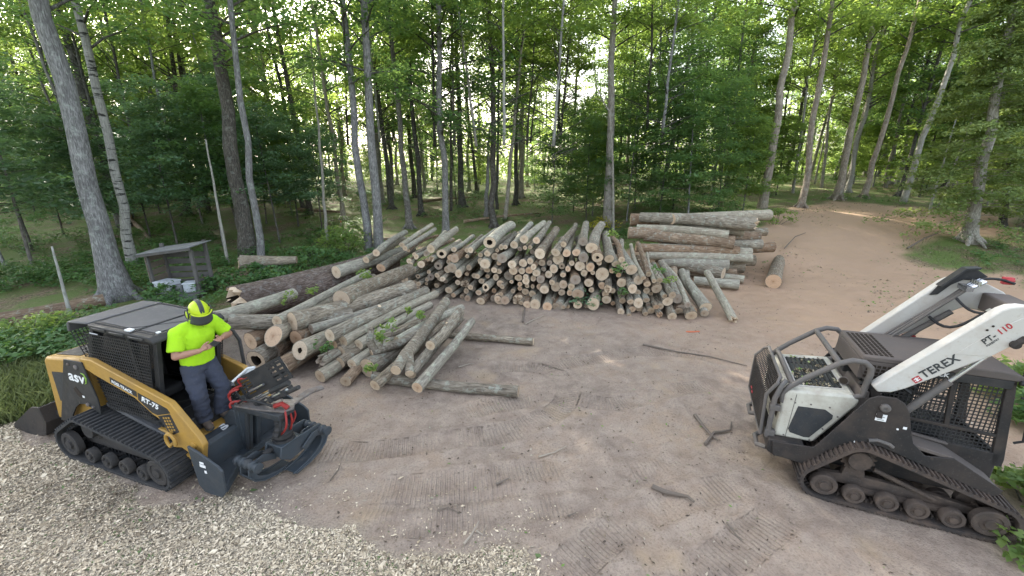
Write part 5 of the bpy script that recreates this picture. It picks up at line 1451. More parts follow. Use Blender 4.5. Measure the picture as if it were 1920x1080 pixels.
k = MB(); k.tube([gm @ Vector((-.02, -.02, .30)), gm @ Vector((.25, .06, .36)), gm @ Vector((.36, .06, .33))], .018, 8); k.box(.10, .28, .05, .11, .30, .34, gm); ab(k, 'valve_cover', M['jug'])
k = MB()
for (a, b_) in (((1.60, -.16, 1.02), (1.62, .02, 1.20)), ((1.56, -.12, .98), (1.70, -.10, 1.22)), ((1.62, -.20, .98), (1.74, -.05, 1.02)), ((1.60, .02, 1.20), (1.72, .06, 1.30))):
    k.tube(sag(a, b_, .0, 6, (-.05, -.05, .05)), .015, 8)
ab(k, 'red_hose', M['red_hose'])
k = MB(); k.tube([(2.20, -.03, 1.02), (2.30, .0, 1.06), (2.38, .02, 1.0)], .032, 10)
ab(k, 'swivel_sleeve', M['red_hose'])
k = MB()
for (a, b_, sd) in (((2.32, .06, .98), (2.26, .05, .56), (.07, 0, 0)), ((2.36, -.02, .99), (2.24, -.07, .60), (.12, -.05, 0)), ((2.31, .09, .96), (2.27, .11, .66), (.03, .06, 0))): k.tube(sag(a, b_, 0, 7, sd), .013, 8)
ab(k, 'red_hose', M['red_hose'])
k = MB(); 
for (a, b_, sd) in (((1.64, -.1, 1.0), (2.2, -.06, 1.04), (0, -.06, .10)), ((1.6, .0, .95), (1.2, .1, .9), (0, 0, .10)), ((1.62, .08, 1.0), (1.15, .25, .85), (0, .05, .14)), ((2.3, -.06, .95), (2.2, -.08, .55), (.1, -.06, 0))): k.tube(sag(a, b_, 0, 8, sd), .016, 7)
ab(k, 'hose', M['hose'])
# rotator and grapple
k = MB(); k.box(2.16, 2.28, -.05, .05, .72, .98); k.lathe([(.06, .70), (.075, .72), (.075, .78), (.05, .80)], (2.22, 0, 0), 'z', 16); k.lathe([(.10, .54), (.125, .56), (.125, .62), (.095, .64), (.095, .68), (.06, .72)], (2.22, 0, 0), 'z', 20); k.lathe([(.14, .50), (.14, .54)], (2.22, 0, 0), 'z', 20)
ab(k, 'rotator', M['black_paint'])
gr = Matrix.Translation((2.22, 0, 0)) @ Matrix.Rotation(R(-4), 4, 'Z') @ Matrix.Translation((-2.22, 0, 0))
def gx_(mb): mb.v = [tuple(gr @ Vector(p)) for p in mb.v]; return mb
k = MB(); k.prism([(-.16, .50), (.20, .50), (.46, .48), (.52, .42), (.46, .32), (.14, .26), (-.06, .24), (-.20, .36)], 2.06, 2.09, 'x'); k.prism([(-.16, .50), (.20, .50), (.46, .48), (.52, .42), (.46, .32), (.14, .26), (-.06, .24), (-.20, .36)], 2.34, 2.37, 'x'); k.box(2.06, 2.37, -.16, .16, .47, .505); k.box(2.10, 2.33, -.14, .02, .30, .47)
GB = ab(gx_(k), 'grapple_body', SLT, bevel=.01)
k = MB(); k.prism([(.16, .36), (.38, .40), (.38, .44), (.16, .41)], 2.052, 2.059, 'x'); ab(gx_(k), 'body_slot', M['hollow'], GB)  # slot drawn as a dark patch, its inner shade painted
def jaw(s, x0, x1):
    P = [(.10, .34), (.30, .45), (.44, .44), (.52, .36), (.535, .27), (.48, .17), (.36, .09), (.18, .045), (-.06, .03), (-.10, .06), (.14, .085), (.30, .135), (.40, .20), (.44, .27), (.42, .33), (.34, .36), (.14, .27)]
    k = MB(); Q = [(s*a, b_) for a, b_ in P]
    if s < 0: Q = Q[::-1]
    k.prism(Q, x0, x0+.025, 'x'); k.prism(Q, x1-.025, x1, 'x')
    sh = [(.535, .27), (.48, .17), (.36, .09), (.18, .045), (-.06, .03), (-.06, .05), (.18, .065), (.35, .11), (.465, .185), (.515, .275)]
    sh = [(s*a, b_) for a, b_ in sh]
    if s < 0: sh = sh[::-1]
    k.prism(sh, x0-.02, x1+.02, 'x')
    j = ab(gx_(k), 'grapple_jaw', SLT, bevel=.006)
    m = MB(); X0, X1 = x0-.12, x1+.12; n = 9; prof = [(.02, X0)]
    for i in range(n):
        a = X0+(X1-X0)*(i+.5)/n; prof += [(.048 if i % 2 else .062, a-(X1-X0)/n*.36), (.048 if i % 2 else .066, a+(X1-X0)/n*.36)]
    prof.append((.02, X1)); m.lathe(prof, (0, s*.46, .40), 'x', 14); ab(gx_(m), 'pivot_pin', M['slate'], j)
    return j
jaw(-1, 2.02, 2.20); jaw(1, 2.22, 2.42)
k = MB(); k.tube([(2.14, -.05, .42), (2.14, -.26, .40)], .04, 10); k.tube([(2.30, .05, .44), (2.30, .2, .43)], .04, 10); ab(gx_(k), 'grapple_cylinder', M['black_paint'], GB)
k = MB(); k.tube([(2.14, -.26, .40), (2.14, -.44, .38)], .018, 10); k.tube([(2.30, .2, .43), (2.30, .44, .40)], .018, 10); ab(gx_(k), 'cylinder_rod', M['steel'], GB)

# white jug beside the open door
jr = empty('jug', ASV.matrix_basis @ Vector((.62, .56, .66)), R(-30)); tag(jr, 'white plastic jug beside the open cab door of the yellow loader', 'jug')
k = MB(); k.box(-.13, .13, -.09, .09, 0, .20); k.prism([(-.13, .20), (.13, .20), (.05, .26), (-.05, .26)], -.06, .06); jb = k.build('body', M['jug'], jr, bevel=.03)
k = MB(); k.lathe([(.03, .25), (.03, .29)], (0, 0, 0), 'z', 12); k.build('cap', M['hose'], jr)
k = MB(); k.tube([(-.10, 0, .19), (-.10, 0, .27), (.0, 0, .30), (.08, 0, .25)], .014, 7); k.build('handle', M['jug'], jr)
# loose bucket on the ground behind the loader
bp = at_ground(72, 822)
bk = empty('bucket', (bp.x+.70*math.sin(R(18)), bp.y+.70*math.cos(R(18)), gz(bp.x+.2, bp.y+.7)), R(-18)); tag(bk, 'empty black steel bucket on the chips behind the yellow loader', 'bucket')
k = MB(); W_ = .70
prof = [(-.62, .03), (-.10, .04), (.22, .12), (.34, .34), (.30, .58), (.33, .58), (.38, .33), (.26, .08), (-.08, .0), (-.62, .0)]
k.prism(prof, -W_, W_); shell = k.build('shell', M['mud_black'], bk, bevel=.006)
for s in (-1, 1):
    k = MB(); k.prism([(-.60, .03), (-.10, .04), (.22, .12), (.34, .34), (.30, .58), (.12, .55), (-.55, .12)], s*W_, s*(W_-.025)); k.build('side_plate', M['mud_black'], bk)
k = MB(); k.box(-.70, -.58, -W_-.01, W_+.01, 0.001, .028); k.build('cutting_edge', M['rusty'], bk, bevel=.005)
# ------------------------------------------------------------ the man on the step
M['skin'] = flat('sunburnt skin', (0.34, 0.185, 0.13), 0.55)
M['hiviz'] = paint('high visibility shirt', (0.33, 0.60, 0.010), (0.25, 0.42, 0.03), 0.5, 0.8, 6)
M['trouser'] = paint('blue grey work trousers', (0.036, 0.042, 0.064), (0.055, 0.058, 0.072), 0.7, 0.9, 7)
M['boot'] = flat('dusty brown boots', (0.105, 0.082, 0.066), 0.9)
M['helm'] = flat('yellow helmet', (0.44, 0.56, 0.02), 0.35)
M['helm_dark'] = flat('dark helmet plastic', (0.05, 0.055, 0.055), 0.5)
M['hair'] = flat('short brown hair', (0.05, 0.035, 0.025), 0.8)
PS = empty('person', ASV.matrix_basis @ Vector((1.03, .0, .61)), R(-18.65))
PS.location.z += .02
tag(PS, 'man in a bright yellow shirt, grey trousers and helmet looking down at his phone', 'person')
def PB(mb): mb.v = [(p[0]-.95, p[1]+.10, p[2]-.61) for p in mb.v]; return mb
def grown(mb, name, mat, vox, smooth=4, parent=PS):
    """overlapping volumes fused into one continuous skin"""
    o = PB(mb).build(name, mat, parent, smooth=0)
    r_ = o.modifiers.new('fuse', 'REMESH'); r_.mode = 'VOXEL'; r_.voxel_size = vox
    s_ = o.modifiers.new('soften', 'SMOOTH'); s_.factor = .5; s_.iterations = smooth
    bpy.context.view_layer.update()
    me = bpy.data.meshes.new_from_object(o.evaluated_get(bpy.context.evaluated_depsgraph_get()))
    o.modifiers.clear(); old = o.data; o.data = me; me.name = name; bpy.data.meshes.remove(old)
    me.polygons.foreach_set('use_smooth', [True]*len(me.polygons))
    return o
V3 = Vector
RS, RE, RW = V3((.90, -.30, 1.985)), V3((.95, -.41, 1.715)), V3((1.185, -.245, 1.765))
LS, LE, LW = V3((.93, .145, 1.995)), V3((.99, .29, 1.76)), V3((1.20, .035, 1.825))
NB, HC = V3((.935, -.07, 2.045)), V3((1.005, -.045, 2.205))
HR, HL = V3((.88, -.215, 1.475)), V3((.89, -.03, 1.465))
KR, KL = V3((1.0, -.285, 1.085)), V3((1.03, .02, 1.06))
AR, AL = V3((.93, -.245, .70)), V3((.945, .00, .70))
b = MB()
# torso, neck and head
b.tube([(.89, -.12, 1.42), (.895, -.115, 1.58), (.915, -.10, 1.78), (.915, -.085, 1.94), (.925, -.075, 2.03)], [.15, .155, .165, .155, .08], 18, ell=(1.15, .82))
b.tube([NB-V3((0, 0, .05)), NB+V3((.02, .005, .05)), HC-V3((.02, 0, .06))], [.065, .058, .06], 14)
HM = Matrix.Rotation(R(-18), 3, 'Z') @ Matrix.Rotation(R(28), 3, 'Y')
b.ball(HC, .105, 20, 14, (.98, .76, 1.12), HM)
b.ball(HC+HM @ V3((.045, 0, -.075)), .058, 14, 10, (1.0, .92, .85), HM)              # jaw
b.tube([HC+HM @ V3((.095, 0, .01)), HC+HM @ V3((.118, 0, -.028)), HC+HM @ V3((.098, 0, -.04))], [.010, .016, .012], 8)   # nose
b.ball(HC+HM @ V3((.088, 0, -.068)), .022, 10, 6, (.7, 1.2, .5), HM)                # lips
for s in (-1, 1):
    b.ball(HC+HM @ V3((.0, s*.082, -.02)), .028, 10, 6, (.7, .35, 1.1), HM)        # ears
    b.ball(HC+HM @ V3((.085, s*.034, .022)), .02, 8, 6, (.5, 1.1, .5), HM)         # brows
# arms
for S_0, E_0, W_0 in ((RS, RE, RW), (LS, LE, LW)):
    b.tube([S_0, S_0.lerp(E_0, .5), E_0], [.068, .058, .046], 14); b.ball(E_0, .047); b.ball(S_0, .075)
    b.tube([E_0, E_0.lerp(W_0, .35), W_0], [.046, .048, .031], 14)
# legs
for H_0, K_0, A_0 in ((HR, KR, AR), (HL, KL, AL)):
    b.tube([H_0, H_0.lerp(K_0, .5), K_0, K_0.lerp(A_0, .4), A_0], [.095, .08, .058, .056, .042], 14)
    b.tube([A_0, A_0+V3((.06, -.015, -.05)), A_0+V3((.16, -.035, -.06))], [.042, .045, .035], 12)
# hands: palm, four fingers, thumb, curled round the phone
PH = V3((1.285, -.125, 1.835))
def hand(w, palm_dir, fin_dir, side, curl, thumb):
    p = w+palm_dir*.045
    b.tube([w, p, w+palm_dir*.085], [.032, .042, .038], 12, ell=(1.05, .6))
    for i in range(4):
        f0 = w+palm_dir*.075+side*(i-1.5)*.019; L = [.070, .078, .074, .058][i]
        f1 = f0+fin_dir*L*.45+palm_dir*.008; f2 = f1+(fin_dir*.5+curl*.8).normalized()*L*.35; f3 = f2+(curl).normalized()*L*.25
        b.tube([f0-palm_dir*.02, f0, f1, f2, f3], [.010, .0105, .0098, .009, .007], 8)
    b.tube([w+palm_dir*.02-side*.025, w+palm_dir*.05+thumb*.035-side*.02, w+palm_dir*.085+thumb*.055-side*.005, w+palm_dir*.108+thumb*.052], [.015, .013, .0115, .008], 8)
pd = (PH-RW).normalized(); hand(RW, pd, (pd+V3((.25, .3, -.1))).normalized(), V3((.55, -.25, -.75)).normalized(), V3((-.2, .9, .25)), V3((0, .25, 1)))
pd = (PH+V3((.0, .02, .02))-LW).normalized(); hand(LW, pd, (pd+V3((.3, -.2, -.3))).normalized(), V3((.6, .2, -.75)).normalized(), V3((-.25, -.9, .2)), V3((0, -.25, 1)))
body = grown(b, 'body', M['skin'], .0065, 2)
# shirt
b = MB()
b.tube([(.885, -.12, 1.515), (.89, -.118, 1.60), (.905, -.105, 1.76), (.915, -.09, 1.90), (.92, -.08, 2.00), (.93, -.072, 2.045)], [.172, .176, .182, .185, .155, .085], 22, ell=(1.16, .86))
b.tube([(.925, .02, 1.985), RS*.0+V3((.91, -.16, 1.985)), RS], [.10, .11, .085], 14); b.tube([(.92, -.16, 1.985), (.925, .02, 1.99), LS], [.10, .11, .085], 14)
for S_0, E_0 in ((RS, RE), (LS, LE)): b.ball(S_0, .088); b.tube([S_0, S_0.lerp(E_0, .45), S_0.lerp(E_0, .78)], [.088, .084, .086], 16)
sh = grown(b, 'shirt', M['hiviz'], .011, 4)
nz = sh.data
for v in nz.vertices:      # folds in the cloth
    p = v.co; d = 0.008+0.013*mnoise.noise((p.x*9, p.y*9, p.z*5))+0.007*mnoise.noise((p.x*22, p.y*22, p.z*11)); v.co = p+v.normal*d
k = MB(); k.tube([V3((1.0, -.055, 2.055)), V3((1.035, -.05, 1.99)), V3((1.055, -.05, 1.93))], .008, 5); PB(k).build('placket', M['helm_dark'], sh)
# trousers and belt
b = MB()
b.tube([(.885, -.12, 1.545), (.88, -.12, 1.46), (.88, -.12, 1.40)], [.165, .17, .165], 20, ell=(1.14, .84))
for H_0, K_0, A_0, q in ((HR, KR, AR, -.01), (HL, KL, AL, .01)):
    b.tube([H_0+V3((0, 0, .03)), H_0.lerp(K_0, .45), K_0, K_0.lerp(A_0, .45), A_0+V3((.0, 0, .02)), A_0+V3((.015, 0, -.035))], [.122, .112, .096, .092, .090, .094], 18)
tr = grown(b, 'trousers', M['trouser'], .012, 3)
for v in tr.data.vertices:
    p = v.co; k_ = 1.6 if p.z < .25 else 1.0
    v.co = p+v.normal*(0.006+0.015*k_*mnoise.noise((p.x*8, p.y*8, p.z*14))+0.008*mnoise.noise((p.x*20, p.y*20, p.z*26)))
k = MB(); k.tube([(.887, -.12, 1.525), (.886, -.12, 1.562)], [.178, .176], 24, cap=False, ell=(1.14, .84)); PB(k).build('belt', M['helm_dark'], tr)
# boots
for A_0, yaw in ((AR, -.35), (AL, -.25)):
    m = Matrix.Rotation(yaw, 3, 'Z'); b = MB()
    b.tube([A_0+V3((0, 0, .05)), A_0, A_0+V3((0, 0, -.04))], [.062, .06, .062], 14)
    b.tube([A_0+m @ V3((-.055, 0, -.045)), A_0+m @ V3((.04, 0, -.035)), A_0+m @ V3((.12, 0, -.05)), A_0+m @ V3((.20, 0, -.058)), A_0+m @ V3((.225, 0, -.06))], [.042, .06, .052, .046, .025], 14, ell=(.95, .82))
    bt = grown(b, 'boot', M['boot'], .009, 2)
    k = MB(); k.tube([A_0+m @ V3((-.10, 0, -.088)), A_0+m @ V3((-.05, 0, -.088)), A_0+m @ V3((.08, 0, -.088)), A_0+m @ V3((.19, 0, -.088)), A_0+m @ V3((.238, 0, -.088))], [.02, .048, .05, .05, .02], 12, ell=(1, .22)); PB(k).build('sole', M['helm_dark'], bt)
# helmet with ear muffs and mesh visor
HH = HC+HM @ V3((-.005, 0, .03))
def hm(v): return HH+HM @ V3(v)
k = MB(); vs = []; fs = []; n, kk = 24, 9
for i in range(kk+1):
    ph = (math.pi*.5)*i/kk
    for j in range(n):
        t = 2*math.pi*j/n; fr = 1.0 + (.10 if math.cos(t) > .5 and i > 7 else 0)
        vs.append(hm((.138*math.sin(ph)*math.cos(t)*fr, .112*math.sin(ph)*math.sin(t), .135*math.cos(ph)+.0)))
for i in range(kk):
    for j in range(n): a, c_ = i*n+j, i*n+(j+1) % n; fs.append((a, a+n, c_+n, c_))
k.add(vs, fs); hl = PB(k).build('helmet', M['helm'], PS, smooth=50)
so = hl.modifiers.new('thick', 'SOLIDIFY'); so.thickness = .006
k = MB()
for y in (-.012, .012): k.tube([hm((.122*math.cos(a), y, .139*math.sin(a))) for a in np.linspace(.35, 2.6, 11)], .017, 6)
k.tube([hm((.142*math.cos(a), .115*math.sin(a), .005)) for a in np.linspace(0, 2*math.pi, 25)], .009, 6, cap=False)
PB(k).build('helmet_rib', M['helm_dark'], hl)
for s in (-1, 1):
    k = MB(); k.ball(hm((-.005, s*.108, -.040)), .060, 14, 9, (.95, .55, 1.2), HM); mf = PB(k).build('ear_muff', M['helm'], hl)
    k = MB(); k.tube([hm((-.005+.054*math.cos(a), s*.130, -.040+.070*math.sin(a))) for a in np.linspace(0, 2*math.pi, 15)], .009, 6, cap=False); k.tube([hm((-.005, s*.12, .01)), hm((-.01, s*.118, .06))], .010, 6); PB(k).build('muff_band', M['helm_dark'], mf)
k = MB(); vs = []; fs = []
for i in range(6):
    for j in range(13):
        a = R(-62)+R(124)*j/12; rr = .150+.012*i*.4; vs.append(hm((rr*math.cos(a)+.012, rr*.86*math.sin(a), .03-.028*i)))
for i in range(5):
    for j in range(12): a = i*13+j; fs.append((a, a+1, a+14, a+13))
k.add(vs, fs); vz = PB(k).build('mesh_visor', M['helm_dark'], hl, smooth=60); so = vz.modifiers.new('thick', 'SOLIDIFY'); so.thickness = .003
k = MB(); k.tube([hm((.150*math.cos(a)+.014, .13*math.sin(a), .035)) for a in np.linspace(R(-64), R(64), 13)], .008, 6); k.tube([hm((.156*math.cos(a)+.022, .136*math.sin(a), -.115)) for a in np.linspace(R(-60), R(60), 13)], .006, 6)
PB(k).build('visor_rim', M['helm'], vz)
k = MB(); k.tube([hm((-.05, -.10, -.09)), V3((.93, -.17, 2.06)), V3((.99, -.16, 2.02))], .006, 5); PB(k).build('strap', M['helm_dark'], hl)
# phone in his hands
pm = Matrix.Rotation(R(-62), 3, 'Z') @ Matrix.Rotation(R(-38), 3, 'X')
k = MB(); k.box(-.075, .075, -.037, .037, -.005, .005, Matrix.Translation((0, 0, 0)) @ pm.to_4x4())
ph = k.build('phone', M['hose'], bevel=.004, loc=ASV.matrix_basis @ (PH+V3((.09, .10, .0))))
ph.rotation_euler = (0, 0, R(-18.65)); ph.location.z += .02
tag(ph, 'small dark phone held in the hands of the man on the loader', 'phone')
# ------------------------------------------------------------ white track loader at the right
TX = empty('track_loader', (5.169, 4.75, 0.01), R(-22.7))
tag(TX, 'muddy white and black compact track loader with raised arms and caged engine', 'track loader')
MK = M['mud_black']; WH = M['white_paint']; CR = M['cream_paint']; GT = M['grey_tube']
for s in (-1, 1):
    make_track(TX, [(-.98, .24, .235), (-.63, .60, .25), (.64, .235, .235), (-.6, .10, .09), (.4, .10, .09)], s*.89, s*.43,
               [(-.95, .205, .145), (-.63, .155, .115), (-.30, .155, .115), (-.01, .155, .115), (.31, .155, .115), (.62, .215, .165)], 'rubber_mud', 'wheel_mud',
               sprocket=(-.63, .60, .19), frame=[[(-1.0, .18), (.62, .15), (.62, .24), (.2, .30), (-.6, .33), (-1.0, .28)], [(-.75, .3), (-.5, .3), (-.56, .6), (-.7, .6)]], thick=.04, pitch=.058, lug=.022, lugw=.030)
    k = MB(); k.tube([(-.45, s*.70, .48), (.18, s*.72, .26)], .028, 8); k.tube([(-.62, s*.72, .155), (.31, s*.72, .155)], .045, 8); k.build('track_strut', M['wheel_mud'], TX)
b = MB(); b.box(-1.45, .75, -.42, .42, .24, .80); b.prism([(-1.60, .42), (-1.5, .36), (-1.2, .36), (-1.2, .62), (-1.60, .60)], -.72, .72); b.build('chassis', MK, TX, bevel=.02)
b = MB(); b.tube([(-1.58, -.60, .40), (-1.68, -.52, .36), (-1.68, -.30, .36), (-1.60, -.24, .40)], .035, 8); b.tube([(-1.58, .60, .40), (-1.68, .52, .36), (-1.68, .30, .36), (-1.60, .24, .40)], .035, 8); b.build('rear_bumper', GT, TX)
# side plates that carry the arms
SK = [(-1.56, .60), (-1.53, .40), (-1.20, .37), (-1.12, .40), (-.98, .62), (-.78, .80), (-.62, .86), (-.45, .84), (.60, .50), (.66, .53), (.68, .60), (.20, .88), (-.05, .84), (-.19, .97), (-.25, 1.15), (-.30, 1.34), (-.37, 1.46), (-.46, 1.51), (-.62, 1.50), (-.70, 1.45), (-1.09, .68), (-1.12, .64)]
for s in (-1, 1):
    k = MB(); k.prism(SK, s*.735, s*.755); sp = k.build('side_plate', MK, TX, bevel=.006)
    k = MB(); k.prism([(-.19, .95), (.18, .885), (.66, .60), (.66, .56), (.18, .84), (-.19, .90)], s*.45, s*.735); k.prism([(-.19, .98), (.24, .92), (.24, .89), (-.19, .95)], s*.45, s*.50)
    k.build('fender', M['mud_roof'], TX, bevel=.008)
    k = MB(); k.lathe([(.05, s*.755), (.05, s*.785), (.035, s*.795), (.02, s*.795), (.015, s*.785)], (-.54, 0, 1.37), 'y', 18); k.build('pivot_pin', GT, sp)
    k = MB(); k.box(-.60, -.545, s*.755, s*.775, 1.23, 1.31); k.build('pin_lock', MK, sp)
    k = MB()
    for (x, z, r) in ((-.72, .84, .016), (-.37, 1.12, .012)): k.lathe([(r, s*.755), (r*.9, s*.762)], (x, 0, z), 'y', 10)
    k.build('bolt', M['decal_white'], sp)
    k = MB(); k.tube([(-.60, s*.758, .90), (-.52, s*.758, .925), (-.40, s*.758, .90), (-.36, s*.758, .87)], .022, 8); k.build('hand_hold', GT, sp)
    if s < 0:
        k = MB(); k.box(-.60, -.495, -.7585, -.755, 1.185, 1.275); st = k.build('plate_sticker', M['decal_white'], sp)
        k = MB()
        for i in range(4): k.box(-.585, -.585+.07-.02*(i % 2), -.7600, -.7585, 1.20+i*.018, 1.206+i*.018)
        k.build('sticker_print', M['decal_dark'], st)
        k = MB(); k.box(-.325, -.29, -.7585, -.755, 1.135, 1.165); k.build('warning_sticker', M['decal_white'], sp)
# engine body, white
hd = MB(); hd.prism([(-1.53, .60), (-1.08, .61), (-.74, 1.24), (-.72, 1.32), (-.80, 1.37), (-1.46, 1.30), (-1.50, 1.24)], -.60, .60)
HD = hd.build('engine_hood', CR, TX, bevel=.03)
for s in (-1, 1):
    P = [(-1.33, 1.10), (-1.04, 1.12), (-.95, 1.06), (-.95, 1.01), (-1.14, .68), (-1.20, .67), (-1.36, .70), (-1.385, .75)]
    k = MB(); k.prism(P, s*.598, s*.606); k.build('side_screen', M['slate_dark'], HD)
    k = MB(); 
    k.prism([(-1.40, .62), (-1.395, .62), (-1.37, 1.26), (-1.375, 1.26)], s*.598, s*.6025); k.build('panel_gap', M['decal_dark'], HD)
    k = MB()
    for (x, z) in ((-1.37, 1.14), (-1.2, 1.155), (-1.0, 1.16), (-.90, 1.05), (-1.02, .84), (-1.13, .64), (-1.42, .64), (-1.42, 1.18)): k.lathe([(.012, s*.60), (.010, s*.606)], (x, 0, z), 'y', 8)
    k.build('bolt', M['rusty'], HD)
tm = Matrix.Translation((-1.08, 0, 1.345)) @ Matrix.Rotation(R(-6.05), 4, 'Y')
k = MB(); k.box(-.27, .21, -.44, .44, -.006, .004, tm); TG = k.build('hood_grille', M['decal_dark'], HD)
k = MB()
for i in range(9): k.box(-.255+i*.055, -.232+i*.055, -.43, .43, .004, .020, tm @ Matrix.Rotation(0, 4, 'Y'))
for y in (-.25, 0, .25): k.box(-.27, .21, y-.008, y+.008, .004, .012, tm)
k.build('grille_slat', M['hose'], TG)
k = MB(); k.box(-.29, -.27, -.46, .46, -.004, .010, tm); k.box(.21, .23, -.46, .46, -.004, .010, tm); k.box(-.27, .21, -.46, -.44, -.004, .010, tm); k.box(-.27, .21, .44, .46, -.004, .010, tm); k.build('grille_frame', WH, TG)
n = 700
gp = np.stack([rng.uniform(-.27, .21, n), rng.normal(-.05, .26, n).clip(-.43, .43), rng.uniform(.012, .035, n), np.ones(n)], 1)
kp = (fbm(gp[:, 0]*7+3, gp[:, 1]*7, 3) > 0.0); gp = gp[kp]
gp = (np.array(tm) @ gp.T).T[:, :3]
V, F = leaves(gp, np.stack([rng.normal(0, .5, len(gp)), rng.normal(0, .5, len(gp)), np.ones(len(gp))], 1), rng.uniform(.015, .06, len(gp)), .5)
t = NT('dry leaf litter on the hood'); t.fin(t.ramp(t.attr('tint'), [(0, (.10, .08, .05)), (.5, (.28, .23, .15)), (.85, (.42, .38, .28)), (.9, (.16, .26, .06)), (1, (.2, .3, .08))]), .9)
o = link('leaf_litter', mesh_np('leaf_litter', V, F, t.m, dict(tint=('FACE', rng.random(len(F))))), None, TX.location, TX.rotation_euler)
tag(o, 'dry leaves and twigs caught on the hood grille of the white loader', 'leaf litter', kind='stuff')
# brown plate and exhaust behind the hood
k = MB(); k.prism([(-.78, 1.0), (-.70, 1.42), (-.62, 1.42), (-.60, 1.0)], -.52, .52); k.build('firewall', M['mud_roof'], TX, bevel=.01)
k = MB(); k.tube([(-.80, -.22, 1.36), (-.83, -.30, 1.42)], .055, 14); ex = k.build('exhaust_pipe', M['rusty'], TX)
k = MB(); k.tube([(-.8275, -.293, 1.415), (-.8325, -.306, 1.426)], .044, 12); k.build('pipe_bore', M['hollow'], ex)  # dark disc painted as the shade inside the pipe mouth
k = MB(); k.ball((-.68, .30, 1.46), .10, 12, 8, (1, 1, .8)); k.box(-.75, -.60, .05, .25, 1.40, 1.52); k.build('air_filter', M['hose'], TX, bevel=.01)
# rear grille guard
YG = .58
cor = [(-1.70, YG, 1.23), (-1.70, YG, .66), (-1.68, -YG, .58), (-1.70, -YG, 1.18)]
g = grid_mesh(0, 1, 0, 1, 24, 24, .010, lambda a, b_, d: tuple((Vector(cor[0])*(1-a)+Vector(cor[3])*a)*b_+(Vector(cor[1])*(1-a)+Vector(cor[2])*a)*(1-b_)+Vector((-d, 0, 0))), .012)
GU = g.build('rear_guard', MK, TX, smooth=0)
top = [(-1.56, YG-.02, 1.42), (-1.70, YG, 1.23), (-1.70, -YG, 1.18), (-1.56, -YG+.02, 1.40)]
g = grid_mesh(0, 1, 0, 1, 24, 6, .010, lambda a, b_, d: tuple((Vector(top[0])*(1-a)+Vector(top[3])*a)*b_+(Vector(top[1])*(1-a)+Vector(top[2])*a)*(1-b_)+Vector((-d, 0, 0))), .01)
g.build('guard_top', MK, GU, smooth=0)
k = MB(); k.tube([(-1.56, YG-.10, 1.43), (-1.56, -YG+.10, 1.41), (-1.60, -YG+.0, 1.36), (-1.70, -YG, 1.18), (-1.68, -YG, .58), (-1.70, YG, .66), (-1.70, YG, 1.23), (-1.60, YG, 1.36), (-1.56, YG-.10, 1.43)], .022, 8, cap=False)
k.tube([(-1.50, -YG+.05, 1.40), (-1.55, -YG, 1.34), (-1.60, -YG-.02, 1.15), (-1.60, -YG-.02, .56)], .032, 10)
k.build('guard_frame', GT, GU)
k = MB(); k.box(-1.64, -1.52, -.63, -.55, .98, 1.06); k.box(-1.64, -1.52, -.63, -.55, .58, .68); k.build('guard_hinge', GT, GU, bevel=.01)
k = MB(); k.box(-1.52, -1.50, -.5, .5, .6, 1.25); k.build('radiator', M['hollow'], GU)
k = MB(); k.box(-1.722, -1.714, .28, .36, .78, .80); k.box(-1.722, -1.714, .20, .26, .75, .78); k.build('red_badge', M['decal_red'], GU)
# tube cage over the engine
for s in (-1, 1):
    k = MB(); Y_ = s*.56
    k.tube([(-1.50, Y_, 1.10), (-1.52, Y_, 1.22), (-1.46, Y_, 1.33), (-1.30, Y_, 1.50), (-1.0, Y_, 1.76), (-.88, Y_, 1.82), (-.76, Y_, 1.82), (-.69, Y_, 1.76), (-.68, Y_, 1.68), (-.70, Y_, 1.48), (-.70, Y_, 1.38), (-.78, Y_, 1.34), (-1.0, Y_, 1.31), (-1.46, Y_, 1.25)], .034, 12)
    k.build('cage_side', GT, TX)
k = MB(); k.tube([(-1.0, -.56, 1.76), (-1.0, .56, 1.76)], .034, 12); k.build('cage_crossbar', GT, TX)
k = MB(); k.tube([(-1.43, -.56, 1.37), (-1.43, .56, 1.37)], .034, 12); k.build('cage_crossbar', GT, TX)
# cab with wire screens
cb = MB()
for s in (-1, 1):
    cb.prism([(-.72, 1.80), (.66, 1.82), (.66, 1.74), (-.72, 1.70)], s*.37, s*.42)
    cb.prism([(.58, 1.78), (.66, 1.78), (.80, .80), (.80, .70), (.70, .70)], s*.37, s*.42)
    cb.prism([(-.72, 1.75), (-.62, 1.75), (-.40, 1.2), (-.30, .80), (-.44, .80), (-.52, 1.2)], s*.37, s*.42)
    cb.prism([(-.42, .92), (.76, .86), (.76, .72), (-.42, .78)], s*.37, s*.42)
    cb.prism([(-.36, 1.14), (.74, 1.10), (.745, 1.06), (-.35, 1.10)], s*.375, s*.415)
    cb.prism([(.12, 1.75), (.17, 1.75), (.24, 1.1), (.19, 1.1)], s*.38, s*.41)
cb.box(-.30, .70, -.37, .37, .70, .76); cb.box(.70, .74, -.37, .37, .70, .86)
CB = cb.build('cab', MK, TX, bevel=.008)
for s in (-1, 1):
    g = grid_mesh(-.60, .72, .86, 1.74, 30, 20, .012, lambda a, b_, d: (max(-.66+(1.74-b_)*.33, min(a, .60+(1.74-b_)*.16)), s*(.392+d), b_))
    g.build('side_screen', M['black_paint'], CB, smooth=0)
rf = MB(); rf.prism([(-.76, 1.80), (-.74, 1.86), (.50, 1.90), (.68, 1.87), (.72, 1.82), (.66, 1.80)], -.45, .45); RF = rf.build('roof', M['mud_roof'], CB, bevel=.015)
k = MB(); k.box(-.76, -.68, -.44, .44, 1.56, 1.80); k.build('rear_panel', M['mud_roof'], CB, bevel=.006)
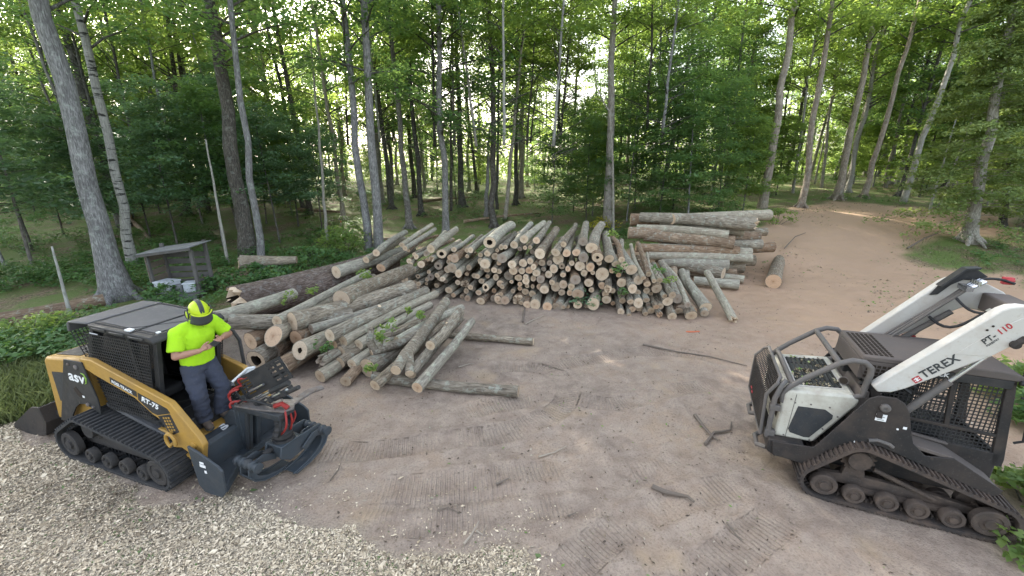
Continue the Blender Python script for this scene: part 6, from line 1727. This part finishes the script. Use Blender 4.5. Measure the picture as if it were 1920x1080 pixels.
rm = Matrix.Translation((-.58, -.02, 1.867)) @ Matrix.Rotation(R(-1.8), 4, 'Y')
k = MB()
for i in range(6):
    for j in range(13): k.box(-.14+i*.050, -.110+i*.050, -.37+j*.058, -.334+j*.058, .001, .006, rm)
k.build('roof_grid', M['hollow'], RF)  # dark tiles on the roof, painted shade for the grid's holes
for s in (-1, 1):
    k = MB(); k.prism([(-.76, 1.80), (-.32, 1.80), (-.36, 1.68), (-.50, 1.55), (-.70, 1.55)], s*.425, s*.452); vp = k.build('vent_panel', M['mud_roof'], CB)
    k = MB()
    for i in range(5):
        for j in range(4): k.box(-.71+i*.050+j*.006, -.675+i*.050+j*.006, s*.450, s*.4545, 1.585+j*.047, 1.618+j*.047)
    k.build('vent_hole', M['hollow'], vp)  # small dark tiles, the shade of the vent holes as colour
    k = MB(); k.box(-.36, .62, s*.425, s*.45, 1.70, 1.80); bd = k.build('roof_side', M['black_paint'], CB, bevel=.006)
    if s < 0: letter('POSI-TRACK', .062, 'decal_white', bd, (-.33, -.4525, 1.735), (R(90), R(-1), 0), bold=.002, sx=1.1)
k = MB(); k.tube([(.66, -.45, 1.80), (.72, -.46, 1.79), (.76, -.46, 1.74)], .03, 10); k.tube([(.66, .45, 1.80), (.72, .46, 1.79), (.76, .46, 1.74)], .03, 10); k.build('work_light', M['black_paint'], RF)
k = MB(); k.tube([(.72, -.44, 1.62), (.80, -.46, 1.60), (.86, -.46, 1.10), (.80, -.44, 1.05)], .014, 8); k.build('grab_rail', M['hose'], CB)
k = MB(); k.box(-.12, .30, -.24, .24, .82, .98); k.box(-.22, -.08, -.22, .22, .98, 1.6); k.build('seat', M['seat'], CB, bevel=.04)
# loader arms
AP = [(-.66, 1.56), (-.60, 1.64), (.20, 2.645), (.26, 2.69), (.34, 2.71), (.56, 2.70), (.80, 2.58), (1.05, 2.34), (1.28, 2.00), (1.24, 1.92), (1.14, 1.94), (.90, 2.18), (.70, 2.30), (.48, 2.34), (.33, 2.23), (.24, 2.125), (-.06, 1.86), (-.36, 1.60), (-.48, 1.52), (-.60, 1.50)]
for s in (-1, 1):
    k = MB(); k.prism(AP, s*.52, s*.648); ar = k.build('lift_arm', WH, TX, bevel=.014)
    k = MB(); k.prism([(-.05, 2.105), (.24, 2.13), (.40, 2.32), (.56, 2.36), (.80, 2.28), (.95, 2.22), (.78, 2.52), (.55, 2.64), (.40, 2.62), (.22, 2.44)], s*.645, s*.653); k.build('arm_panel', WH, ar, bevel=.003)
    k = MB()
    for (x, z) in ((.14, 2.42), (.175, 2.47)): k.lathe([(.012, s*.653), (.012, s*.655)], (x, 0, z), 'y', 8)
    k.build('bolt_hole', M['hollow'], ar)  # dark dots with the holes' shade painted in
    k = MB(); k.tube([(.37, s*.655, 2.28), (.43, s*.66, 2.36)], .034, 10); k.lathe([(.045, s*.652), (.045, s*.68), (.02, s*.684)], (.385, 0, 2.30), 'y', 14); k.lathe([(.032, s*.652), (.032, s*.67)], (.435, 0, 2.37), 'y', 12); k.build('cam_lock', MK, ar)
    k = MB(); k.tube([(-.26, s*.58, 1.30), (.02, s*.585, 1.75)], .042, 12); cy = k.build('lift_cylinder', GT, TX)
    k = MB(); k.tube([(.02, s*.585, 1.75), (.30, s*.59, 2.20)], .024, 10); k.build('cylinder_rod', M['steel'], cy)
    if s < 0:
        letter('TEREX', .125, 'decal_dark', ar, (-.235, -.6505, 1.765), (R(90), R(-48), 0), bold=.003, sx=1.0)
        k = MB(); lm_ = Matrix.Translation((-.29, -.649, 1.685)) @ Matrix.Rotation(R(-48), 4, 'Y'); k.box(0, .078, -.0015, 0, 0, .07, lm_); lg = k.build('logo', M['decal_red'], ar)
        k = MB(); k.box(.012, .066, -.003, -.0015, .042, .050, lm_); k.box(.030, .048, -.003, -.0015, .012, .060, lm_); k.box(.012, .066, -.0032, -.0017, .020, .027, lm_); k.build('logo_mark', M['decal_white'], lg)
        letter('PT-', .085, 'decal_dark', ar, (.16, -.6545, 2.257), (R(90), R(-54), 0), bold=.002, shear=.1)
        letter('110', .085, 'decal_red', ar, (.25, -.6545, 2.381), (R(90), R(-54), 0), bold=.002, shear=.1)
        letter('FORESTRY', .026, 'decal_dark', ar, (.185, -.6545, 2.235), (R(90), R(-54), 0), bold=.0005)
# cross tube between the arms
k = MB(); k.box(.60, .86, -.52, .52, 2.34, 2.56); k.build('arm_crosstube', M['mud_roof'], TX, bevel=.02)
# hydraulic lines and bracket on the far arm
k = MB(); k.prism([(.10, 2.46), (.16, 2.60), (.34, 2.84), (.46, 2.86), (.60, 2.76), (.50, 2.70), (.38, 2.70), (.28, 2.62), (.18, 2.48)], .50, .515); k.prism([(.16, 2.60), (.34, 2.84), (.46, 2.86), (.47, 2.885), (.33, 2.865), (.13, 2.61)], .40, .515)
k.build('hose_bracket', M['black_paint'], TX, bevel=.004)
k = MB()
for i in range(3): k.tube([(-.30+i*.02, .47-i*.04, 1.80), (.16, .47-i*.04, 2.32), (.30, .46-i*.04, 2.50), (.42, .46-i*.05, 2.66)], .017, 8)
k.tube([(-.20, .45, 1.70), (.35, .47, 2.28)], .035, 10); k.build('hydraulic_line', GT, TX)
k = MB()
for i in range(4): k.tube([(.36+i*.0, .44-i*.045, 2.62), (.50, .44-i*.045, 2.74)], .016, 8); k.lathe([(.022, 0), (.022, .05)], (.44, .44-i*.045, 2.68), 'z', 8)
k.box(.33, .40, .28, .48, 2.60, 2.66); k.build('hose_fitting', M['steel'], TX)
k = MB(); k.tube(sag((.50, .42, 2.74), (.80, .40, 2.72), -.03, 6), .016, 7); k.tube(sag((.12, .42, 2.2), (.5, .2, 2.35), .16, 8), .018, 7); k.tube(sag((.30, .40, 2.5), (.62, .1, 2.46), .12, 8), .016, 7); k.build('hose', M['hose'], TX)
k = MB(); k.ball((.76, .44, 2.75), .045, 10, 8, (1.3, 1, .9)); k.box(.70, .80, .41, .47, 2.70, 2.79); k.build('coupler_cap', M['decal_red'], TX, bevel=.01)
k = MB(); k.box(-.12, .06, .517, .5195, 1.80, 1.86, Matrix.Translation((.06, 0, -.02)) @ Matrix.Rotation(R(-40), 4, 'Y') @ Matrix.Translation((1.2, 0, 0.0))) if False else k.box(-.05, .10, .512, .5195, 1.82, 1.88); k.build('reflector', M['decal_red'], TX)
k = MB(); k.prism([(.56, 2.38), (.62, 2.44), (.78, 2.45), (.74, 2.40)], .1, .3); k.build('rod_guard', CR, TX, bevel=.01)
# hoses at the pivot
k = MB()
for (a, b_, d) in (((-.70, -.34, 1.50), (-.22, -.48, 1.62), -.16), ((-.70, -.40, 1.46), (-.22, -.50, 1.58), -.13), ((-.68, -.28, 1.52), (-.20, -.46, 1.66), -.18), ((-.66, -.44, 1.40), (-.25, -.52, 1.50), -.12)): k.tube(sag(a, b_, d, 10), .024, 8)
k.build('hose', M['hose'], TX)
k = MB(); k.prism([(1.10, 2.02), (1.24, 2.08), (1.36, 1.80), (1.30, 1.46), (1.22, 1.46), (1.24, 1.78)], -.50, .50); k.build('tool_coupler', M['black_paint'], TX, bevel=.01)
# ------------------------------------------------------------ shelter, boxes, bushes and small things
M['wood_grey'] = paint('weathered boards', (0.105, 0.10, 0.095), (0.06, 0.055, 0.045), 0.7, 0.9, 6)
M['wood_tan'] = paint('weathered log end boards', (0.15, 0.125, 0.095), (0.07, 0.06, 0.05), 0.6, 0.9, 6)
M['tin'] = paint('grey tin roof', (0.17, 0.175, 0.185), (0.09, 0.085, 0.075), 0.5, 0.5, 5)
M['box_white'] = paint('white painted box', (0.46, 0.49, 0.52), (0.22, 0.21, 0.18), 0.4, 0.5, 6)
sp = at_ground(348, 550); sz = gz(sp.x, sp.y)
SH = empty('wood_shelter', (sp.x, sp.y, sz), R(8)); tag(SH, 'small open sided wooden shelter with slanting tin roof at the edge of the wood', 'shelter')
W2 = .64
for sx in (-W2, W2):
    for sy, hh in ((-.35, 1.45), (.45, 1.62)):
        k = MB(); k.box(sx-.045, sx+.045, sy-.045, sy+.045, -.1, hh+(.06 if sx > 0 else -.02)); k.build('post', M['wood_grey'], SH)
k = MB(); k.prism([(-W2-.10, 1.44), (W2+.14, 1.62), (W2+.14, 1.645), (-W2-.10, 1.465)], -.62, .60); rf = k.build('roof', M['tin'], SH)
k = MB(); k.prism([(-W2-.10, 1.36), (W2+.14, 1.54), (W2+.14, 1.615), (-W2-.10, 1.435)], -.60, -.57); k.build('fascia_board', M['wood_grey'], rf)
for z in (.20, .42, .64, .90, 1.12):
    k = MB(); k.box(-W2, W2, .50, .53, z, z+.17); k.build('back_board', M['wood_grey'], SH)
for i in range(6):
    k = MB(); k.box(-W2-.03, -W2+.0, -.42, .50, .05+i*.22, .22+i*.22); k.build('side_board', M['wood_tan'], SH)
k = MB(); k.box(-W2-.05, W2+.1, -.72, .48, .10, .16); k.build('floor_board', M['wood_grey'], SH); k = MB(); k.box(-W2-.05, W2+.1, -.76, -.72, .02, .17); k.build('front_board', M['tin'], SH)
sm = Matrix.Translation((sp.x, sp.y, sz)) @ Matrix.Rotation(R(8), 4, 'Z')
def wbox(loc, s, rz, label):
    r_ = empty('box', sm @ Vector(loc), rz); tag(r_, label, 'box')
    k = MB(); k.box(-s[0], s[0], -s[1], s[1], 0, s[2]); k.build('body', M['box_white'], r_, bevel=.012)
    k = MB(); k.box(-s[0]-.02, s[0]+.02, -s[1]-.02, s[1]+.02, s[2], s[2]+.05); k.build('lid', M['box_white'], r_, bevel=.01)
    return r_
wbox((-.24, -.35, .16), (.26, .22, .34), R(-12), 'larger white lidded box in the wooden shelter')
wbox((.40, -.30, .16), (.16, .16, .26), R(14), 'smaller white lidded box at the right in the wooden shelter')
k = MB(); k.lathe([(.10, .16), (.11, .18), (.11, .42), (.09, .44)], (.12, -.45, 0), 'z', 14); o = k.build('pail', M['tin'], loc=(sp.x, sp.y, sz)); o.rotation_euler = (0, 0, R(8)); tag(o, 'grey metal pail between the two white boxes in the shelter', 'pail')

def bush(px_, py_, rad, hgt, n, leaf, label, name='bush', lsize=.11, yoff=0, cat='bush', z0=None):
    p = at_ground(px_, py_); p.y += yoff; p.z = gz(p.x, p.y) if z0 is None else z0
    r = np.random.default_rng(int(px_*7+py_)); root = empty(name, p); tag(root, label, cat)
    spr = []; mb = MB()
    for i in range(n):
        a = r.uniform(0, 6.28); q = rad*math.sqrt(r.random()); z = hgt*(.25+.75*r.random())*(1-.35*(q/rad)**2)
        c = (q*math.cos(a), q*math.sin(a), z); spr.append((c, rad*.32*r.uniform(.7, 1.3), .05, int(26*r.uniform(.7, 1.3)), (0, 0), r.uniform(.2, .9)))
        if i % 3 == 0: mb.tube([(q*.25*math.cos(a), q*.25*math.sin(a), -.05), (c[0]*.6, c[1]*.6, z*.6), c], [.012, .009, .004], 5, cap=False)
    V_, N_, S_, T_ = spray_set(spr, r, lsize, .5); V, F = leaves(V_, N_, S_, .62, .3, r=r)
    link('foliage', mesh_np('foliage', V, F, M[leaf], dict(tint=('FACE', T_))), root); mb.build('stems', M['bark_dark'], root)
    return root
bush(648, 478, 1.1, 1.5, 46, 'leaf_light', 'bright leafy bush behind the huge rotten trunk', lsize=.15)
bush(590, 500, .9, .9, 30, 'leaf_fern', 'low green bush left of the bright leafy bush', lsize=.13)
bush(505, 528, .9, .7, 30, 'leaf_fern', 'broad leaved low plants in front of the weathered fallen trunk', lsize=.16)
bush(430, 540, .8, .7, 26, 'leaf_fern', 'low green plants right beside the wooden shelter', lsize=.13)
bush(310, 560, .6, .6, 20, 'leaf_fern', 'green fern clump at the front of the wooden shelter', lsize=.13)
bush(55, 655, 1.0, .8, 40, 'leaf_light', 'pale green seedlings below the long fallen trunk', lsize=.13)
bush(150, 648, .7, .55, 24, 'leaf_fern', 'fern clump behind the yellow loader hood', lsize=.12)
bush(-10, 690, .9, .7, 30, 'leaf_fern', 'green plants at the left edge above the wood chips', lsize=.13)
bush(740, 470, .9, .6, 24, 'leaf_fern', 'fern clump behind the left shoulder of the big log pile', lsize=.13)
bush(1350, 408, .9, 1.0, 26, 'leaf_maple', 'green bush behind the stacked sawlogs', lsize=.13)
bush(1455, 420, .7, .8, 20, 'leaf_light', 'small light green bush on the earth bank', lsize=.12)
bush(1905, 745, .55, .75, 34, 'leaf_light', 'leafy plant at the right edge by the front of the white loader cab', lsize=.14)
bush(1960, 800, .60, .65, 34, 'leaf_maple', 'dark leafy plant at the right edge in front of the white loader', lsize=.13)
bush(1935, 950, .40, .45, 22, 'leaf_light', 'leafy plant at the lower right beside the white loader track', lsize=.12)
bush(1925, 1045, .30, .25, 14, 'leaf_light', 'small leafy sprig in the lower right corner', lsize=.10)
bush(1128, 428, .8, .9, 16, 'leaf_yellow', 'bush with yellowing leaves behind the right half of the log pile', lsize=.13, yoff=-.8)
# leafy sprigs still on the logs
def sprig(p, rad, n, leaf, label, lsize=.09):
    r = np.random.default_rng(int(abs(p[0]*977+p[2]*131))); root = empty('leafy_sprig', p); tag(root, label, 'sprig')
    spr = [((r.normal(0, rad*.5), r.normal(0, rad*.5), abs(r.normal(0, rad*.4))), rad*.4, .04, 9, (0, 0), r.uniform(.3, .9)) for _ in range(n)]
    V_, N_, S_, T_ = spray_set(spr, r, lsize, .6); V, F = leaves(V_, N_, S_, .75, .3, r=r)
    link('leaves', mesh_np('leaves', V, F, M[leaf], dict(tint=('FACE', T_))), root)
    k = MB(); k.tube([(0, 0, -.12), (rad*.2, 0, .02), (rad*.5, .02, rad*.3)], [.012, .009, .004], 5); k.build('twig', M['twig'], root)
sprig(at(690, 520, 1.15), .28, 9, 'leaf_light', 'pale leafy sprig at the back of the loose pile on the thick logs')
sprig(at(732, 622, .78), .25, 8, 'leaf_light', 'bright maple leaves beside the upright broken stub in the loose pile')
sprig(at(715, 640, .70), .18, 6, 'leaf_light', 'maple leaves just left of the bright ones in the loose pile')
sprig(at(790, 594, .74), .18, 6, 'leaf_light', 'small maple sprig on the smooth logs of the loose pile')
sprig(at(762, 586, .78), .14, 4, 'leaf_light', 'tiny maple sprig at the far end of the pole with the red mark')
sprig(at(697, 690, .48), .12, 4, 'leaf_light', 'single bright maple leaf low in front of the loose pile')
sprig(at(612, 655, .62), .20, 6, 'leaf_fern', 'dark green leaves tucked between logs right of the rotten pocket log')
sprig(at(585, 548, .95), .22, 6, 'leaf_light', 'bright leaves hanging over the dark side of the rotten trunk')
sprig(at(540, 560, .85), .18, 5, 'leaf_light', 'small leaves on a twig over the near end of the rotten trunk')
sprig(on_face(1095, 565, .22)+FN*.15, .34, 14, 'leaf_blue', 'grey green wilted leaves hanging at the foot of the big log pile')
sprig(on_face(1165, 506, .22)+FN*.10, .22, 7, 'leaf_maple', 'green leaves under the biggest round end right of the pile middle')
sprig(on_face(1232, 508, .22)+FN*.12, .22, 7, 'leaf_maple', 'green leaves on the pale poles at the right slope of the pile')
sprig(on_face(1170, 548, .22)+FN*.10, .18, 6, 'leaf_maple', 'few green leaves beside the dark hollow end in the right pile half')
sprig(on_face(1146, 440, .22)+FN*.05, .20, 6, 'leaf_light', 'light green leaves on the pile top by the forked sapling')
sprig(on_face(1253, 525, .22)+FN*.15, .20, 6, 'leaf_light', 'light leaves hanging down the right slope of the big pile')
# pale fallen branch in the grass
def branch(pts, w, mat, label, fork=None):
    P = [at_ground(*a) for a in pts]
    for i, p in enumerate(P): p.z = gz(p.x, p.y)+.10+.06*math.sin(i*1.7)
    b0 = P[0].copy(); k = MB(); k.tube([p-b0 for p in P], [w*(1-.55*i/(len(P)-1)) for i in range(len(P))], 7)
    if fork:
        Q = [at_ground(*a) for a in fork]
        for q in Q: q.z = gz(q.x, q.y)+.10
        k.tube([q-b0 for q in Q], [w*.6, w*.45, w*.3][:len(Q)], 6)
    o = k.build('fallen_branch', M[mat], loc=b0); tag(o, label, 'branch')
branch([(-20, 722), (25, 695), (55, 670), (88, 650), (125, 635)], .035, 'twig_pale', 'pale forked branch lying in the grass left of the yellow loader', [(45, 685), (62, 690), (84, 690)])
branch([(1470, 470), (1490, 450), (1510, 440)], .025, 'twig', 'dead branch on the dark earth bank by the sawlogs')
branch([(1700, 470), (1730, 455), (1760, 440)], .04, 'twig', 'dead branch on the ground left of the reddish trunked cedar')
branch([(1330, 402), (1345, 380), (1352, 355)], .03, 'twig_pale', 'bare dead branch standing behind the stacked sawlogs')
# orange paint on the dirt and small stakes
p = at_ground(1298, 625)
k = MB(); k.add([(-.18, -.03, 0), (-.05, -.045, 0), (.16, -.02, 0), (.20, .03, 0), (.02, .02, 0), (-.15, .03, 0), (-.18, -.03, -.02), (-.05, -.045, -.02), (.16, -.02, -.02), (.20, .03, -.02), (.02, .02, -.02), (-.15, .03, -.02)], [(0, 1, 2, 3, 4, 5), (11, 10, 9, 8, 7, 6)]+[(i, i+6, (i+1) % 6+6, (i+1) % 6) for i in range(6)])
o = k.build('orange_ribbon', M['orange_mark'], loc=(p.x, p.y, gz(p.x, p.y)+.02)); tag(o, 'orange scrap of ribbon on the dirt in front of the big pile', 'ribbon')
for (a, b_, lab) in ((641, 432, 'thin marker stake with a reddish top on the forest floor, left of a pair'), (654, 440, 'thin marker stake with a reddish top on the forest floor, right of a pair')):
    p = at_ground(a, b_); p.z = gz(p.x, p.y); k = MB(); k.box(-.02, .02, -.01, .01, -.1, .55); o = k.build('marker_stake', M['twig_pale'], loc=p); tag(o, lab, 'stake')
    k = MB(); k.box(-.022, .022, -.012, .012, .45, .56); k.build('stake_top', M['orange_mark'], o)
